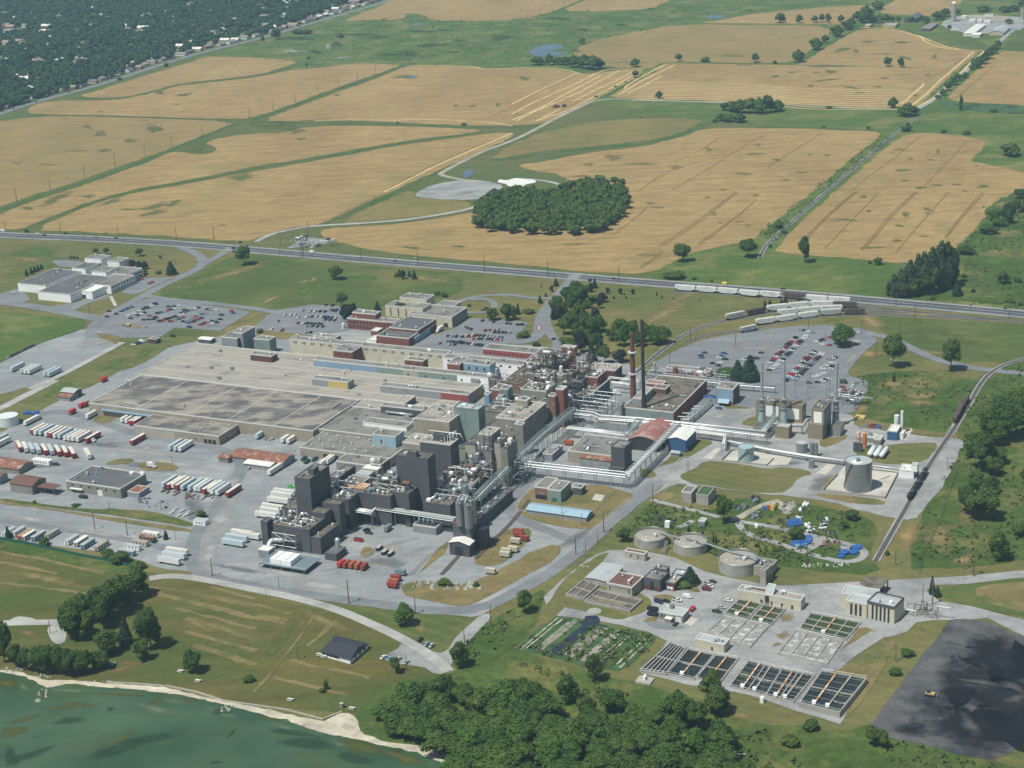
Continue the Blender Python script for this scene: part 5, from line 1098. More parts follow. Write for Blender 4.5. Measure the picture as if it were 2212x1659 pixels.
steel_frame('silver pipes and fans between the stair block and furthest left tower',gp('g',1270,520,19),BV,AV,16,9,22,2,2,2,.16,'galv',14,8,z0=15)
steel_frame('pipes and ducts beside the orange roofed shed',gp('32',1010,900,20),BV,AV,22,14,24,3,2,2,.16,'galv',26,10,z0=18)
steel_frame('vessels and rusty pipes over the charcoal process hall',gp('f',1150,1060,19),BV,AV,20,22,20,4,3,2,.16,'steel_rust',44,16,z0=14)
steel_frame('silver equipment frame on the near end of the charcoal process hall',gp('f',860,1450,17),BV,AV,17,16,18.5,4,2,1,.16,'galv',30,9,z0=14)
steel_frame('steel knot where the two pipe bridges meet beside the grey slab tower',gp('33',-30,690,14),BV,AV,9,9,16,2,2,4,.2,'steel_blue',14,1)
def curved(label,k,pts,r,mat,name='duct',cat='duct',n=12):
    P_=[G(*D(k,x,y),z) for x,y,z in pts];P_=smooth_pts(P_,False,2)
    o=MB().tube(P_,r,n).build(name,mat,None,(P_[0].x,P_[0].y,0));return tag(o,label,cat)
curved('big white hooked duct dropping into the white filter box','g',((550,1290,8),(545,1370,6.5),(480,1385,6.5),(400,1370,6.5),(300,1370,6.5),(255,1430,5.5),(250,1480,4)),1.3,'pipe_white')
curved('silver double bend duct down the front of the charcoal hall','f',((780,1320,17),(860,1430,16.5),(840,1480,16),(720,1530,14),(705,1640,8),(760,1690,6)),1.0,'pipe_silver')
curved('second silver bent duct beside the double bend one','f',((740,1350,17),(790,1440,16.5),(700,1500,15),(690,1640,8)),.8,'pipe_silver')
curved('large silver elbow duct hanging off the bright brick tower','a',((1940,990,22),(2040,1010,22),(2040,1070,18),(1975,1120,15),(1960,1230,8)),1.3,'pipe_silver')
curved('cream curved duct on the roof below the pipe tangle','a',((1625,960,22),(1630,890,26),(1660,850,27),(1690,860,26),(1700,900,22)),1.5,'pipe_white')
for i,(x,y) in enumerate(((345,1030),(465,1060),(800,1110),(620,930),(820,970))):
    p=gp('g',x,y,15.5);o=thing('roof_fan','round silver blower on the crowded charcoal roof, '+('leftmost','second from the left, near the front edge','at the front right corner','rear left','rear right')[i],'fan',(p.x,p.y,15),0,'blowers on the charcoal roof')
    m=MB();m.tube([p+Vector((0,0,16.6))-AV*.8,p+Vector((0,0,16.6))+AV*.8],1.6,16);m.build('fan_housing','pipe_silver',o)
    m=MB();m.tube([p+Vector((0,0,17.6))+BV*.9,p+Vector((0,0,17.8))+BV*3,p+Vector((0,0,16.2))+BV*5],.6,8);m.build('duct','galv',o)
for i,(x,y) in enumerate(((440,950),(515,1010),(600,800),(735,1000),(730,930))):
    p=gp('g',x,y,17);m=MB();m.cone(p,.55,.45,15,22.5,10)
    tag(m.build('vent_stack','pipe_silver',None,(p.x,p.y,15)),'slim silver vent stack on the fan crowded charcoal roof, '+('first','second','third','fourth','fifth')[i]+' as counted from the left','vent stack','vent stacks on the charcoal roof')
b=bld('pale grey filter box with a white top at the lower left corner','g',(60,1530),(245,1560),(350,1490),5.5,'grey_wall','roof_white',name='filter_box',cat='machine',par=.1)
c0=gp('g',340,1690,6.5);o=thing('cooling_unit','bank of white louvred coolers on a raised steel platform','cooling unit',(c0.x,c0.y,0))
MB().obox(c0-BV*10-AV*2,BV,AV,32,17,3.0,3.3,True).build('platform','steel_blue',o)
for i in range(2):
    for j in range(4):
        MB().obox(c0+BV*(-3+i*7.2)+AV*(j*2.9),BV,AV,6.9,2.7,3.35,6.4,True).build('cooler','white_wall',o)
        m=MB();p=c0+BV*(-3+i*7.2+3.4)+AV*(j*2.9+1.35);m.cone(p,1.1,1.0,6.4,6.8,12);m.build('fan_ring','trim_white',o)
for i in range(5):
    for j in (0,1):m=MB();p=c0+BV*(-9.5+i*7.6)+AV*(-1.6+j*16);m.bar(p,p+Vector((0,0,3)),.2);m.build('leg','galv',o)
m=MB()
for e in (0,1):m.bar(c0-BV*10-AV*2+AV*17*e+Vector((0,0,4.3)),c0+BV*22-AV*2+AV*17*e+Vector((0,0,4.3)),.07)
m.build('railing','galv',o)
steel_frame('silver duct gantry with cross bracing on the front of the fan roof block',gp('g',305,1240,12),BV,AV,16,4,12,2,1,3,.25,'galv',5,0)
# ---------------- chimneys ----------------
surf_mat('chimney_brick',(.15,.065,.052),.12,.6,.9,stain=(.09,.05,.045),ss=.15)
surf_mat('stack_black',(.05,.034,.03),.15,.4,.7,stain=(.025,.022,.024),ss=.2)
p=G(1369,882);o=thing('brick_chimney','tall round brick chimney with two white ring platforms','chimney',p)
m=MB();m.cone(p,2.3,1.45,0,55,24);m.build('shaft','chimney_brick',o)
m=MB();m.cone(p,1.6,1.65,54,55.6,24);m.build('cap','brick_dark',o)
for z in (26,42):m=MB();m.cone(p,3.0,3.0,z,z+.9,20);m.build('ring_platform','trim_white',o)
p=G(1391.5,906);o=thing('steel_chimney','very tall slim black steel chimney with a flared foot','chimney',p)
m=MB();m.cone(p,2.4,1.25,0,20,20,False);m.cone(p,1.35,1.1,20,73,20);m.build('shaft','stack_black',o)
m=MB();m.cone(p,1.1,1.1,70,73.6,16);m.build('cap','steel_dark',o)
for i,(k,x,y) in enumerate((('c',1103,1505),('c',1475,1500),('e',415,1120))):
    p=gp(k,x,y);o=thing('exhaust_stack',('leftmost silver exhaust stack with a swollen foot at the power house','middle silver exhaust stack with a swollen foot at the power house','rightmost silver exhaust stack beside the tall power house block')[i],'stack',p,0,'power house exhaust stacks')
    m=MB();m.cone(p,2.9,2.9,0,1,20);m.cone(p,2.6,2.2,1,10.5,20);m.build('base_drum','tank_blue',o)
    m=MB();m.cone(p,1.5,1.5,10.5,16.5,14);m.cone(p,1.5,.95,16.5,19,14);m.build('silencer','silo_steel',o)
    m=MB();m.cone(p,.95,.85,19,46,14);m.build('shaft','pipe_silver',o)
    for z in (12,19):m=MB();m.cone(p,2.8,2.8,z,z+.2,10);m.build('platform','galv',o)
    m=MB()
    for a in range(4):
        q=p+Vector((math.cos(a*1.57+.5),math.sin(a*1.57+.5),0))*2.6;m.bar(q+Vector((0,0,8)),q+Vector((0,0,20)),.15)
    for z in (15,18,20):m.tube([p+Vector((math.cos(a*1.57+.5),math.sin(a*1.57+.5),0))*2.6+Vector((0,0,z)) for a in range(5)],.08,4)
    m.build('frame','galv',o)
    m=MB();m.bar(p+BV*1.1+Vector((0,0,20)),p+BV*1.1+Vector((0,0,46)),.12);m.build('ladder','galv',o)
# ---------------- tanks and silos ----------------
def scale_at(x,y,z):
    p=G(x,y,z);v=p-Vector((0,0,CAM_H));return F_PX/v.dot(_fw)
def tank(label,k,x,y,hw,h,mat,z0=0,roof='flat',name='storage_tank',cat='tank',group=None,roofmat=None,n=40,r=None,extra=None):
    dx,dy=D(k,x,y);p=G(dx,dy,h);
    if r is None:
        k_={'a':.128,'b':.128,'c':.128,'e':.128,'f':.128,'g':.128,'h':.128,'i':.128,'d':1}.get(k,.25);r=hw*k_/scale_at(dx,dy,h)
    o=thing(name,label,cat,(p.x,p.y,z0),0,group)
    m=MB();m.cone(p,r,r,z0,h,n,False);m.build('shell',mat,o)
    m=MB()
    if roof=='flat':m.cone(p,r-.12,r-.12,h-.6,h-.25,n)
    elif roof=='dome':m.cone(p,r,r*.75,h,h+r*.14,n,False);m.cone(p,r*.75,.02,h+r*.14,h+r*.24,n)
    else:m.cone(p,r+.1,.15,h,h+r*.28,n)
    m.build('roof',roofmat or mat,o)
    if roof=='flat':m=MB();m.tube([p+Vector((r*math.cos(a*math.pi/20),r*math.sin(a*math.pi/20),.02-p.z+h)) for a in range(41)],.14,5);m.build('rim','galv',o)
    o['_r']=r;return o,p,r
def spiral(o,p,r,h,a0,a1,mat='steel_dark'):
    m=MB();n=14
    for i in range(n):
        a=a0+(a1-a0)*i/n;b=a0+(a1-a0)*(i+1)/n
        q=lambda t,z:Vector((p.x+(r+.5)*math.cos(t),p.y+(r+.5)*math.sin(t),z))
        m.bar(q(a,h*i/n),q(b,h*(i+1)/n),.28)
    m.build('stairs',mat,o)
o,p,r=tank('largest bare steel tank with spiral stairs, standing in the concrete bund','34',785,655,114,19.5,'silo_steel',roof='flat',roofmat='roof_pale')
spiral(o,p,r,19.5,2.9,4.0);m=MB();m.cone(p-AV*2,1.3,1.3,19.2,21.5,12);m.bar(p+Vector((0,0,21)),p+BV*4+AV*6+Vector((0,0,22)),.5);m.build('roof_gear','steel_blue',o)
m=MB();m.cone(p-AV*3.2-BV*.4,3.4,3.4,19.3,19.5,20);m.build('hatch','roof_white',o)
o,p,r=tank('pale blue steel tank with a rusty bund beside it','33',2021,535,68,10,'tank_blue',roofmat='tank_blue');spiral(o,p,r,10,3.3,4.9)
tank('grey cone roofed tank between the power house and the pipes','34',295,500,50,7,'silo_steel',roof='cone',roofmat='roof_pale')
for x,lb in ((378,'left one of the pair of slim grey tanks beside the cone roofed tank'),(416,'right one of the pair of slim grey tanks beside the cone roofed tank')):tank(lb,'34',x,508,18,9.5,'silo_steel',roof='dome',group='slim grey tanks')
tank('small steel hopper tank on a concrete pad by the pipes','34',378,650,27,6,'silo_steel',roof='flat')
tank('stout white upright tank behind the blue box plant','34',1113,268,22,11.5,'tank_white',roof='dome')
tank('slim tall white column behind the blue box plant','34',1160,232,13,16,'tank_white',roof='dome')
tank('white silo streaked with rust, left of the orange silo','e',802,1212,37,11,'silo_rust',roof='dome',name='silo',cat='silo')
tank('orange rusted silo beside the white streaked one','e',908,1225,38,11,'silo_orange',roof='dome',name='silo',cat='silo')
tank('large pale grey round tank cut by the left edge of the photo','31',62,268,92,7,'tank_white',roof='flat',roofmat='tank_white')
tank('slim dark grey tank at the corner of the boiler house','b',795,1150,42,12,'grey_wall',roof='flat')
tank('second slim grey tank behind the first at the boiler house corner','b',830,1108,34,12,'grey_wall',roof='flat')
tank('small white upright tank at the corner of the brick office','22',752,1135,14,4.5,'tank_white',roof='dome')
tank('tall grey steel silo standing behind the silo house','f',1352,1275,58,31,'silo_steel',z0=12,roof='dome',name='silo',cat='silo')
tank('grey cone topped silo on the brown annex between the dark towers','f',1022,1045,48,26,'silo_steel',z0=15,roof='dome',name='silo',cat='silo')
for x,y,lb in ((1755,1020,'front left'),(1828,1040,'front middle'),(1862,1000,'rear right'),(1796,985,'rear left')):
    tank(f'{lb} of the four tall steel silos on the silo house','32',x,y,35,31.5,'silo_steel',z0=17,roof='dome',name='silo',cat='silo',group='silos on the silo house')
for i,(a,b,c_) in enumerate((((1735,1015),(1745,930),(1855,1000)),((1800,1030),(1810,945),(1870,1010)),((1760,1005),(1780,940),(1835,1015)))):
    curved('white looped pipe over the steel silos, '+('outermost','innermost','middle')[i],'32',((a[0],a[1],31),(a[0],a[1],35),(b[0]+15,b[1]+20,36),(c_[0]-20,c_[1]-40,35),(c_[0],c_[1],31)),.3,'pipe_white','feed_pipe','pipe',8)
for i in range(3):
    a=G(*D('e',1065+i*108,1465+i*8),3);b=G(*D('e',990+i*98,1580+i*12),3)
    o=thing('gas_tank','white lying capsule tank, '+('left','middle','right')[i]+' of the three','tank',(a.x,a.y,0),0,'white capsule tanks')
    d_=(b-a).normalized();m=MB();m.tube([a-d_*1.2,a-d_*.7,a,b,b+d_*.7,b+d_*1.2],[.3,1.1,1.65,1.65,1.1,.3],16);m.build('shell','tank_white',o)
    for t in (.15,.85):q=a.lerp(b,t);q.z=0;MB().cbox(q,BV,AV,2.6,.6,0,1.8).build('saddle','concrete_wall',o)
for i,(x0,y0) in enumerate(((750,1530),(825,1545))):
    p=gp('e',x0,y0);o=thing('vaporiser','dark ribbed upright box below the silos, '+('left','right')[i]+' one','machine',p,0,'dark ribbed boxes');MB().cbox(p,BV,AV,2.6,2.4,.3,6).build('casing','steel_dark',o)
    m=MB();[m.cbox(p+BV*(-1.2+.4*j),BV,AV,.12,2.7,.4,5.9) for j in range(7)];m.build('fins','steel_blue',o)
CL=[]
for x,y,hw,h,lb in ((1195,1300,141,5.5,'leftmost'),(1540,1352,148,5.5,'middle'),(1953,1500,170,7,'rightmost and largest')):
    dx,dy=D('33',x,y);p=G(dx,dy,h);r=hw*.25/scale_at(dx,dy,h);o=thing('round_clarifier',f'{lb} of the three round concrete tanks with pale covers','tank',(p.x,p.y,0),0,'round concrete tanks')
    m=MB();m.cone(p,r,r,0,h,48,False);m.build('wall','concrete_wall',o);m=MB();m.cone(p,r-.3,r-.6,h-.8,h-.3,48);m.build('cover','roof_beige',o)
    m=MB();m.tube([p+Vector((r*math.cos(a*math.pi/24),r*math.sin(a*math.pi/24),.9)) for a in range(49)],.09,4);m.tube([p+Vector((r*math.cos(a*math.pi/24),r*math.sin(a*math.pi/24),.05)) for a in range(49)],.2,5)
    for a in range(24):q=p+Vector((r*math.cos(a*math.pi/12),r*math.sin(a*math.pi/12),0));m.bar(q,q+Vector((0,0,.9)),.06)
    m.build('railing','galv',o);m=MB();q=p+BV*r*.35-AV*r*.1;m.cone(q,1.0,1.0,h,h+1.6,12);m.build('drive','tank_white',o)
    m=MB();[m.cone(p+BV*rnd.uniform(-.6,.4)*r+AV*rnd.uniform(-.5,.5)*r,.5,.4,h-.3,h+.2,10) for _ in range(4)];m.build('hatch','roof_white',o);CL.append((p,r,h))
o=thing('walkway_bridge','white covered walkway linking the three round concrete tanks','walkway',(CL[1][0].x,CL[1][0].y,0))
for s,z in (('1280,1275 1360,1300 1450,1325',7),('1490,1305 1880,1440',8),('1880,1440 2150,1500',8.3),('1920,1500 2060,1485',8.2),('2000,1470 2120,1515',8.2)):
    q=xpts('33',s,z);m=MB();
    for a,b in zip(q,q[1:]):
        d_=(b-a);L=Vector((d_.x,d_.y,0)).length;d_.z=0;d_.normalize();nn=Vector((-d_.y,d_.x,0));m.obox(Vector((a.x,a.y,0))-nn*.45,d_,nn,L,.9,z-.6,z,True)
    m.build('gallery','pipe_silver',o)
for s in ('1600,1350','1740,1395','1400,1312'):
    q=xpts('33',s,7)[0];m=MB();m.bar(Vector((q.x,q.y,0)),Vector((q.x,q.y,7.2)),.2);m.build('post','galv',o)
m=MB();q=xpts('33','1330,1350 1295,1410',5)
d_=(q[1]-q[0]);m.bar(q[0]+Vector((0,0,.3)),Vector((q[1].x,q[1].y,0)),.3);m.bar(q[0]+BV*1.2+Vector((0,0,.3)),Vector((q[1].x,q[1].y,0))+BV*1.2,.3)
tag(m.build('stairs','galv',None,(q[0].x,q[0].y,0)),'steel stairs up the right side of the leftmost round tank','stairs')
bld('grey concrete block beside the largest round tank','i',(250,1390),(560,1442),(715,1312),5.5,'concrete_wall','roof_grey',name='pump_house',auto=True,trim='concrete_wall',clut=3)
b=bld('tall narrow grey concrete stair tower beside the largest round tank','i',(385,1462),(480,1482),(562,1372),9,'concrete_wall','roof_grey',name='pump_house',auto=True,trim='concrete_wall')
wins(b,'R',3,1,5,1.2)
# ---------------- treatment works ----------------
AU=dict(auto=True)
b=bld('pale block building with a large dark red roof at the treatment works','h',(700,718),(1125,802),(1322,612),6,'beige','roof_maroon',name='works_building',clut=4,**AU)
for a in (.1,.86):panel(b,'F',b.w*a,b.w*a+.7,2.4,5,'glass','window')
for i in range(6):panel(b,'F',b.w*(.2+i*.11),b.w*(.2+i*.11)+.5,4.4,5,'glass','window')
b=gable('wide glasshouse like shed with a translucent pale blue roof','h',(345,622),(692,692),(610,370),4,.5,'concrete_wall','roof_pale','cover_shed',back='bl',auto=True,axis='v')
b=bld('dark brick and grey two storey office of the treatment works','h',(1320,625),(1600,680),(1760,548),7,'charcoal','roof_grey',name='works_office',cat='building',clut=4,trim='trim_dark',**AU);panel(b,'F',.3,b.w-.3,.1,3,'brick_dark');panel(b,'F',b.w*.4,b.w*.62,.5,5.6,'glass','window')
bld('grey roofed rear wing of the treatment works office','h',(1500,470),(1700,508),(1800,455),7.5,'charcoal','roof_grey',name='works_office',cat='building',trim='trim_dark',clut=2,**AU)
b=bld('low brick wing with tan gravel roof beside the pointed conifer','h',(1690,705),(1845,738),(2040,590),4.5,'brick_dark','roof_beige',name='works_office',cat='building',trim='trim_dark',clut=2,**AU);wins(b,'F',3,1,2.6,1.6,mat='white_panel')
bld('flat grey roofed wing behind the tan gravel roof','h',(1800,560),(2030,600),(2110,520),5,'grey_wall','roof_pale',name='works_office',cat='building',trim='trim_dark',clut=1,**AU)
b=bld('small isolated block house with a dark red roof above the loop road','h',(1000,178),(1342,238),(1392,190),4.5,'beige','roof_maroon',name='works_building',clut=0,**AU)
for a in (.28,.64):panel(b,'F',b.w*a,b.w*a+.7,1.4,3.4,'glass','window')
for i in range(6):panel(b,'F',b.w*(.1+i*.16),b.w*(.1+i*.16)+.4,3.6,4.1,'glass','window')
b=bld('garage with a pale green grey roof and a white sectional door','h',(1575,1203),(1985,1280),(2092,1165),4.2,'grey_brick','roof_pale',name='garage',clut=1,**AU);panel(b,'F',b.w*.7,b.w*.93,0,3.3,'door_white','door');wins(b,'F',2,1.4,3.2,.8,b.w*.08,b.w*.3)
MB().obox(b.P+b.u*b.w*.33-b.v*3,b.u,b.v,3.6,2.95,0,2.6).build('porch','grey_brick',b.o);MB().obox(b.P+b.u*b.w*.31-b.v*3.3,b.u,b.v,4.2,3.2,2.62,2.8,True).build('porch_roof','roof_white',b.o)
b=bld('cream block building with a pale roof between the basins','43',(1578,547),(1832,602),(1893,552),4.6,'cream','roof_pale',name='works_building',clut=3,**AU);panel(b,'F',b.w*.56,b.w*.62,0,2.4,'door_dark','door')
b=bld('long cream building with roof fans and a slanted skylight hood','43',(1947,122),(285,218,'44'),(330,172,'44'),6,'cream','roof_beige',name='works_building',clut=8,**AU)
panel(b,'F',b.w*.44,b.w*.5,0,5.6,'glass','window');wins(b,'F',4,.2,2.6,1.2,b.w*.3,b.w-2,'door_dark','door')
q=b.P+b.u*b.w*.44;m=MB();z=lambda v:Vector((0,0,v));u_,v_=b.u,b.v
m.add([q+z(6.1),q+u_*4+z(6.1),q+u_*4+v_*b.d*.8+z(10),q+v_*b.d*.8+z(10),q+v_*b.d*.85+z(6.1),q+u_*4+v_*b.d*.85+z(6.1)],[(0,1,2,3),(0,3,4),(1,5,2),(3,2,5,4)]);m.build('skylight','roof_pale',b.o)
m=MB();m.bar(q+z(6.2),q+v_*b.d*.8+z(10.2),.35);m.bar(q+u_*4+z(6.2),q+u_*4+v_*b.d*.8+z(10.2),.35);m.bar(q+v_*b.d*.8+z(10.2),q+u_*4+v_*b.d*.8+z(10.2),.35);m.build('skylight_frame','trim_white',b.o)
b=bld('tall cream building with dark vertical window slots and pale roof','44',(855,225),(1092,280),(1152,190),9.5,'cream','roof_pale',name='works_building',trim='charcoal',par=.7,clut=1,**AU)
for i in range(5):panel(b,'F',b.w*(.18+i*.145),b.w*(.18+i*.145)+1.1,.3,8.4,'glass','window')
m=MB();m.cone(b.P+b.u*b.w*.75+b.v*b.d*.35,1.3,1.1,9.5,10.8,14);m.build('vent','roof_white',b.o)
panel(b,'F',0,b.w,8.5,9.6,'charcoal','fascia')
b=bld('lower cream wing with three dark window slots','44',(672,215),(852,250),(895,180),8.4,'cream','roof_pale',name='works_building',clut=0,**AU)
for i in range(3):panel(b,'F',b.w*(.22+i*.22),b.w*(.22+i*.22)+1.2,1,7.6,'glass','window')
bld('rear cream wing with pale roof panels and white edge','44',(632,155),(930,195),(960,120),8,'cream','roof_pale',name='works_building',**AU)
P=[G(*D('44',x,y),6) for x,y in ((790,62),(945,142),(1040,32),(860,-2))]
o=thing('loading_canopy','broad canopy with a rusty tan roof over the lane','canopy',(P[0].x,P[0].y,0));P=[Vector((p.x,p.y,0)) for p in P];MB().prism(P,5.6,6,True,True).build('roof','roof_orange' if 0 else 'roof_brown',o)
for p in (P[2]*.98+P[0]*.02,P[1]*.95+P[3]*.05,P[1]*.5+P[2]*.5):m=MB();m.bar(Vector((p.x,p.y,0)),Vector((p.x,p.y,5.6)),.35);m.build('post','brick_dark',o)
ground_mat('b_green',(.035,.055,.025),(.055,.075,.03),.08,fine=.15,rough=.3)
ground_mat('b_foam',(.22,.22,.21),(.30,.30,.28),.12,(.48,.48,.46),.25,(.53,.6),.25,rough=.6)
ground_mat('b_dark',(.022,.027,.028),(.032,.038,.037),.1,(.05,.10,.015),.06,(.60,.68),.1,rough=.2)
ground_mat('b_brown',(.10,.085,.075),(.14,.12,.1),.1,fine=.2,rough=.6)
def basin(label,q4,nx,ny,mat,depth=0,wz=.9,t=.5,bars=0,bridges=0):
    FL_,FR_,BR_,BL_=[Vector((p.x,p.y,0)) for p in q4];c=(FL_+FR_+BR_+BL_)/4
    o=thing('treatment_basin',label,'basin',c);pt=lambda a,b:(FL_.lerp(FR_,a)).lerp(BL_.lerp(BR_,a),b)
    MB().prism([pt(0.01,.01),pt(.99,.01),pt(.99,.99),pt(.01,.99)],0,max(.35,wz-.6)).build('water',mat,o)
    def wall(a,b,nm='wall',w=t,z1=wz,mt='concrete_wall',z0=0):
        d_=(b-a).normalized();nn=Vector((-d_.y,d_.x,0));MB().obox(a-nn*w/2-d_*w/2,d_,nn,(b-a).length+w,w,z0,z1,True).build(nm,mt,o)
    zz=wz
    for i in range(nx+1):wall(pt(i/nx,0),pt(i/nx,1),z1=zz+.002*i+.003,w=t*1.5 if i in (0,nx) else t)
    for j in range(ny+1):wall(pt(0,j/ny),pt(1,j/ny),z1=zz-.004*(j+1),w=t*1.5 if j in (0,ny) else t)
    r=MB()
    for a,b in ((pt(0,0),pt(1,0)),(pt(1,0),pt(1,1)),(pt(1,1),pt(0,1)),(pt(0,1),pt(0,0))):
        r.bar(a+Vector((0,0,wz+1)),b+Vector((0,0,wz+1)),.05)
        n=int((b-a).length/3)
        for i in range(n):q=a.lerp(b,i/max(n,1));r.bar(q+Vector((0,0,wz)),q+Vector((0,0,wz+1)),.04)
    r.build('railing','galv',o)
    for i in range(bars):
        a_=(i+.5)/bars;wall(pt(0.02,a_),pt(.98,a_),'cross_bar',.22,wz-.1,'galv',wz-.3)
    for i in range(bridges):
        a_=(i+1)/(bridges+1);wall(pt(a_,.02),pt(a_,.98),'walkway',.9,wz+.25,'roof_beige' if i%2 else 'roof_orange',wz+.05)
        q=pt(a_,.06);MB().cbox(q,BV,AV,2,1.6,wz+.25,wz+1.5).build('drive_unit','white_wall',o)
    return o
Q=lambda*a:[gp(k,x,y) for k,x,y in a]
basin('green water basin left of the upper row, in front of the long cream building',Q(('43',1838,330),('43',2030,385),('43',2155,252),('43',1970,205)),2,3,'b_green',bridges=1)
basin('green water basin below the right end of the long cream building',Q(('43',2055,392),('44',20,435),('44',150,295),('43',2180,258)),2,3,'b_green',bridges=1)
basin('foaming grey aeration basin behind the small cream building',Q(('43',1690,492),('43',2050,628),('43',2215,440),('43',1825,368)),4,2,'b_foam')
basin('green water basin nearest the tall cream building',Q(('44',272,465),('44',672,562),('44',800,412),('44',372,330)),4,3,'b_green',bridges=1)
basin('foaming aeration basin with white swirls below the green one',Q(('44',85,680),('44',510,768),('44',645,572),('44',242,482)),4,1,'b_foam')
basin('dark channels with many parallel walls at the lower left',Q(('43',1108,832),('43',1330,862),('43',1500,640),('43',1372,590)),6,2,'b_dark',wz=1.4)
basin('dark basin with a green weed patch, left of the pair behind the trees',Q(('43',1345,852),('43',1572,902),('43',1745,690),('43',1522,640)),2,2,'b_dark',bridges=1)
basin('dark basin with a lamp post, right of the pair behind the trees',Q(('43',1592,890),('43',1782,945),('43',1955,722),('43',1762,692)),1,2,'b_dark',bridges=1)
basin('dark basin with three scum bridges beside the central path',Q(('43',1878,962),('43',2192,1038),('44',122,815),('43',2045,742)),2,2,'b_dark',bars=6,bridges=2)
basin('dark basin crossed by many thin bars next to the raised tank',Q(('44',-20,1045),('44',215,1098),('44',400,868),('44',125,812)),2,2,'b_dark',bars=8,bridges=2)
basin('raised square tank with high concrete walls and two yellow bridges, far right',Q(('44',272,1140),('44',615,1225),('44',850,930),('44',465,865)),1,2,'b_dark',wz=3.2,bars=6,bridges=2)
basin('brown open basin with concrete beams left of the yellow railed one',Q(('h',20,945),('h',310,1010),('h',560,790),('h',320,690)),2,2,'b_brown',wz=1.6)
basin('long shallow basin with yellow rails in front of the dark red roof',Q(('h',330,1050),('h',1090,1215),('h',1290,1040),('h',560,870)),2,2,'b_brown',wz=1.6)
m=MB();a,b=xpts('h','560,970 1030,1080',2.4);m.bar(a,b,.12);a,b=xpts('h','560,1000 1000,1095',2.4);m.bar(a,b,.12)
tag(m.build('yellow_rail','yellow_panel',None,(a.x,a.y,0)),'bright yellow handrail across the shallow basin','railing')
def wall_line(label,pts,h,t,mat='concrete_wall',name='bund_wall',cat='wall',closed=False):
    o=None;m=MB()
    for a,b in zip(pts,pts[1:]+([pts[0]] if closed else [])):
        if (b-a).length<.1:continue
        d_=(b-a).normalized();nn=Vector((-d_.y,d_.x,0));m.obox(a-nn*t/2,d_,nn,(b-a).length,t,0,h,True)
    o=m.build(name,mat,None,(pts[0].x,pts[0].y,0));return tag(o,label,cat)
wall_line('low concrete wall round the big tank bund',S('34','600,790 490,905 470,935 1010,992 1135,752'),1.8,.35)
wall_line('low concrete wall round the pale blue tank',S('33','2200,570 1900,575 1805,668 2200,708 2260,650'),1.4,.35)
wall_line('sea wall of pale stone along the lake lawn',S('41','920,925 1200,940 1425,958 1430,955 1700,1010 1930,1085 2211,1125')+S('42','250,1160 580,1245 740,1180'),.9,.7,'beige','sea_wall')
o=thing('settling_pond','square lined pond with dark green water behind the round tanks','pond',gp('33',1290,1200));q=S('33','1160,1190 1340,1235 1420,1180 1240,1145')
MB().prism(q,.1,.36).build('water','b_green',o)
m=MB()
for a,b in zip(q,q[1:]+q[:1]):d_=(b-a).normalized();nn=Vector((-d_.y,d_.x,0));m.obox(a-nn*.2,d_,nn,(b-a).length,.4,0,.8,True)
m.build('rim','steel_dark',o)
p=gp('33',1345,1235);o=MB().cbox(p,BV,AV,3,2.6,0,4).build('pump_cabin','white_wall',None,p);tag(o,'white pump cabin on the corner of the square pond','cabin')
def mast(label,k,x,y,h,group,mat='galv'):
    p=gp(k,x,y);o=thing('lattice_mast',label,'mast',p,0,group);m=MB()
    for a,b in ((-1,-1),(1,-1),(1,1),(-1,1)):m.bar(p+Vector((a*.6,b*.6,0)),p+Vector((a*.08,b*.08,h)),.07)
    for i in range(int(h/2)):
        t=1-i*2/h;s=.6*t;m.tube([p+Vector((a*s,b*s,i*2)) for a,b in ((-1,-1),(1,-1),(1,1),(-1,1),(-1,-1))],.04,3)
        m.bar(p+Vector((-s,-s,i*2)),p+Vector((s*.9,-s*.9,i*2+2)),.04)
    m.build('lattice',mat,o);return o
for i,(x,y,h) in enumerate(((265,655,20),(318,640,22),(480,640,16),(545,600,15),(370,690,13))):mast('thin lightning mast in the switchyard behind the right stack, '+('leftmost','second and tallest','fourth','rightmost','third')[i]+' of five','e',x,y,h,'switchyard masts')
for i,(x,y,h) in enumerate(((1665,1060,17),(1720,850,12),(1880,1075,17),(1925,900,14),(830,780,6),(875,770,6))):mast('thin lattice mast behind the middle stack, '+('front left','rear left','front right','rear right','low one by the conifers','low one right by the conifers')[i],'c',x,y,h,'masts behind the power house')
steel_frame('busbar gantry of the switchyard behind the right stack',gp('e',330,740),BV,AV,22,10,7,5,2,1,.12,'galv',18,8,'switchyard_frame')
steel_frame('grey busbar frames of the substation by the brick switch house',gp('b',1230,740),BV,AV,60,14,5,12,3,1,.1,'galv',26,6,'switchyard_frame')
steel_frame('substation frames inside the small gravel yard across the highway',gp('22',300,470),BV,AV,44,16,6,8,2,1,.12,'galv',14,6,'switchyard_frame')
steel_frame('transformer yard frame with thin rods beside the tall cream building',gp('44',1255,350),BV,AV,12,6,6,4,2,2,.1,'steel_rust',8,0,'switchyard_frame')
sheet('gravel_yard',S('22','260,490 420,395 630,415 590,455 540,440 480,490 430,470'),'m_gravel_grey',5.2,0,.2)
mast('red and white lattice mast in the small gravel yard across the highway','22',458,435,24,'masts of the far substation','brick_red')
mast('lattice mast beside the transformer yard of the tall cream building','44',1335,290,15,'masts at the treatment works')
mast('lattice mast in front of the long blue roofed shed','33',435,1165,11,'masts by the blue roof')
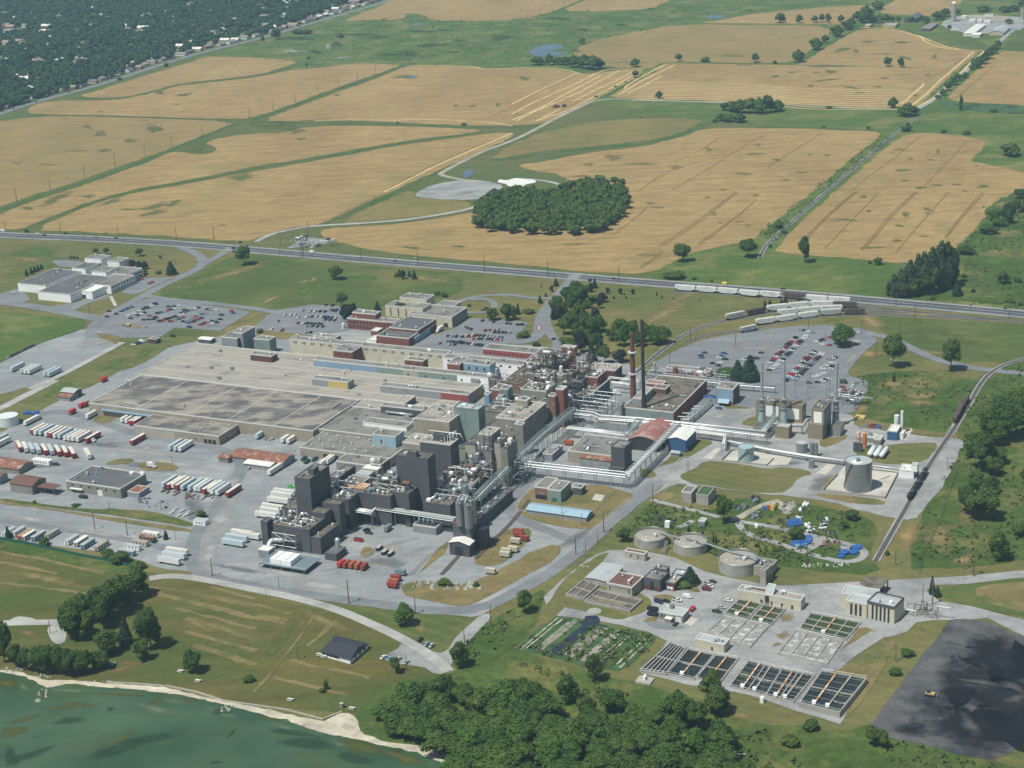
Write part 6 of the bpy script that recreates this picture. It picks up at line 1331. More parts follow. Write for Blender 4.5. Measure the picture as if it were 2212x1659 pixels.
# ---------------- vehicles ----------------
ORD=['first','second','third','fourth','fifth','sixth','seventh','eighth','ninth','tenth','eleventh','twelfth','thirteenth','fourteenth','fifteenth','sixteenth','seventeenth','eighteenth','nineteenth','twentieth']+['%dth'%i for i in range(21,90)]
def paint(n_,c,rough=.3):
    m=surf_mat(n_,c,.03,1,rough);m.node_tree.nodes['Principled BSDF'].inputs['Coat Weight'].default_value=.5
CARC={'black':(.012,.013,.016),'dark blue':(.02,.035,.085),'dark grey':(.05,.055,.06),'white':(.72,.73,.72),'silver':(.42,.44,.45),'red':(.38,.02,.03),'maroon':(.12,.02,.03),'dark green':(.02,.07,.06),'blue':(.05,.13,.32),'pale blue':(.22,.36,.45),'bright green':(.08,.55,.05),'yellow':(.75,.62,.05),'beige':(.45,.40,.3)}
for n_,c in CARC.items():paint('paint_'+n_,c)
surf_mat('tyre',(.02,.02,.02),.05,1,.9)
surf_mat('cont_red',(.26,.05,.04),.1,.5,.7,line=(.4,0,.15));surf_mat('cont_bright',(.45,.035,.04),.06,.5,.6,line=(.4,0,.12));surf_mat('cont_orange',(.36,.10,.05),.1,.5,.7,line=(.4,0,.15));surf_mat('cont_beige',(.45,.43,.34),.08,.5,.7,line=(.4,0,.1))
surf_mat('trailer_white',(.66,.67,.66),.05,.4,.5,stain=(.55,.55,.53),ss=.3);surf_mat('trailer_blue',(.42,.52,.56),.05,.4,.5);surf_mat('trailer_red',(.30,.03,.045),.05,.4,.5);surf_mat('trailer_top',(.60,.575,.50),.07,.5,.7,stain=(.45,.43,.38),ss=.2);surf_mat('trailer_topblue',(.40,.46,.48),.05,.5,.6)
surf_mat('hopper_white',(.60,.63,.62),.07,.3,.6,stain=(.42,.43,.42),ss=.25);surf_mat('hopper_grey',(.36,.38,.39),.08,.3,.6,stain=(.25,.24,.23),ss=.25);surf_mat('rail_brown',(.09,.06,.055),.12,.4,.8,stain=(.14,.1,.09),ss=.3);surf_mat('rail_black',(.018,.018,.022),.1,.4,.4)
surf_mat('skip_green',(.02,.10,.07),.08,.5,.6);surf_mat('skip_dark',(.02,.022,.04),.08,.5,.6);surf_mat('gravel_load',(.42,.38,.32),.15,1.5,.95)
X3,Y3=Vector((1,0,0)),Vector((0,1,0))
def wheelz(o,xs,y,r=.34,w=.24):
    for x in xs:
        for s in (-1,1):m=MB();m.tube([(x,s*y-w/2,r),(x,s*y+w/2,r)],r,10);m.build('wheel','tyre',o)
def lofted(m,secs):
    """sections along x: (x, halfwidth, z0, z1)"""
    vs=[];fs=[]
    for x,hw,z0,z1 in secs:vs+=[Vector((x,-hw,z0)),Vector((x,hw,z0)),Vector((x,hw*.94,z1)),Vector((x,-hw*.94,z1))]
    for i in range(len(secs)-1):
        a=i*4;b=a+4
        for k in range(4):fs.append((a+k,a+(k+1)%4,b+(k+1)%4,b+k))
    fs.append((3,2,1,0));e=len(vs)-4;fs.append((e,e+1,e+2,e+3));return m.add(vs,[f[::-1] for f in fs])
def car_proto(kind,col):
    o=thing({'car':'parked_car','pickup':'pickup_truck','van':'van'}[kind],'',kind if kind != 'pickup' else 'pickup truck',(0,0,0));p='paint_'+col
    if kind=='car':
        lofted(MB(),[(-2.3,.78,.35,.72),(-2.15,.88,.22,.92),(-.9,.9,.2,.98),(.9,.9,.2,.95),(1.9,.88,.22,.82),(2.28,.76,.35,.62)]).build('body',p,o)
        lofted(MB(),[(-1.75,.72,.9,.96),(-1.15,.76,.9,1.38),(.2,.76,.9,1.42),(1.05,.74,.88,.95)]).build('window','glass',o)
        lofted(MB(),[(-1.2,.70,1.3,1.42),(-.2,.71,1.3,1.46),(.3,.69,1.3,1.44)]).build('roof',p,o);wheelz(o,(-1.4,1.4),.8)
    elif kind=='pickup':
        lofted(MB(),[(-2.7,.9,.45,1.0),(-.6,.92,.4,1.02),(1.6,.92,.4,1.0),(2.6,.88,.45,.92)]).build('body',p,o)
        lofted(MB(),[(-.55,.78,1.0,1.5),(-.4,.8,1.0,1.62),(.9,.8,1.0,1.62),(1.5,.78,.98,1.05)]).build('window','glass',o)
        lofted(MB(),[(-.5,.76,1.55,1.7),(.85,.76,1.55,1.68)]).build('roof',p,o);MB().box(-2.55,-.75,-.72,.72,.9,1.05).build('bed','tyre',o);wheelz(o,(-1.7,1.7),.84,.4)
    else:
        lofted(MB(),[(-2.6,.9,.4,1.95),(-2.5,.95,.3,2.05),(1.3,.95,.3,2.05),(1.9,.92,.35,1.2),(2.6,.88,.4,1.0)]).build('body',p,o)
        lofted(MB(),[(1.25,.86,1.25,1.9),(1.32,.88,1.22,1.9),(1.95,.82,1.18,1.24)]).build('window','glass',o);wheelz(o,(-1.6,1.6),.84,.36)
    return o
PROT={}
def inst(key,mk,loc,rz,label,group=None,scale=None):
    if key not in PROT:
        o=mk();PROT[key]=o;o.location=loc;o.rotation_euler=(0,0,rz);o['label']=label
        if group:o['group']=group
        if scale:o.scale=(scale,)*3
        return o
    return clone(PROT[key],loc,rz,label,group,scale)
HB,HA=math.atan2(BV.y,BV.x),math.atan2(AV.y,AV.x)
def car_at(kind,col,p,rz,label,group=None):return inst((kind,col),lambda:car_proto(kind,col),Vector((p.x,p.y,.42)),rz,label,group)
PALL=['black','dark blue','black','dark grey','dark blue','white','silver','dark grey','red','white','dark green','maroon','silver','blue','black','white','beige','dark blue']
PALR=['white','black','white','red','dark blue','silver','dark grey','white','red','pale blue','black','maroon','white','silver','dark blue','white','black']
def lot(name,k,rz,rows,pal,group):
    L=[]
    for t in rows.split(';'):
        v=t.split();a=[float(q) for q in v[0].split(',')];b=[float(q) for q in v[1].split(',')] if len(v)==3 else a;n=int(v[-1])
        L.append((-(a[1]+b[1]),a,b,n))
    L.sort()
    for ri,(_,a,b,n) in enumerate(L):
        for i in range(n):
            t=i/max(1,n-1);p=gp(k,a[0]+(b[0]-a[0])*t,a[1]+(b[1]-a[1])*t);col=rnd.choice(pal)
            p=p+BV*rnd.uniform(-.35,.35)+AV*rnd.uniform(-.35,.35);kind='pickup' if rnd.random()<.12 else ('van' if rnd.random()<.05 else 'car')
            kn={'car':'car','pickup':'pickup','van':'van'}[kind]
            lab=f"{col} {kn} {ORD[i]} from left, {ORD[ri]} nearest row, {name}" if n>1 else f"{col} {kn} parked alone, {ORD[ri]} nearest of the {name}"
            car_at(kind,col,p,rz+(math.pi if rnd.random()<.4 else 0)+rnd.gauss(0,.03),lab,group)
lot('west car park','21',HB,'1050,1033 1140,1000 4;1105,1075 1340,975 10;1130,1097 1250,1047 5;1455,995 1545,990 3;1365,1052 1505,1012 6;1590,1025 1;1290,1075 1345,1090 2;1240,1110 1330,1105 3;1380,1122 1580,1062 8;1470,1125 1580,1090 4;1565,1050 1715,1003 6;1580,1125 1770,1050 8;1630,1137 1740,1097 5;1790,1020 1870,1027 3;1730,1152 1850,1108 6;1800,1155 1870,1132 3;1915,1068 1;2000,1033 2010,1052 2;1905,1105 1;925,1082 1005,1058 2;1245,1175 1',PALL,'cars in the west car park')
lot('brick office car park','22',HA,'470,1035 600,1037 4;640,1022 720,1040 4;440,1085 530,1080 3;565,1083 690,1095 5;600,1107 680,1114 3;255,1065 300,1065 2;340,1066 370,1085 2;412,1140 570,1145 6;440,1165 580,1168 4;430,1220 468,1220 2;365,1137 1;405,1027 1;190,1122 1;140,1190 1;228,1200 1;605,980 660,985 2',PALL,'cars in the brick office car park')
lot('small car park by tan offices','22',HA,'1655,1250 1765,1255 4;1795,1255 1900,1247 5;1645,1295 1735,1303 4;1675,1322 1720,1325 2;1765,1305 1955,1332 8;1880,1272 2120,1282 10;1935,1245 2120,1262 7;1800,1168 1855,1190 3;1955,1118 1;2050,1127 1;1980,1203 2090,1193 4;2065,1217 2190,1222 5;2165,1140 2200,1145 2;1592,1312 1',PALL,'cars in the small car park')
lot('big right car park','24',HB,'20,1480 240,1262 19;70,1508 332,1246 19;5,1545 70,1522 3;290,1195 380,1220 4;150,1640 400,1385 21;222,1630 467,1405 20;415,1300 480,1280 3;470,1322 525,1330 2;535,1262 1;530,1452 605,1430 4;545,1482 585,1490 2;505,1505 605,1520 3;470,1535 530,1537 2;410,1602 480,1575 3;468,1640 525,1622 3;355,1655 425,1652 2;645,1632 1;782,1222 1',PALR,'cars in the big right car park')
lot('left end of big car park','23',HB,'1665,1397 1;1630,1420 1640,1437 2;1735,1487 1;1780,1507 1;1805,1425 1835,1400 2;1790,1437 1840,1452 2;1800,1482 1;1995,1457 2115,1442 5;2150,1397 1',['black','dark grey','white','dark blue','blue'],'cars at the left end of the big car park')
lot('row along west lawn','21',HA,'75,1435 290,1332 8',['black','white','dark grey','silver'],'cars beside the west lawn')
lot('corner by the brick guard hut','21',HB,'1150,1325 1255,1290 5',['black','silver','dark blue','white'],'cars by the guard hut')
lot('laboratory car park','21',HB,'1160,780 1225,760 3;1292,795 1315,785 2',['red','silver','dark blue','red'],'cars at the laboratory')
def ang(k,a,b):p,q=gp(k,*a),gp(k,*b);d=q-p;return math.atan2(d.y,d.x)
hwa=math.atan2((HW[4]-HW[2]).y,(HW[4]-HW[2]).x)
for kind,col,k,x,y,rz,lb in (
 ('van','white','21',28,342,hwa,'white van at the left edge of the highway'),('car','white','21',325,364,hwa,'white car on the highway left of the west fields corner'),('car','black','21',385,378,hwa,'black car just behind the white one on the highway'),
 ('car','dark grey','21',835,400,hwa,'dark grey car on the highway above the laboratory'),('car','dark green','21',1002,403,hwa,'dark green car on the highway right of the laboratory'),('car','black','21',2015,490,hwa,'black car waiting at the highway junction, upper one'),('car','dark blue','21',2022,520,hwa,'dark blue car waiting at the highway junction, lower one'),
 ('van','white','22',485,524,hwa,'white van on the highway by the gravel substation'),('car','dark green','22',1203,602,hwa,'dark green car in the near lane of the highway'),('pickup','silver','22',1378,583,hwa,'silver pickup in the far lane of the highway'),
 ('van','black','23',675,770,hwa+1.5,'black and white van at the factory entrance junction'),('car','black','23',880,755,hwa,'black car on the highway just right of the factory entrance'),('van','yellow','23',1840,800,hwa,'bright yellow van on the highway above the white hopper wagons'),('car','maroon','23',360,1276,HA-.5,'dark maroon car on the loop drive'),('car','dark grey','24',132,843,hwa,'dark grey car on the highway near the brown wagon'),
 ('car','maroon','22',1968,1027,HB,'maroon car on the loop road by the tan offices'),('car','dark blue','22',1992,1010,HB,'dark blue car on the loop road by the tan offices'),('car','black','23',55,1152,HB,'black car beside the round bush, left'),('car','black','23',90,1150,HB,'black car beside the round bush, right'),
 ('pickup','white','21',118,876,HB,'white pickup at the left corner of the laboratory'),('car','black','21',942,1036,HB,'black car on the road between laboratory and car park'),('pickup','black','21',1494,1250,HB,'black pickup on the road below the west car park'),('pickup','dark grey','21',1636,1173,HB,'dark grey pickup at the bottom edge of the west car park'),
 ('van','dark blue','h',1575,1055,HB-.3,'dark blue van above the garage'),('car','black','h',1705,1040,HB-.1,'black car beside the blue van above the garage'),('pickup','white','h',1890,1025,HB-.1,'white pickup with open bed near the white tent'),('van','white','h',2065,970,HB-.05,'white van below the rusty courtyard corner'),
 ('van','red','43',1560,300,HA-.1,'bright red van beside the garage'),('car','white','43',1872,222,HB,'white car beside the long cream building'),('car','silver','43',1810,282,HB,'silver estate car above the basins'),('pickup','dark green','43',1768,318,HB,'dark green pickup just above the basins'),
 ('car','dark grey','43',1732,60,HB,'dark grey car topmost of the four by the works lawn'),('pickup','silver','43',1695,80,HB,'silver pickup second of the four by the works lawn'),('pickup','white','43',1700,104,HB,'white pickup third of the four by the works lawn'),('van','maroon','43',1680,128,HB,'maroon van lowest of the four by the works lawn'),('car','black','h',1865,1430,HA-.2,'black car at the corner of the garage porch'),
 ('car','black','42',1420,560,HA,'black car parked on the grass by the shore road'),('car','pale blue','42',1475,600,HA+.05,'pale blue car on the grass, middle of three'),('car','silver','42',1518,612,HA,'silver car on the grass, right of three'),
 ('car','white','42',1105,714,HA-.2,'white car parked nearest the pavilion'),('car','pale blue','42',1160,724,HA-.15,'pale blue car second from the pavilion'),('car','beige','42',1235,728,HA,'beige car half hidden by the small tree'),('car','silver','42',1300,758,HA-.1,'silver car by the pole next to the shore wood'),
 ('pickup','dark blue','31',483,700,HB,'dark blue pickup beside the white portable office'),('car','silver','31',2150,738,HA+.2,'silver car on the lane below the cream sheet roof'),('car','bright green','32',300,892,HB,'bright green car at the foot of the furthest left tower'),
 ('pickup','blue','c',385,1240,HB,'blue pickup in front of the brick building with blue panel'),('van','white','i',318,752,HA+.35,'white van parked on the recycling yard lawn'),('car','white','34',735,22,HA-.1,'white car on the gravel beside the big car park'),('car','red','34',645,32,HB,'red car behind the switchyard masts'),
 ('car','black','32',955,1268,HA+2.2,'black car under the silver pipe bridge'),('pickup','dark grey','32',975,1295,HB,'dark grey pickup beside the small blue container'),
 ('car','black','11',120,944,ang('11',(0,985),(300,880)),'black car at the left end of the suburban road'),('car','black','11',312,880,ang('11',(0,985),(300,880)),'black car second on the suburban road'),('car','dark blue','11',600,800,ang('11',(300,880),(700,780)),'dark blue car third on the suburban road'),('car','black','11',700,768,ang('11',(300,880),(700,780)),'black car fourth on the suburban road'),
 ('car','dark grey','12',380,232,ang('12',(0,345),(400,225)),'dark grey car on the far suburban road'),('van','white','12',585,172,ang('12',(0,345),(400,225)),'white van on the far suburban road'),('car','black','12',735,122,ang('12',(400,225),(800,110)),'black car furthest up the suburban road')):
    p=gp(k,x,y);o=car_at(kind,col,p,rz,lb)
# ---------------- trailers, lorries, containers ----------------
def trailer_proto(body,top,L=15.5):
    o=thing('box_trailer','','trailer',(0,0,0));MB().box(0,L,-1.3,1.3,1.15,3.95).build('body',body,o);MB().box(.06,L-.06,-1.26,1.26,3.96,4.06).build('roof',top,o)
    MB().box(-.04,0,-1.22,1.22,1.3,3.85).build('rear_door',body,o);m=MB()
    for x in (1.8,3.1):
        for s in (-1,1):m.tube([(x,s*.7,.5),(x,s*1.2,.5)],.5,10)
    m.build('wheels','tyre',o);MB().box(L-3,L-2.8,-.9,.9,0,1.15).build('landing_leg','steel_dark',o);return o
TC={'w':('white','trailer_white','trailer_top'),'b':('pale blue','trailer_blue','trailer_topblue'),'r':('red','trailer_red','trailer_top'),'g':('white and grey','trailer_white','trailer_topblue'),'d':('dark blue','paint_dark blue','trailer_topblue')}
def trailers(k,s,cols,rz,where,group,ll='from the left'):
    for i,t in enumerate(s.split()):
        x,y=(float(v) for v in t.split(','));c=cols[i%len(cols)];nm,b,tp=TC[c]
        inst(('tr',c),lambda:trailer_proto(b,tp),gp(k,x,y,.3)+Vector((0,0,.3)),rz+rnd.gauss(0,.012),f'{nm} trailer, {ORD[i]} {ll}, {where}',group)
trailers('31','272,440 303,448 345,450 397,462 430,468 470,475 510,480 560,495 592,500 628,503 668,508 745,515','rwbwrwbgwwwr',HA,'the upper yard row','trailers in the upper yard row')
trailers('31','185,590 235,598 290,605 345,612 405,618 460,620 520,628 580,635 645,645 782,655','rwbbrbrrrw',ang('31',(645,645),(585,555)),'the slanting yard row','trailers in the slanting yard row')
trailers('31','1405,905 1450,915 1490,910 1525,920 1572,925 1635,930 1685,935 1718,940 1757,955 1803,948 1830,962 1875,970 1962,985','brwrbbwbrwggr',HA,'the row by the workshop','trailers in the row by the workshop')
trailers('31','1465,580 1510,588 1552,592','bbw',HA,'the group of three below the loading hall','trailers below the loading hall')
trailers('31','1052,338 1090,345 1120,360 1152,362','wwrr',HA,'the dock under the blue canopy','trailers at the dock')
trailers('21','100,1557 185,1572 215,1577 247,1580 385,1597 418,1602','bbwgbb',HA,'the upper west lot','trailers in the upper west lot')
trailers('31','752,308','w',HA,'the patch of grass beside the great hall',None,'alone');trailers('31','1137,532','r',HA,'the yard, at the pale hall corner',None,'alone')
trailers('31','-40,560 -60,530','wb',HA,'the pair cut by the left edge','trailers at the left edge')
trailers('31','1372,1535 1412,1492 1440,1455','ggw',HB,'the stack of three by the bend','trailers by the bend','nearest')
trailers('31','1925,1380 1955,1340 2005,1300','bbw',HB,'the group left of the charcoal blocks','trailers left of the charcoal blocks','nearest')
trailers('g','35,975 120,905 150,840 240,730 300,640 350,590','wwwwww',HB,'the line backed up to the low dock building','trailers at the low dock','nearest')
trailers('32','-150,1320','w',HB,'the gravel left of the filter box',None,'alone');trailers('32','5,480 225,515 275,522','bww',HA,'the bay under the dark stained hall','trailers under the stained hall');trailers('32','112,795','w',HA,'the lane beside the rust red yard shed',None,'alone')
trailers('32','560,720 610,700','ww',HA,'the dock beside the green skips','trailers by the green skips')
def lorry(label,p,rz,body='trailer_white',cab='trailer_white',L=7,box=True):
    o=thing('lorry',label,'lorry',(0,0,0))
    MB().box(-L,0,-1.25,1.25,1.0,3.6).build('cargo_box',body,o);lofted(MB(),[(.15,1.15,.5,2.7),(1.2,1.15,.5,2.75),(1.7,1.1,.5,1.7),(2.6,1.0,.5,1.55)]).build('cab',cab,o)
    MB().box(1.22,1.45,-.95,.95,1.75,2.55).build('windscreen','glass',o);wheelz(o,(-L+1.2,-L+2.4,1.7),1.0,.5,.4);o.location=(p.x,p.y,.35);o.rotation_euler=(0,0,rz);return o
lorry('white lorry with a plain box body in the delivery yard by the chimneys',gp('b',740,1000),HB);lorry('white lorry backed into the tan office dock',gp('22',1575,1210),HA+math.pi)
lorry('white box lorry parked on the dry grass island',gp('31',1325,725),HB-.1,L=4.5);lorry('long articulated white lorry near the round tank at left',gp('31',335,305),HA,L=15.5);lorry('pale lorry tractor beside the last red trailer of the upper row',gp('31',800,500),HB-.1,'steel_dark','tank_white',L=2.5)
lorry('red tanker lorry beside the rusty roofed shed',gp('33',560,660),HB+math.pi,'steel_dark','trailer_red',L=9)
def cont_proto(mt,L=6.1,W=2.45,H=2.6,z=.9,wh=True):
    o=thing('container','','container',(0,0,0));MB().box(0,L,-W/2,W/2,z,z+H).build('body',mt,o);MB().box(-.03,0,-W/2+.1,W/2-.1,z+.1,z+H-.1).build('door',mt,o)
    m=MB()
    for x in (-.02,L-.1):
        for s in (-W/2,W/2-.12):m.box(x,x+.14,s-.01,s+.13,z-.02,z+H+.04)
    m.build('corner_posts',mt,o)
    if wh:MB().box(.2,L-.2,-.5,.5,.55,z).build('chassis','steel_dark',o);wheelz(o,(1,2.1,L-1),.95,.45,.3)
    return o
def conts(k,s,mats,rz,names,where,group):
    for i,t in enumerate(s.split()):
        x,y=(float(v) for v in t.split(','));mt=mats[i%len(mats)]
        inst(('ct',mt),lambda:cont_proto(mt),gp(k,x,y)+Vector((0,0,.3)),rz+rnd.gauss(0,.015),f'{names[i % len(names)]} container, {ORD[i]} from left {where}',group)
conts('32','715,1595 762,1600 812,1605 862,1612 915,1620',['cont_bright','cont_red','cont_orange','cont_orange','cont_red'],HA,['bright red','dark red','orange red','rust red','brownish red'],'of five below the charcoal wing','row of five red containers')
conts('42','1140,100 1150,72 1170,38',['cont_red','cont_orange','cont_red'],HB,['dark red','orange red','brownish red'],'in the stack by the lower road','red containers by the lower road')
conts('32','1210,1645',['steel_blue'],HB,['blue grey'],'behind the red ones by the lower road',None)
conts('33','20,1320 60,1350',['cont_red','cont_red'],HB,['dull red','brick red'],'on the dry grass by the loop','containers on the dry grass');conts('33','15,1295 -10,1375',['cont_red','cont_beige'],HB,['rear dull red','cream topped'],'behind the front ones on dry grass','containers on the dry grass')
conts('32','2180,1445 2110,1490 2120,1462 1985,1635',['cont_beige'],HB,['beige','pale beige','rear beige','lone beige'],'on the inside of the loop','beige containers')
conts('31','605,270 690,215 725,205',['cont_bright','cont_bright','cont_red'],HA,['bright red','red','dull red'],'by the corner of the great hall','red containers by the great hall');conts('21','880,1650',['cont_bright'],HA,['small bright red'],'on the road beside the beige roof',None)
conts('32','1120,1285',['steel_blue'],HA,['small blue grey'],'in front of the long charcoal wall',None);conts('33','455,525',['cont_orange'],HB,['orange and blue'],'under the diagonal pipe bridge',None)
def skip_proto(mt,load):
    o=thing('skip','','skip',(0,0,0));lofted(MB(),[(-3.1,.9,.5,1.6),(-2.4,1.2,.2,1.9),(2.4,1.2,.2,1.9),(3.1,.9,.5,1.6)]).build('body',mt,o);MB().box(-2.4,2.4,-.95,.95,1.7,2.0).build('load',load,o);return o
for i,(k,x,y,mt,ld,rz,lb) in enumerate((('32',1065,1430,'skip_dark','gravel_load',HA,'dark skip with tan load, left of three in the front yard'),('32',1113,1465,'skip_dark','gravel_load',HA,'dark blue skip with pale load, middle of three in the front yard'),('32',1165,1478,'skip_dark','gravel_load',HA,'dark blue skip with pale load, right of three in the front yard'),('32',885,1358,'trailer_red','steel_dark',HB,'dark red open skip beside the charcoal wall'),
   ('32',415,655,'skip_green','steel_dark',HA,'green skip against the vented hall, left rear'),('32',440,680,'skip_green','steel_dark',HA,'green skip against the vented hall, front'),('32',508,660,'skip_green','steel_dark',HA,'green skip against the vented hall, right'),('31',720,985,'skip_dark','steel_dark',HB,'dark blue skip in front of the workshop'),('c',180,1050,'blue_paint','steel_dark',HB,'bright blue skip left of the blue panelled building'),('c',265,1052,'blue_paint','steel_dark',HB,'bright blue skip nearest the blue panelled building'),('43',1215,300,'skip_dark','m_coal',HB,'black heaped skip left of the garage, upper'),('43',1215,345,'skip_dark','m_coal',HB,'black heaped skip left of the garage, lower'),('34',905,375,'cont_red','steel_dark',HB,'red skip left of the blue box plant'),('34',935,378,'blue_paint','steel_dark',HB,'blue skip left of the blue box plant'))):
    p=gp(k,x,y);inst(('sk',mt,ld),lambda:skip_proto(mt,ld),Vector((p.x,p.y,.3)),rz,lb)
def cabin_proto(mt,tp,L=11):
    o=thing('site_cabin','','cabin',(0,0,0));MB().box(0,L,-1.5,1.5,.4,3.1).build('body',mt,o);MB().box(-.15,L+.15,-1.6,1.6,3.1,3.28).build('roof',tp,o)
    for i in range(4):MB().box(1+i*2.5,2+i*2.5,-1.56,-1.5,1.5,2.4).build('window','glass',o)
    MB().box(-.05,0,-.5,.4,.5,2.5).build('door','steel_dark',o);return o
for i,(x,y,a,mt,tp,lb) in enumerate(((30,1330,0,'white_wall','roof_pale','white site cabin behind the conifer in the lower lot'),(115,1325,0,'white_wall','roof_pale','white site cabin second in the lower lot'),(170,1355,0,'cont_orange','roof_orange','orange site cabin in the lower lot'),(200,1358,0,'cont_beige','roof_white','cream site cabin beside the orange one'),(285,1365,0,'blue_clad','roof_pale','bluish site cabin left of the round bush'),(405,1345,0,'cont_beige','roof_beige','small tan site cabin behind the round bush'),
   (575,1398,0,'white_wall','roof_pale','white site cabin, left of the middle group'),(655,1410,0,'cont_beige','roof_white','cream site cabin, middle of the middle group'),(712,1432,0,'blue_clad','roof_pale','dark sided site cabin, third of the middle group'),(832,1448,0,'cont_beige','roof_beige','short beige site cabin, right of the middle group'),
   (1245,1310,1,'white_wall','roof_white','white site cabin, rearmost of the right group'),(1215,1345,1,'rust_clad','roof_rust','rusty roofed site cabin of the right group'),(1150,1385,1,'cont_beige','roof_beige','tan site cabin of the right group'),(1085,1420,1,'white_wall','roof_pale','pale site cabin second nearest of the right group'),(1035,1465,1,'blue_clad','roof_pale','bluish site cabin nearest of the right group'))):
    p=gp('31',x,y);inst(('cb',mt,tp),lambda:cabin_proto(mt,tp),Vector((p.x,p.y,.25)),HB if a else HA,lb)
# ---------------- railway wagons ----------------
def hopper_proto(mt,tank=False,L=15.2):
    o=thing('tank_wagon' if tank else 'hopper_wagon','','railway wagon',(0,0,0));h=L/2
    if tank:
        MB().tube([(-h+.3,0,2.6),(-h+.9,0,2.6),(h-.9,0,2.6),(h-.3,0,2.6)],[.7,1.5,1.5,.7],16).build('tank',mt,o);MB().cone((0,0),.8,.7,4.0,4.6,12).build('dome',mt,o)
        MB().box(-1.6,1.6,-.9,.9,4.08,4.16).build('walkway','galv',o)
    else:
        lofted(MB(),[(-h+.1,1.5,2.6,4.3),(-h+2.6,1.5,1.0,4.45),(h-2.6,1.5,1.0,4.45),(h-.1,1.5,2.6,4.3)]).build('body',mt,o)
        MB().box(-h+.8,h-.8,-.75,.75,4.46,4.66).build('roof_hatch','trailer_top' if mt != 'rail_brown' else 'rail_brown',o)
        m=MB();[m.box(-h+2.5+i*1.25,-h+2.6+i*1.25,-1.56,1.56,1.2,4.3) for i in range(9)];m.build('rib',mt,o)
    MB().box(-h,h,-.45,.45,.85,1.15).build('underframe','steel_dark',o)
    m=MB()
    for x in (-h+1.4,-h+3,h-3,h-1.4):
        for s in (-1,1):m.tube([(x,s*.65,.46),(x,s*.82,.46)],.46,10)
    m.build('wheels','tyre',o);return o
WG=[('23','1498,858 1682,871 1865,885 2050,903','wwww','beside the highway'),('24','22,914 222,930 425,948 617,962','wbww','beside the highway, right part'),('23','1925,1098 2108,1062','gb','on the curved siding left'),('24','80,1028 268,1008 462,998 672,1005','wwwb','on the middle siding'),('24','172,1066 358,1046 548,1036','www','on the third siding'),('23','2040,1206','g','on the lowest siding, leftmost'),('24','-20,1142 158,1118 345,1090 540,1068 745,1062','wwwgb','on the lowest siding'),('34','1712,160 1665,245 1612,340','bbb','on the track by the right wood'),('34','1362,775 1290,890 1222,1005','ttt','beside the loading house')]
for k,s,cs,where in WG:
    P_=[gp(k,*[float(v) for v in t.split(',')]) for t in s.split()]
    if k=='34':
        d_=(P_[-1]-P_[0]).normalized();P_=[P_[1]+d_*((i-1)*16.4) for i in range(3)]
    for i,p in enumerate(P_):
        a,b=P_[max(i-1,0)],P_[min(i+1,len(P_)-1)]
        if a==b:a,b=gp(k,1900,1232),gp(k,2100,1190)
        d_=b-a;c=cs[i];mt={'w':'hopper_white','g':'hopper_grey','b':'rail_brown','t':'rail_black'}[c];nm={'w':'white covered hopper wagon','g':'grey hopper wagon','b':'brown hopper wagon','t':'black tank wagon'}[c]
        L=(P_[1]-P_[0]).length if len(P_)>1 else 16
        inst(('wg',c),lambda:hopper_proto(mt,c=='t',15.2),Vector((p.x,p.y,.45)),math.atan2(d_.y,d_.x),f'{nm}, {ORD[i]} from left {where}' if k != '34' else f'{nm}, {ORD[i]} from the far end {where}','wagons '+where,max(.9,min(1.2,L/15.9)))
# ---------------- farm and yard machines ----------------
def combine(label,p,rz,header=True,mt='paint_maroon'):
    o=thing('combine_harvester',label,'combine harvester',(0,0,0));lofted(MB(),[(-4,1.3,1.3,3.2),(-2,1.5,1,3.8),(1.6,1.5,1,3.6),(2.4,1.2,1.4,2.4)]).build('body',mt,o)
    MB().box(1.5,3.1,-1,1,1.9,3.9).build('cab','glass',o);MB().tube([(0,1.4,3.6),(-.5,4.4,4.4)],.25,8).build('auger',mt,o)
    if header:MB().box(4,5.6,-4,4,.3,1.3).build('header',mt,o);MB().box(2.6,4.2,-.8,.8,.8,1.9).build('feeder',mt,o)
    wheelz(o,(1.8,),1.7,.95,.7);wheelz(o,(-3,),1.5,.6,.45);o.location=(p.x,p.y,.25);o.rotation_euler=(0,0,rz);return o
combine('dark red combine harvester with wide header, left one in the swathed grain',gp('13',385,930),HB+math.pi);combine('dark green combine harvester behind the red one',gp('13',450,925),HA+math.pi,False,'paint_dark green')
o=thing('bulldozer','yellow bulldozer working on the black coal ground','bulldozer',gp('44',1400,1040));q=Vector(o.location)
MB().cbox(q,BV,AV,4.5,1.6,1,2.2).build('body','yellow_panel',o);MB().cbox(q-BV*.8,BV,AV,1.8,1.6,2.2,3.4).build('cab','steel_dark',o);MB().cbox(q-BV*.8,BV,AV,1.84,1.64,2.5,3.1).build('window','glass',o)
for s in (-1,1):MB().cbox(q+AV*s*1.15,BV,AV,4.6,.6,.2,1.3).build('track','tyre',o)
MB().cbox(q+BV*3.4,BV,AV,.3,3.8,.3,1.7).build('blade','galv',o)
o=thing('excavator','tan excavator digging in the sandy corner of the west car park','excavator',gp('21',1095,1160));q=Vector(o.location)
MB().cbox(q+BV*2,BV,AV,3.4,2.4,1,2.6).build('body','yellow_panel',o);MB().cbox(q+BV*2,BV,AV,3.8,2.8,.25,1).build('track','tyre',o);m=MB();m.tube([q+BV*.8+Vector((0,0,2)),q-BV*1.6+Vector((0,0,5)),q-BV*3.4+Vector((0,0,1.2))],.3,6);m.build('boom','yellow_panel',o);MB().cbox(q-BV*3.4,BV,AV,1,1,.5,1.3).build('bucket','steel_dark',o)
blobs('sand_heap','21','1150,1160,90,24','p_straw',7)
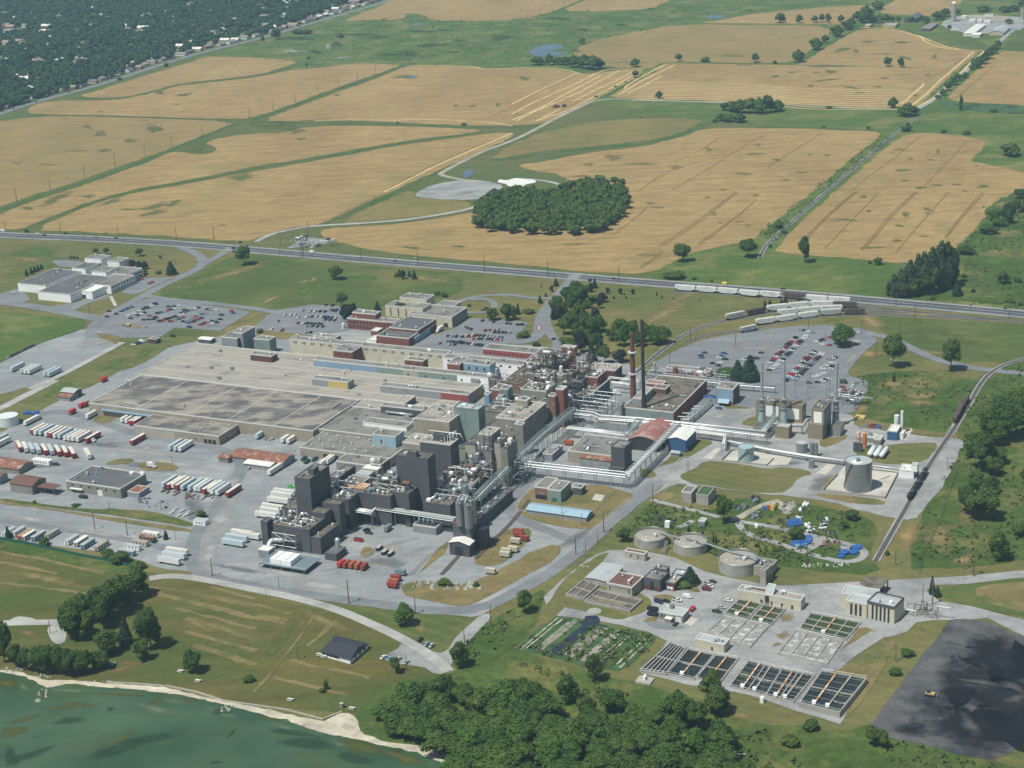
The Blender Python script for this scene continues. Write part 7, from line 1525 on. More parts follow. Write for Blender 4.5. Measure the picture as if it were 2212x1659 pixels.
def litter_stuff(name,cat,label,k,s,n,mats,sz,shape):
    poly=[tuple(float(v) for v in t.split(',')) for t in s.split()];mm={}
    for i in range(n):
        a,b=rnd.choice(list(zip(poly[::2],poly[1::2])));p=gp(k,a[0]+rnd.uniform(-1,1)*b[0],a[1]+rnd.uniform(-1,1)*b[1]);mt=rnd.randrange(len(mats));m=mm.setdefault(mt,MB());q=sz*rnd.uniform(.5,1.4)
        an=rnd.uniform(0,6.28) if shape != 'bundle' else HA;u=Vector((math.cos(an),math.sin(an),0));v=Vector((-u.y,u.x,0))
        if shape=='heap':m.cone(p,q,q*.3,.2,.3+q*rnd.uniform(.5,1),7)
        elif shape=='bundle':[m.tube([p+v*j*.25*q+Vector((0,0,.5)),p+u*q*4+v*j*.25*q+Vector((0,0,.5))],.13*q,5) for j in range(4)]
        else:m.cbox(p,u,v,q*1.3,q,.2,.3+q*rnd.uniform(.4,1.1))
    m0=MB();idx=[];ml=[]
    for j,(mt,m) in enumerate(mm.items()):m0.add(m.v,m.f);idx+=[j]*len(m.f);ml.append(mt)
    o=m0.build(name,mats[ml[0]]);[o.data.materials.append(MATS[mats[t]]) for t in ml[1:]];o.data.polygons.foreach_set('material_index',idx);o.data.update()
    return tag(o,label,cat,None,'stuff')
def litter(name,cat,label,k,s,n,mats,sz,group,shape='box'):
    sz=sz*.5
    if cat in ('scrap','rubble','rock') and name != 'machine_part':return litter_stuff(name,cat,label,k,s,int(n*1.6),mats,sz,shape)
    poly=[tuple(float(v) for v in t.split(',')) for t in s.split()]
    for i in range(n):
        a,b=rnd.choice(list(zip(poly[::2],poly[1::2])));x=a[0]+rnd.uniform(-1,1)*b[0];y=a[1]+rnd.uniform(-1,1)*b[1];p=gp(k,x,y);mt=rnd.choice(mats);v=rnd.randint(0,1);key=(name,mt,v)
        if key not in PROT:
            m=MB();q=sz*(1+v*.5)
            if shape=='box':m.box(-q*.7,q*.7,-q*.5,q*.5,0,q*.8);m.box(-q*.5,q*.2,-q*.3,q*.5,q*.82,q*1.3)
            elif shape=='drum':[m.cone((dx*q*.62,dy*q*.62),q*.3,q*.3,0,q*.85,8) for dx in (-1,0,1) for dy in (-1,0,1)]
            elif shape=='bundle':[m.tube([(-q*2,(j%4)*.3*q,.15*q+(j//4)*.28*q),(q*2,(j%4)*.3*q,.15*q+(j//4)*.28*q)],.14*q,5) for j in range(8)]
            else:
                for j in range(5):m.cone((rnd.uniform(-q,q)*.6,rnd.uniform(-q,q)*.6),q*.5,q*.15,0,q*rnd.uniform(.4,.8),6)
            o=tag(m.build(name,mt),None,cat);PROT[key]=o
        else:o=PROT[key].copy();COL.objects.link(o)
        o.location=(p.x,p.y,.3);o.rotation_euler=(0,0,rnd.uniform(0,6.28) if shape != 'bundle' else HA+rnd.gauss(0,.1));o['label']=label;o['group']=group
litter('drum_stack','drums','bright blue drums packed in the big heap beside the yard road','i','960,690 90,45',34,['blue_paint','paint_blue'],2.6,'blue drum heap','drum')
litter('drum_stack','drums','bright blue drums curving round the dark tree','i','1200,950 40,60 1120,1040 70,30 1010,1050 60,24',34,['blue_paint','blue_paint','sky_blue'],2.4,'blue drums by the tree','drum')
litter('drum_stack','drums','blue drums at the far end of the yard loop','i','1780,1220 70,40 1990,1110 70,30 1960,1190 40,16',26,['blue_paint','paint_dark blue'],2.2,'blue drums at the loop end','drum')
litter('scrap_pile','scrap','white and pale blue plastic containers heaped in the yard','i','1190,730 50,50 1240,790 60,40 1050,595 50,20',34,['white_wall','sky_blue','tank_white'],1.9,'pale plastic heap')
litter('scrap_pile','scrap','mixed dark blue and white crates beside the pale heap','i','1450,740 60,70 1500,640 40,30',26,['paint_dark blue','white_wall','steel_blue'],1.9,'blue and white crates')
litter('scrap_pile','scrap','rust coloured scrap scattered below the plastic heap','i','1280,830 70,30 1540,860 110,40 1650,1020 90,60 1500,1030 50,50',40,['cont_orange','steel_dark','steel_rust','galv'],1.7,'rusty scrap')
litter('white_crate','crate','white crates set in two short rows by the lane','i','1110,440 70,50 1160,370 40,20',16,['white_wall'],1.7,'white crates')
litter('machine_part','scrap','large yellow and blue machine parts on the yard grass','i','570,430 50,30',5,['cont_orange','yellow_panel'],3.2,'yellow machine parts');litter('machine_part','scrap','blue machine parts beside the yellow ones','i','465,440 30,30',4,['steel_blue','blue_paint'],2.6,'blue machine parts')
litter('scrap_pile','scrap','grey machinery scrap at the bend of the yard road','i','340,550 60,50 270,590 50,30',18,['galv','steel_blue','steel_dark'],2.2,'grey machinery scrap')
litter('pipe_bundle','pipes','long steel sections laid in bundles at the yard corner','i','80,420 90,50 290,280 120,40',20,['galv','steel_blue','steel_dark'],1.7,'steel section bundles','bundle')
litter('rubble_heap','rubble','grey rubble heaps by the lane','i','850,420 120,90',20,['concrete_wall','grey_brick'],3.2,'grey rubble heaps','heap');litter('rubble_heap','rubble','grey rubble on the dry island by the loop road','42','1650,90 330,30',26,['concrete_wall','grey_brick'],2.6,'island rubble','heap')
litter('scrap_pile','scrap','white scraps along the hedge below the yard loop','i','1500,1390 400,30',26,['white_wall','trim_white'],1.0,'white scraps')
litter('pipe_bundle','pipes','white and rusty pipes laid on the gravel by the hedge','31','1540,1105 60,20 1610,1130 60,20',12,['pipe_white','galv','trim_white'],1.7,'pipes by the hedge','bundle');litter('scrap_skid','scrap','rusty steel skid lying below the trailer row','31','1500,950 150,22 1720,990 120,16',16,['steel_rust','steel_dark','steel_rust'],2.0,'rusty skids','bundle')
litter('scrap_pile','scrap','dark coils and scrap behind the workshop lean to','31','1330,1040 130,30 1230,1010 60,20',16,['steel_dark','galv','steel_blue'],2.2,'dark scrap');litter('pipe_bundle','pipes','steel pipe bundles in the bay between the halls','32','140,460 80,30',12,['galv','steel_rust','pipe_silver'],1.7,'pipe bundles in the bay','bundle')
litter('drum_stack','drums','row of bright blue drums beside the hut near the round tank','31','270,262 60,10',8,['blue_paint'],2.2,'blue drums by the round tank','drum')
litter('shore_rock','rock','pale rocks breaking the surface off the shore','41','365,1020 45,40 1960,1150 50,24 330,1080 20,10',40,['concrete_wall','beige'],1.1,'shore rocks','heap');litter('shore_rock','rock','pale boulders piled along the water edge','41','130,815 110,20 850,915 120,8 380,860 60,24',40,['beige','concrete_wall'],1.0,'edge boulders','heap')
o=bld('timber stack with tan planks lying near the power house','34',(745,285),(830,292),6,1.2,'yellow_panel','yellow_panel',name='timber_stack',cat='timber',par=0)
for i,(k,x,y) in enumerate((('41',970,768),('41',1560,833),('41',1712,917),('42',298,1080),('42',830,1155),('42',550,690),('42',590,705))):
    p=gp(k,x,y);lb=('white picnic table near the shore trees','white picnic table left of the lone round tree','white picnic table below the lone round tree','white picnic table on the lawn by the sea wall','white picnic table at the edge of the shore wood','white picnic table left at the pavilion corner','white picnic table right at the pavilion corner')[i]
    def mk():
        o=thing('picnic_table','','picnic table',(0,0,0));MB().box(-1.2,1.2,-.4,.4,.72,.8).build('table_top','trim_white',o)
        for s in (-1,1):MB().box(-1.2,1.2,s*.85-.15,s*.85+.15,.42,.48).build('bench','trim_white',o);m=MB();m.bar((s*.8,-.8,0),(s*.8,.3,.72),.05);m.bar((s*.8,.8,0),(s*.8,-.3,.72),.05);m.build('leg','trim_white',o)
        return o
    inst('picnic',mk,Vector((p.x,p.y,.3)),HB,lb,'white picnic tables',1.3)
# ---------------- trees ----------------
def leaf_mat(name,a,b,d,sc=.35):
    n=N(name);oi=n.n('ObjectInfo');t=n.mix(oi.outputs['Random'],a,b)
    t=n.mix(n.ramp(n.noise(sc,3),.42,.62),t,d);n.l(t,n.b.inputs['Base Color'])
    n.b.inputs['Roughness'].default_value=.7;n.b.inputs['Specular IOR Level'].default_value=.2;MATS[name]=n.m
leaf_mat('leaf',(.03,.072,.013),(.085,.125,.022),(.045,.084,.014))
leaf_mat('leaf_bright',(.05,.11,.014),(.07,.13,.02),(.038,.085,.014))
leaf_mat('leaf_dark',(.02,.022,.018),(.03,.025,.028),(.022,.035,.02))
leaf_mat('leaf_conifer',(.02,.055,.025),(.03,.065,.035),(.025,.05,.022))
leaf_mat('leaf_poplar',(.045,.075,.03),(.06,.09,.04),(.035,.06,.025))
leaf_mat('leaf_pale',(.09,.12,.05),(.08,.13,.045),(.06,.10,.035))
surf_mat('bark',(.10,.08,.06),.15,1,.95)
def crown_mesh(name,mat,lobes,nq,qs,seed,core=.8):
    r_=random.Random(seed);m=MB()
    ws=[l[3]**2 for l in lobes];tot=sum(ws)
    for l,w in zip(lobes,ws):
        c=Vector(l[:3]);R0=l[3];sz=l[4] if len(l)>4 else 1
        for _ in range(int(nq*w/tot)):
            while 1:
                d=Vector((r_.gauss(0,1),r_.gauss(0,1),r_.gauss(.25,1)))
                if d.length>.1:break
            d.normalize();p=c+Vector((d.x,d.y,d.z*sz))*R0*r_.uniform(.8,1.08)
            if any(o is not l and (p-Vector(o[:3])).length<o[3]*.72 for o in lobes):continue
            nn=(d+Vector((r_.gauss(0,.45),r_.gauss(0,.45),r_.gauss(.1,.45)))).normalized()
            a=nn.orthogonal().normalized();a=Matrix.Rotation(r_.uniform(0,6.28),3,nn) @ a;b=nn.cross(a);s=qs*r_.uniform(.6,1.3)
            m.add([p-a*s-b*s*.7,p+a*s-b*s*.7,p+a*s*.8+b*s*.8,p-a*s*.8+b*s*.7],[(0,1,2,3)])
    for l in lobes:
        c=Vector(l[:3]);R0=l[3]*core;sz=l[4] if len(l)>4 else 1;n,k=8,5;vs=[]
        for i in range(1,k):
            th=math.pi*i/k
            for j in range(n):ph=2*math.pi*j/n;vs.append(c+Vector((math.sin(th)*math.cos(ph),math.sin(th)*math.sin(ph),math.cos(th)*sz))*R0*r_.uniform(.85,1.1))
        fs=[((i-1)*n+j,i*n+j,i*n+(j+1)%n,(i-1)*n+(j+1)%n) for i in range(1,k-1) for j in range(n)]
        m.add(vs,fs);m.add(vs[:n],[tuple(range(n))]);m.add(vs[-n:],[tuple(range(n-1,-1,-1))])
    return m
def lobes_round(seed,n=9,rx=.36,h0=.22,flat=1.0):
    r_=random.Random(seed);L=[(0,0,.6,.30)]
    for i in range(n):
        a=6.28*i/n+r_.uniform(-.4,.4);z=r_.uniform(h0+.13,.8);q=rx*(1-abs(z-.52)*1.2)*r_.uniform(.55,1);L.append((q*math.cos(a),q*math.sin(a),z,r_.uniform(.14,.22)))
    L.append((r_.uniform(-.06,.06),r_.uniform(-.06,.06),.82,.17));return [(x,y,z*flat,r,.95) for x,y,z,r in L]
TREES={}
def tree_proto(kind,var,lo):
    o=thing('conifer' if kind=='c' else ('poplar' if kind=='p' else ('bush' if kind=='b' else 'broadleaf_tree')),'','bush' if kind=='b' else 'tree')
    sd=hash((kind,var))%1000 if 0 else (ord(kind)*7+var*13+(5 if lo else 0));q=500 if lo else 1900;s=.052 if lo else .026
    if kind in 'adl':L=lobes_round(sd,8+var%3,.33,.16)
    elif kind=='c':
        r_=random.Random(sd);L=[(r_.uniform(-.02,.02),r_.uniform(-.02,.02),.12+.1*i,.25*(1-i/9.6)+.02,.75) for i in range(9)];s *= .8
    elif kind=='p':
        r_=random.Random(sd);L=[(r_.uniform(-.05,.05),r_.uniform(-.05,.05),.16+.1*i,(.13,.16,.17,.17,.16,.14,.11,.07)[i],1.1) for i in range(8)];s *= .8
    else:L=[(x,y,z*.85,r*1.25,.8) for x,y,z,r,_ in lobes_round(sd,8,.42,-.05)]
    mt={'a':'leaf','d':'leaf_dark','l':'leaf_bright','c':'leaf_conifer','p':'leaf_poplar','b':'leaf'}[kind]
    crown_mesh('crown',mt,L,q,s,sd).build('crown',mt,o)
    m=MB();m.tube([(0,0,0),(.005,0,.25),(0,.01,.55)],[.028,.02,.012],6)
    if not lo and kind != 'c':
        for a in range(4):m.tube([(0,0,.28+a*.05),(.16*math.cos(a*1.7),.16*math.sin(a*1.7),.5+a*.04)],[.012,.006],5)
    m.build('trunk','bark',o);return o
KN={'a':'green broadleaf tree','d':'dark copper leaved tree','l':'bright green broadleaf tree','c':'pointed dark conifer','p':'tall narrow poplar','b':'rounded green bush'}
def tree(kind,p,h,w,label,group=None,lo=False):
    v=rnd.randint(0,3 if kind=='a' else 1);key=(kind,v,lo)
    if key not in TREES:o=TREES[key]=tree_proto(kind,v,lo)
    else:o=clone(TREES[key],(0,0,0),0,'')
    o.location=(p.x,p.y,.1);o.rotation_euler=(0,0,rnd.uniform(0,6.28));o['label']=label;s=w/(.76 if kind in 'adlb' else (.55 if kind=='c' else .38));o.scale=(s,s,h)
    if group:o['group']=group
    return o
def trees(k,s,where,lo=False,dk='a'):
    L=[]
    for t in s.split():
        kind=dk
        if t[-1] in 'acdlpb':kind=t[-1];t=t[:-1]
        x,yb,yt,w=(float(v) for v in t.split(','));L.append((x,yb,yt,w,kind))
    L.sort();cnt={};tot={}
    for q in L:tot[q[4]]=tot.get(q[4],0)+1
    for x,yb,yt,w,kind in L:
        cnt[kind]=cnt.get(kind,0)+1;p=gp(k,x,yb-w*.08);h=hgt(k,(x,yb),k,(x,yt));dx,dy=D(k,x,yb);ww=w*.25/scale_at(dx,dy,0)
        tree(kind,p,max(1.5,h*1.02),max(1.2,ww),(f'{KN[kind]}, {ORD[cnt[kind]-1]} from left, {where}' if tot[kind]>1 else f'only {KN[kind]} {where}'),'trees '+where,lo or h*ww<40)
trees('13','1060,585,512,80 1067,675,612,60 1440,535,467,62 1668,540,492,66b 2100,545,463,66 1270,855,792,60 605,382,330,50 1108,1018,1006,14b 1125,258,248,12b 725,840,825,25b 895,755,740,24b 980,712,702,16b 1555,... '.replace('1555,... ','')+' 655,94,86,16b 1195,80,70,22b 1292,40,32,14b','among the upper middle fields',True)
trees('13','220,570,490,110 320,570,470,70 400,565,500,90 470,570,495,100 530,590,485,100 620,600,480,110 700,612,485,130 760,600,520,80','in the clump below the kidney pond',True)
trees('13','1840,960,890,90 1900,970,880,100 1960,985,870,120 2060,990,855,130 2140,990,850,120 2200,985,825,100 1800,1050,985,80 1880,1060,990,110 1970,1065,990,110 1750,1058,1030,50b','in the clump right of the uncut green strip',True)
trees('14','108,205,115,90 270,205,130,60 405,200,138,56 465,195,120,50 520,200,120,50 628,198,128,52 265,545,435,95 415,440,335,110 492,375,303,60 595,325,225,110 690,265,180,100 725,240,150,60 775,190,100,80 850,205,50,110 950,90,15,95 830,205,130,90 905,205,130,70 955,205,125,70 1020,205,125,80 1070,195,145,50 1125,190,145,45 1240,200,145,60 1300,195,150,50 1362,205,140,70 1470,180,100,100 1530,150,75,80 1640,125,80,40 1565,262,215,36 1860,112,62,120 2050,115,58,100 2130,105,45,80 2190,60,0,60 2080,210,165,70','along the far lane to the farm',True)
trees('14','1985,425,350,60 1945,470,390,80 1905,515,420,80 1855,560,470,90 1805,595,500,90 1760,610,560,50 1700,680,630,60 1640,700,640,70 1600,740,670,70 1550,790,710,70 1510,830,770,60 1465,860,820,45','in the hedge row beside the farm lane',True)
trees('14','1030,580,495,70 1150,585,500,56 1665,960,815,34p 1078,940,845,80 1200,1015,905,150 1265,1005,925,90 60,555,520,30b 525,942,918,50b 2100,1360,1250,160 1190,1140,1080,80b 1210,1100,1060,40 865,1115,1090,30b 480,1103,1090,35b 1518,1150,1122,45b 1715,1165,1132,70b 85,970,870,110 20,975,830,70 540,1570,1545,24b 1950,975,950,50b','about the right hand fields',True)
trees('21','827,540,485,50 920,545,483,50 1207,560,490,65 230,725,665,35c 272,710,650,38c 302,695,640,34c 330,685,630,34c 360,670,622,34c 612,578,545,22c 640,578,548,22c 668,578,550,22c 1145,665,588,70d 1205,665,597,56d 1250,670,602,66d 1255,715,665,40b 1370,710,678,45b 1480,720,605,105c 2110,640,470,130 565,365,345,30b 228,350,320,36b 1385,580,545,30l 2075,440,420,26b','around the white laboratory')
trees('22','690,765,645,120 1240,735,670,40c 1272,755,675,56d 1325,735,680,40c 1368,755,675,50c 1210,735,695,30b 745,1000,875,95 760,1100,990,80d 800,1130,980,90d 845,1050,960,60d 1050,1030,945,62c 1155,1065,1030,46b 1250,1070,965,115 1565,890,860,50b 1628,910,868,50b 2040,1115,1010,110 2165,1120,975,110 2145,1000,960,34c 537,475,445,40b 437,478,465,18b 35,1220,1180,50b 1840,990,965,30b','around the offices')
trees('23','380,815,742,45c 342,865,812,34d 292,905,870,26c 243,965,892,46c 52,1060,960,46c 145,1055,1012,85b 15,1110,990,60 100,1260,1205,95b 677,870,790,56d 717,835,742,46c 827,880,830,36d 934,885,835,40d 1042,885,842,34d 785,960,872,82d 760,1010,930,56d 705,940,893,80b 255,820,793,12b 210,1335,1290,60b','by the factory entrance')
trees('23','560,990,785,190 470,960,830,110 380,1080,905,120 400,1170,990,130d 500,1190,1030,100 640,1010,940,80 620,1230,1030,120 600,1400,1200,120d 560,1190,1060,80 720,1080,1000,80d 750,1220,1065,130l 765,1420,1210,90c 930,1240,1100,130 940,1340,1180,115l 1050,1290,1110,105l 1150,1300,1130,100l 1230,1330,1170,110l 1310,1320,1165,130l 1090,1340,1210,100 690,1490,1300,110c 800,1490,1330,100 940,1480,1370,120d 470,1330,1260,120b 660,1330,1220,80 520,1060,900,110 580,1120,960,110 640,1180,1040,100 450,1240,1090,110 560,1300,1130,110 680,1250,1090,90 620,1320,1170,110 700,1380,1230,100 520,1420,1300,100 860,1290,1180,90 1000,1270,1130,110 1200,1290,1160,100 1270,1300,1170,90 900,1450,1380,80 740,1340,1220,90 430,1100,960,110 530,930,820,120 600,920,810,110','in the garden wood left of the chimneys')
trees('23','1252,895,858,18c 1292,920,890,18c 1395,930,903,14c 1620,942,922,12c 880,922,893,18b 985,920,898,16b 970,890,870,16b','saplings on the mown lawn')
trees('23','1475,610,455,140 2035,575,415,150 1405,755,690,150b 2185,1005,935,42c 1725,780,757,20b 1570,757,735,40b','near the highway and wagons');trees('c','700,755,420,150c 900,770,340,200c 510,665,595,200b','between switch house and car park')
trees('24','15,980,925,34c 115,980,920,38c 150,975,890,44c 262,970,918,36c','behind the hopper wagons');trees('24','315,620,390,105 950,630,560,70b 880,620,588,28b 2030,800,690,110 2155,780,740,60b 1690,740,700,44b 1635,905,765,95c 1420,930,895,46b 1770,870,830,40b 640,1345,1150,200l 1080,1530,1240,180 1580,1560,1275,160 1085,1640,1550,32c 90,320,250,66b 140,360,325,46b 2180,980,950,36b 2100,960,930,60b 20,480,445,30b 650,1655,1620,60b','on the lawns near the big car park')
trees('24','1040,905,765,46p 1090,915,700,90p 1150,920,660,100p 1220,910,580,110p 1290,890,520,110p 1350,890,500,110p 1410,880,470,120p 1480,860,400,120p 1545,850,410,120p 1600,800,470,100p 1330,900,690,120 1420,890,640,130 1250,915,740,110 1510,830,600,140 1170,925,770,90','in the dark poplar row by the highway')
trees('24','1705,545,460,130b 1900,370,280,130b 1955,260,150,120 1990,300,230,110b 2045,220,90,60p 2085,280,80,70p 2110,190,90,60p 2150,150,60,90 2200,180,100,110 2180,60,-20,110 2300,50,-60,140 2250,140,30,100','at the edge of the right wheat field');trees('33','1830,1215,970,140 965,1365,1250,108 1525,1280,1215,22c 1645,1310,1270,18c 1740,1370,1290,22c 1762,1375,1295,22c','around the round concrete tanks')
trees('h','2110,740,460,170c 1980,790,690,140b','beside the brick wing of the works');trees('34','255,1365,1250,136 725,1180,1080,100b 655,1250,1180,60b 1990,1535,1300,180 2165,1320,1220,130 1030,1480,1435,36b 100,1200,1150,30b','about the recycling yard')
trees('34','1830,760,420,240 1950,800,640,150 1850,1180,900,270 1720,1140,890,180 2050,500,200,240 2140,480,110,220 1770,560,430,150 1900,420,230,190 2215,440,150,170 2000,700,560,140 1960,540,330,180 2220,880,740,90 1790,930,760,140 1930,960,800,120 2120,330,60,180 2000,350,120,160 2240,250,20,170 1680,1000,880,80b 1740,640,560,60b','in the loose wood at the right edge')
trees('43','110,330,130,140 710,920,690,155 480,1110,880,190 90,1120,900,190 220,1160,940,170 870,1180,1010,230 1420,1330,1010,220 1500,1290,1060,180 1600,1340,1100,190 1720,1100,840,190 1780,1210,980,230 1060,1250,1130,150 1250,1270,1170,130 640,1250,1050,160','between shore wood and basins')
trees('44','370,1340,1240,110b 920,1480,1310,140 1000,1500,1340,90 1415,165,0,60c 1462,185,88,66c 200,1480,1380,120b 1200,700,640,100b 1100,860,800,90b','near the dark coal ground')
trees('42','1210,850,720,96 1760,800,590,165 1290,440,250,170l 600,985,890,30c 618,985,890,26c 575,1008,968,50b 1630,85,25,100b 1900,95,52,44b','around the shore road and pavilion')
trees('41','1100,250,20,240 1200,200,-50,200 950,380,60,210 1030,330,10,200 850,420,110,180 700,430,170,200 650,560,260,230 760,560,310,170 590,520,280,130 900,470,180,150','in the tree belt left of the mown slope')
trees('41','1090,600,340,130c 930,700,480,200 860,820,660,150 1310,650,285,210 1230,740,560,140 1660,845,655,155 40,760,390,150 20,700,500,120 140,800,610,130 240,830,640,150 330,840,630,170 430,860,610,180 520,870,620,160 600,875,640,150 690,865,650,150 760,850,650,120 2160,920,860,80b','along the lower left shore')
trees('31','385,1400,1325,84b 930,1510,1425,104b 1040,1550,1450,150b 75,1340,1230,60c 1435,1345,1262,48c 1735,1155,1090,76b 1165,1380,1348,40c 1190,1600,1530,110b 1330,1375,1335,36b 300,1035,1000,24b 650,1060,1035,60b','by the lower lot fence')
trees('11','1435,578,540,36b 1035,695,665,34b','on the near verge of the suburban road',True);trees('12','730,330,290,58b 455,522,482,32 437,572,540,18b 60,370,310,30 160,350,235,50 190,345,245,50 360,300,250,80b 440,300,255,80b 1223,1070,1052,18b 1785,1085,1062,22b 1808,1085,1062,22b 1580,188,172,14b 1770,188,172,14b','in the far marsh meadow',True)
def inpoly(x,y,P):
    c=False;n=len(P)
    for i in range(n):
        (a,b),(d,e)=P[i],P[(i+1)%n]
        if (b>y) != (e>y) and x<(d-a)*(y-b)/(e-b)+a:c=not c
    return c
def scatter(poly,sp):
    P=[tuple(float(v) for v in t.split(',')) for t in poly.split()];W_=[G(x,y) for x,y in P];Q_=[(p.x,p.y) for p in W_]
    x0,x1,y0,y1=min(q[0] for q in Q_),max(q[0] for q in Q_),min(q[1] for q in Q_),max(q[1] for q in Q_);out=[]
    y=y0
    while y<y1:
        x=x0+rnd.uniform(0,sp)
        while x<x1:
            a,b=x+rnd.gauss(0,sp*.25),y+rnd.gauss(0,sp*.25)
            if inpoly(a,b,Q_):out.append(Vector((a,b,0)))
            x+=sp
        y+=sp*.87
    return out
pts=scatter('800,1572 840,1520 900,1492 960,1500 1000,1525 1060,1515 1130,1520 1200,1535 1280,1560 1340,1575 1400,1600 1450,1600 1500,1600 1560,1620 1620,1650 1680,1720 1700,1780 1000,1760 985,1700 930,1640 870,1600',11.5)
pts=[p for p in pts if rnd.random()<.93];pts.sort(key=lambda p:-p.y)
pts.sort(key=lambda p:proj(p)[0]);zc={}
for i,p in enumerate(pts):
    px,py=proj(p);zone='near the beach' if px<950 else ('in the middle' if px<1300 else 'towards the basins');row=('front' if py>1640 else ('inner' if py>1570 else 'back'))
    kd='l' if rnd.random()<.22 else 'a';zk=(kd,row,zone);zc[zk]=zc.get(zk,-1)+1;tree(kd,p,rnd.uniform(9,15),rnd.uniform(11,17),f'{KN[kd]}, {ORD[zc[zk]]} from left in {row} part of shore wood, {zone}',f'shore wood, {row} part, {zone}')
def wood(name,label,pts,nq,qs,hr,wr,mat,seed=3):
    m=MB();r_=random.Random(seed)
    for p in pts:
        h=r_.uniform(*hr);w=r_.uniform(*wr)/2;n=3
        L=[(p.x+r_.uniform(-.3,.3)*w,p.y+r_.uniform(-.3,.3)*w,h*.62,w*.72,.9)]+[(p.x+w*.5*math.cos(i*2.1+h),p.y+w*.5*math.sin(i*2.1+h),h*r_.uniform(.45,.8),w*.5,.9) for i in range(n)]
        q=crown_mesh('c',mat,L,nq,qs,r_.randint(0,99999),.85);m.add(q.v,q.f)
    o=m.build(name,mat,None,(pts[0].x,pts[0].y,0));return tag(o,label,'wood',None,'stuff')
wood('heart_shaped_wood','dense dark heart shaped wood standing in the wheat',scatter('1024,497 1028,455 1060,430 1120,418 1190,428 1240,405 1300,398 1345,405 1362,440 1352,470 1320,492 1285,509 1150,509 1060,502',10),130,.95,(9,14),(9,14),'leaf')
leaf_mat('leaf_sub',(.018,.05,.018),(.03,.065,.022),(.022,.06,.022),.05)
SUB='-60,262 0,240 80,215 200,180 330,138 440,103 553,78 650,48 720,20 800,2 840,-20 840,-60 -60,-60'
field=[(0,100),(0,62),(60,60),(70,72),(10,84)]
sp=[p for p in scatter(SUB,12) if not inpoly(*proj(p),[(0,86),(0,60),(58,60),(62,70),(20,80)]) and rnd.random()<.50+.42*math.sin(p.x*.021+p.y*.013)*math.sin(p.y*.017-p.x*.009)+.1]
wood('suburb_trees','leafy street and garden trees covering the far suburb',sp,40,1.9,(8,16),(12,20),'leaf_sub',5)
leaf_mat('scrub',(.04,.085,.018),(.06,.10,.025),(.10,.11,.035),.12)
def scrub(label,polys,n_,hr):
    m=MB();r_=random.Random(9)
    for poly,sp_ in polys:
        for p in scatter(poly,sp_):
            if math.sin(p.x*.05+1)*math.sin(p.y*.043)+r_.uniform(-.9,.9)<.1:continue
            h=r_.uniform(*hr);w=h*r_.uniform(.8,1.6)
            for _ in range(n_):
                d=Vector((r_.gauss(0,1),r_.gauss(0,1),abs(r_.gauss(.4,.8)))).normalized();c=Vector((p.x+d.x*w,p.y+d.y*w,.2+d.z*h));a=d.orthogonal().normalized();a=Matrix.Rotation(r_.uniform(0,6),3,d) @ a;b=d.cross(a);s=.55*r_.uniform(.6,1.5)
                m.add([c-a*s-b*s,c+a*s-b*s,c+a*s+b*s,c-a*s+b*s],[(0,1,2,3)])
    tag(m.build('scrub','scrub'),label,'scrub',None,'stuff')
scrub('low green scrub and tussocks on the rough ground',[('1120,1402 1160,1375 1230,1345 1320,1360 1410,1375 1400,1400 1350,1445 1265,1440 1190,1420',2.6),('2230,780 2150,800 2090,840 2080,900 2065,960 2045,1000 2015,1070 1985,1150 1960,1220 2100,1215 2230,1205',7),('1850,810 2060,805 2100,830 2040,925 1920,912 1860,900',7),('1350,1150 1400,1092 1480,1096 1560,1104 1600,1076 1700,1089 1800,1104 1870,1120 1890,1180 1880,1228 1700,1222 1520,1184',4.5),('1000,1400 1050,1350 1120,1310 1170,1280 1172,1320 1120,1385 1100,1405 1010,1450',4.5),('1110,1430 1300,1475 1400,1492 1600,1575 1830,1595 1890,1575 2200,1680 1700,1690 1500,1600 1300,1520',4.5),('2120,450 2230,410 2230,680 1950,640 2060,570',9),('1640,500 1740,420 1900,300 1930,300 1760,430 1670,530',6),('560,130 640,75 760,45 900,45 1180,45 1420,20 1650,10 1500,55 1250,100 1240,130 1100,140 850,135',22)],7,(.7,2.0))
# ---------------- suburb houses, farm, poles, small things ----------------
for n_,c in (('house_white',(.6,.6,.59)),('house_beige',(.45,.38,.3)),('house_brick',(.22,.11,.08)),('roof_a',(.22,.2,.19)),('roof_b',(.3,.24,.2)),('roof_c',(.14,.13,.14))):surf_mat(n_,c,.05,.5,.8)
def house_proto(w,r,v):
    o=thing('house','','house',(0,0,0));L,W_,h=8+v*2,5.2,3.6;MB().box(-L,L,-W_,W_,0,h).add([(-L,-W_,h),(-L,W_,h),(-L,0,h+2.6),(L,-W_,h),(L,W_,h),(L,0,h+2.6)],[(0,2,1),(3,4,5)]).build('wall',w,o)
    m=MB();e=.5;m.add([(-L-e,-W_-e,h-.2),(L+e,-W_-e,h-.2),(L+e,0,h+2.8),(-L-e,0,h+2.8),(L+e,W_+e,h-.2),(-L-e,W_+e,h-.2)],[(0,1,2,3),(3,2,4,5)]);m.build('roof',r,o);MB().box(L*.4,L*.4+1,.5,1.5,h+1,h+3.8).build('chimney','house_brick',o);return o
hc=[('white','house_white'),('beige','house_beige'),('brick','house_brick')];rc=[('grey','roof_a'),('brown','roof_b'),('dark','roof_c'),('white','roof_white')]
ra=ang('11',(0,985),(1340,575));k_=0
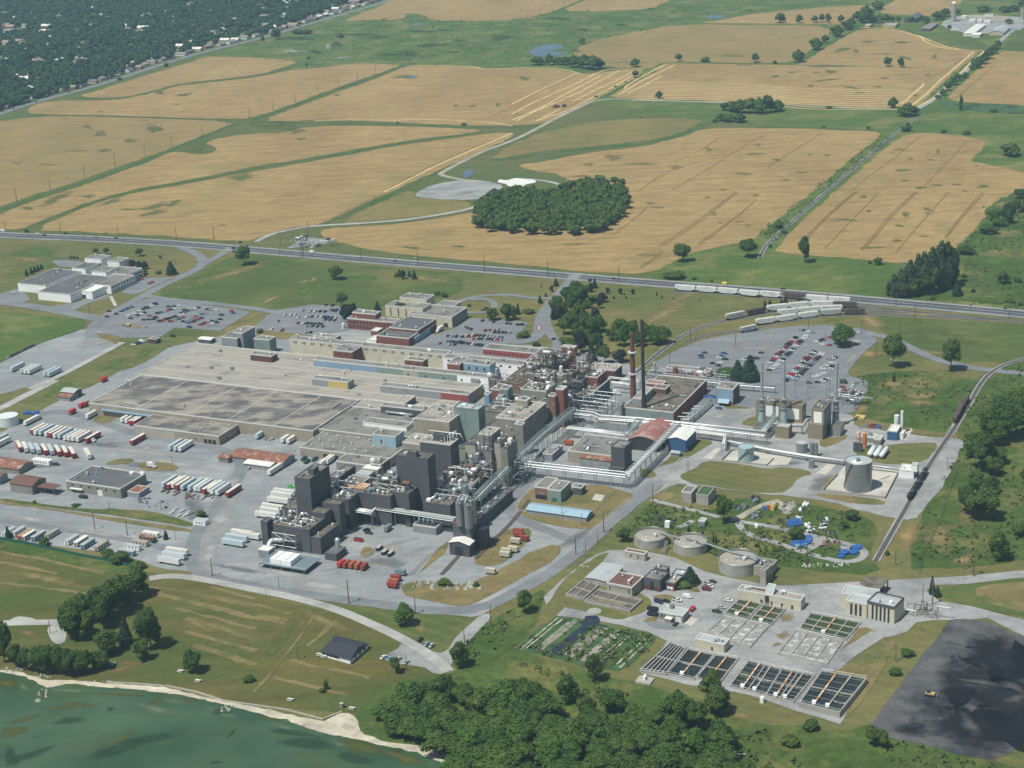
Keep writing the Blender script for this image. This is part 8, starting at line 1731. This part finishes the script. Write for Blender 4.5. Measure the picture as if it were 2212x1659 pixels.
for s_,off in ((0,24),(1,52),(2,84)):
    a,b=G(-20,252),G(835,4);d_=(b-a).normalized();nn=Vector((-d_.y,d_.x,0));n_=46 if s_==0 else 30
    pl=smooth_pts(S('11','0,985 300,880 700,780 1000,690 1340,575 1750,450 2211,345')+S('12','400,225 800,110 1150,5'),False,1);tot=sum((q-p).length for p,q in zip(pl,pl[1:]))
    for i in range(n_):
        t=tot*(i+.5)/n_;j=0
        while j<len(pl)-2 and t>(pl[j+1]-pl[j]).length:t -= (pl[j+1]-pl[j]).length;j+=1
        dd=(pl[j+1]-pl[j]).normalized();p=pl[j]+dd*t+Vector((-dd.y,dd.x,0))*(off+rnd.uniform(-5,5));(wn_,w),(rn_,r)=rnd.choice(hc),rnd.choice(rc);v=rnd.randint(0,1)
        inst(('hs',w,r,v),lambda:house_proto(w,r,v),p,math.atan2(dd.y,dd.x)+rnd.choice([0,0,1.57]),f'{wn_} house with {rn_} roof, {ORD[i]} from left, {("street front", "second", "third")[s_]} row of the suburb','houses along the suburban road')
k_=0
for p in scatter(SUB,40):
    x,y=proj(p);k_+=1
    if y>190-x*.22 or rnd.random()<.5 or k_>420:continue
    (wn_,w),(rn_,r)=rnd.choice(hc),rnd.choice(rc);v=rnd.randint(0,1)
    o=inst(('hs',w,r,v),lambda:house_proto(w,r,v),p+Vector((0,0,2.5)),ra+rnd.choice([0,1.57]),f'{wn_} house with {rn_} roof deep in the suburb trees, {ORD[k_//12 % 80]} band from front','houses among the suburb trees',1.15)
bld('long white school building with flat roof in the suburb','11',(200,300),(480,285),30,7,'house_white','roof_white',name='school',auto=False);bld('brown flat roofed building behind the school','11',(640,262),(750,265),26,8,'house_brick','roof_brown',name='school')
sheet('school_field',S('11','-100,335 0,325 60,320 200,300 250,245 0,245 -100,250'),'m_lawn',5);sheet('school_yard',S('11','-100,350 0,330 150,320 480,300 830,285 850,250 500,250 260,258 200,300 0,330'),'m_gravel_grey',4.8)
Fm=lambda x,y:(1876+(x*300/1269+2200-1875-0)*0+0,y)
def fz(x,y):return ((2200+x*.2364)/1.1302,y*.2364/1.1302)
fk=lambda x,y:fz(x,y)
sheet('farm_yard',[G(*fz(*p)) for p in ((620,150),(1150,170),(1269,180),(1269,320),(1100,300),(880,360),(520,320),(380,240))],'m_gravel_grey',5,1)
sheet('farm_yard',[G(*fz(*p)) for p in ((650,150),(1150,165),(1080,220),(640,185))],'m_dirtroad',5.4,1)
gable('long white barn with white roof in the far farm','d',fz(640,350),fz(730,362),fz(880,262),4,1.2,'house_white','roof_white','barn',axis='v',cat='barn');gable('white L end of the long barn in the far farm','d',fz(735,362),fz(800,372),fz(815,345),4,1,'house_white','roof_white','barn',axis='u',cat='barn')
gable('round roofed steel barn at the far farm','d',fz(910,340),fz(1045,350),fz(1095,290),4,4,'house_beige','roof_pale','barn',axis='v',cat='barn',arch=True);gable('dark grey barn left in the far farm','d',fz(30,205),fz(140,205),fz(205,150),5,4,'charcoal','roof_dark','barn',axis='v',cat='barn');gable('open hay shed with mauve roof','d',fz(205,300),fz(290,305),fz(350,245),4,.8,'charcoal','mauve','barn',axis='v',cat='barn')
gable('yellow sided barn with white openings by the swaths','d',fz(-190,265),fz(-75,275),fz(-30,245),4,2,'yellow_panel','roof_beige','barn',axis='u',cat='barn');gable('small yellow shed left of the yellow barn','d',fz(-380,270),fz(-335,275),fz(-300,250),3,1.5,'yellow_panel','roof_beige','barn',cat='barn')
for i,(x,y,w) in enumerate(((700,205,60),(785,208,45),(850,215,70),(620,165,50),(860,150,90))):bld('white roofed farm shed, '+ORD[i]+' behind the long barn','d',fz(x,y),fz(x+w,y+4),12,4,'house_white','roof_white' if i != 4 else 'roof_beige',name='farm_shed',cat='shed',par=0)
bld('pale concrete silage slab wall in the far farm','d',fz(500,312),fz(590,316),22,1,'concrete_wall','roof_pale',name='silage_bunker',cat='bunker',par=0)
p=G(*fz(540,222));h_=31;o=thing('farm_silo','tall grey concrete farm silo with a white dome','silo',p);MB().cone(p,4.4,4.4,0,h_,20,False).build('shell','concrete_wall',o);m=MB();m.cone(p,4.4,3.2,h_,h_+2,20);m.cone(p,3.2,.1,h_+2,h_+3.4,20);m.build('dome','roof_white',o)
p=G(*fz(1255,190));o=thing('farm_silo','grey farm silo with a red top at the right edge','silo',p);MB().cone(p,4,4,0,17,20,False).build('shell','concrete_wall',o);MB().cone(p,4,.4,17,20,20).build('dome','brick_red',o)
def pole_proto(arms):
    o=thing('utility_pole','','pole',(0,0,0));MB().tube([(0,0,0),(0,0,1)],[.022,.014],6).build('shaft','steel_rust',o);m=MB()
    for z in arms:m.bar((-.1,0,z),(.1,0,z),.009)
    m.build('crossarm','steel_rust',o);return o
def poles(k,s,where,arms=(.93,.87),fat=1.0):
    for i,t in enumerate(s.split()):
        x,yb,yt=(float(v) for v in t.split(','));h=hgt(k,(x,yb),k,(x,yt));inst(('po',arms),lambda:pole_proto(arms),gp(k,x,yb),HA+.5,f'wooden utility pole, {ORD[i]} from left, {where}','poles '+where).scale=(h*fat if h<16 else 15*fat,h*fat if h<16 else 15*fat,h)
poles('11','145,1740,1635 435,1650,1540 730,1535,1420 997,1440,1310 1252,1345,1245 1488,1270,1170 1748,1180,1075 1965,1100,995 2157,1025,925','along the left ditch');poles('12','148,960,860 340,892,795 538,822,730 710,762,672 880,705,612 1037,652,568 1182,600,530 1335,552,430 1477,515,455 1615,470,380 1742,420,310','along the upper ditch')
poles('12','1020,190,145 1695,185,120 2047,178,115','at the top field edge');poles('13','137,180,105 240,140,60 347,100,28 447,58,0','by the top middle ditch')
poles('21','50,335,245 145,90,10 527,360,265 1023,385,285 1525,405,300 1850,418,295','beyond the highway, left',fat=1.2);poles('21','735,430,350 1070,440,380 1410,450,400 775,1055,955','on the laboratory side',fat=1.2);poles('22','215,460,350 208,545,470 397,570,390 412,560,370 908,600,480 1400,640,510 1973,690,545','by the highway, middle',fat=1.2)
poles('23','312,735,590 925,780,640 1420,805,725 1860,835,715','by the highway, right of entrance',fat=1.2);poles('24','275,895,800 1105,990,860 1268,1120,960 1138,1235,1080 2082,1090,950 933,1430,1290 1413,900,830','at the right end of the highway',fat=1.2)
poles('23','1540,1290,1150 1932,1330,1220 1363,1485,1370 1785,1400,1350','at the left edge of big car park',fat=1.2);poles('24','65,1240,1190 170,1290,1265 350,1210,1100 492,1260,1195 570,1420,1385 808,1210,1110','in the big car park',fat=1.2)
poles('33','552,1475,1300 605,1220,1115 637,1450,1350 742,1370,1270 793,1280,1110 1218,1030,860 1512,760,660 1528,760,665','along the diagonal gravel road',fat=1.2);poles('34','1102,1565,1410 1550,740,630 1695,1600,1450 1775,1659,1440','near the right tracks',fat=1.2)
poles('31','820,1255,1110 950,1085,1010 950,1470,1340 1103,1310,1170 1395,1090,1000 1490,690,615 1515,1340,1260 1835,1659,1500','in the lower lot and yard',fat=1.2);poles('42','90,190,110 200,100,0 803,240,30 1378,330,170 2030,440,250 1803,610,455 1303,820,685 365,720,590','along the lower yard road',fat=1.2)
poles('41','435,500,385','by the lower left track',fat=1.2);poles('44','1103,740,590 1325,470,400 1420,250,50 1690,30,-60','around the tall cream building',fat=1.2);poles('b','570,1370,1200 665,1370,1160','in the boiler house yard',fat=1.2)
def lamp(label,k,x,yb,yt,group=None):
    p=gp(k,x,yb);h=hgt(k,(x,yb),k,(x,yt));o=thing('lamp_post',label,'lamp post',p,0,group);m=MB();m.tube([p,p+Vector((0,0,h))],.12,6);m.build('shaft','galv',o)
    for s in (-1,1):m=MB();m.bar(p+Vector((0,0,h)),p+BV*s*2+Vector((0,0,h+.6)),.08);m.build('arm','galv',o);MB().cbox(p+BV*s*2.3,BV,AV,1,.4,h+.5,h+.75).build('lamp_head','trim_white',o)
for i,(k,x,a,b,w) in enumerate((('43',1522,880,768,'in the dark weedy basin'),('43',2170,1030,908,'on the three bridge basin'),('43',2040,400,278,'between the green basins'),('44',620,1210,1102,'on the raised square tank'),('23',570,785,708,'at the factory entrance'),('24',1085,1640,1455,'before the tall tree right of the car park'),('h',330,630,440,'left of the pale cover shed'),('43',1965,1659,1540,'in the trees at the bottom edge'))):lamp('twin headed lamp post '+w,k,x,a,b)
p=gp('23',218,1300);o=thing('flagpole','flagpole with a red and white flag in the drive loop','flagpole',p);MB().tube([p,p+Vector((0,0,14))],.09,6).build('pole','trim_white',o)
f=thing('flag','','',p);bpy.data.objects.remove(f)
for i,(a,b,mt) in enumerate(((0,1.1,'cont_bright'),(1.1,3.1,'white_wall'),(3.1,4.2,'cont_bright'))):MB().obox(p+BV*(a+.1),BV,AV,b-a,.05,11.6,13.8,True).build('flag',mt,o)
MB().obox(p+BV*1.7,BV,AV,1,.09,12.2,13.3,True).build('flag_leaf','cont_bright',o)
def fence(label,k,s,h=2.2,post=8,mat='galv',solid=False):
    P_=S(k,s);o=thing('fence',label,'fence',(P_[0].x,P_[0].y,0));m=MB();q=MB()
    for a,b in zip(P_,P_[1:]):
        n=max(1,int((b-a).length/post))
        for i in range(n+1):t=a.lerp(b,i/n);q.bar(t,t+Vector((0,0,h)),.06)
        if solid:d_=(b-a).normalized();nn=Vector((-d_.y,d_.x,0));m.obox(a-nn*.04,d_,nn,(b-a).length,.08,.05,h-.1)
        else:
            for z in (.4,h*.5,h):m.bar(a+Vector((0,0,z)),b+Vector((0,0,z)),.03)
    m.build('screen' if solid else 'rail',mat,o);q.build('posts',mat,o)
fence('dark green screened fence along the lower lot and meadow','31','-100,1330 0,1345 300,1400 700,1490 1000,1545 1160,1590',2.4,8,'skip_green',True)
fence('wire fence along the green strip by the west lot','21','0,1478 340,1312 520,1252 720,1172',2,8,'steel_dark');fence('wire fence along the diagonal gravel road','33','480,1659 740,1380 1060,1120 1230,1010');fence('wire fence between the recycling yard and the field road','34','1310,1640 1340,1480 1500,1150 1650,700',2,8,'steel_dark')
fence('wire fence round the switchyard by the big car park','34','-60,60 620,95 830,115 730,270',2,8,'steel_dark');fence('railing beside the long shed with pale blue roof','33','60,1100 250,1125 430,1145 610,1165',1.6,5,'pipe_white');fence('wire fence running up beside the blue roofed shed','33','700,1120 800,1020 920,900',2,6,'galv')
p=gp('42',742,1140);o=thing('beach_hut','small grey beach cabinet standing by the sand','cabinet',p);MB().cbox(p,BV,AV,1.6,1.4,.2,2.6).build('body','grey_wall',o);MB().cbox(p,BV,AV,1.9,1.7,2.6,2.75).build('roof','roof_pale',o)
b=bld('white box on a concrete base below the dark channels','43',(1128,868),(1148,873),2.4,3.2,'white_wall','roof_white',name='pump_cabinet',cat='cabinet',par=0);MB().obox(b.P-BV*3.2-AV*2.6,BV,AV,8,7,0,1.0,True).build('base','concrete_wall',b.o)
bld('second white box on a base near the bottom basins','43',(2140,1052),(2170,1058),2.4,3,'white_wall','roof_white',name='pump_cabinet',cat='cabinet',par=0)
for i,(x,y,w_) in enumerate(((480,1290,260),(200,1010,180))):pass
# ---------------- summer haze: one closed box of even air round camera and scene ----------------
mb=MB().box(-4600,4600,-500,7100,-1,445)
hz=mb.build('haze',MATS['glass']);hm=bpy.data.materials.new('m_haze');hm.use_nodes=True
hn=hm.node_tree;hn.nodes.remove(hn.nodes['Principled BSDF'])
pv=hn.nodes.new('ShaderNodeVolumePrincipled');pv.inputs['Density'].default_value=.000068
pv.inputs['Color'].default_value=(.50,.80,1.0,1);pv.inputs['Anisotropy'].default_value=0
hn.links.new(pv.outputs[0],hn.nodes['Material Output'].inputs['Volume'])
hz.data.materials.clear();hz.data.materials.append(hm);tag(hz,None,None,None,'stuff')
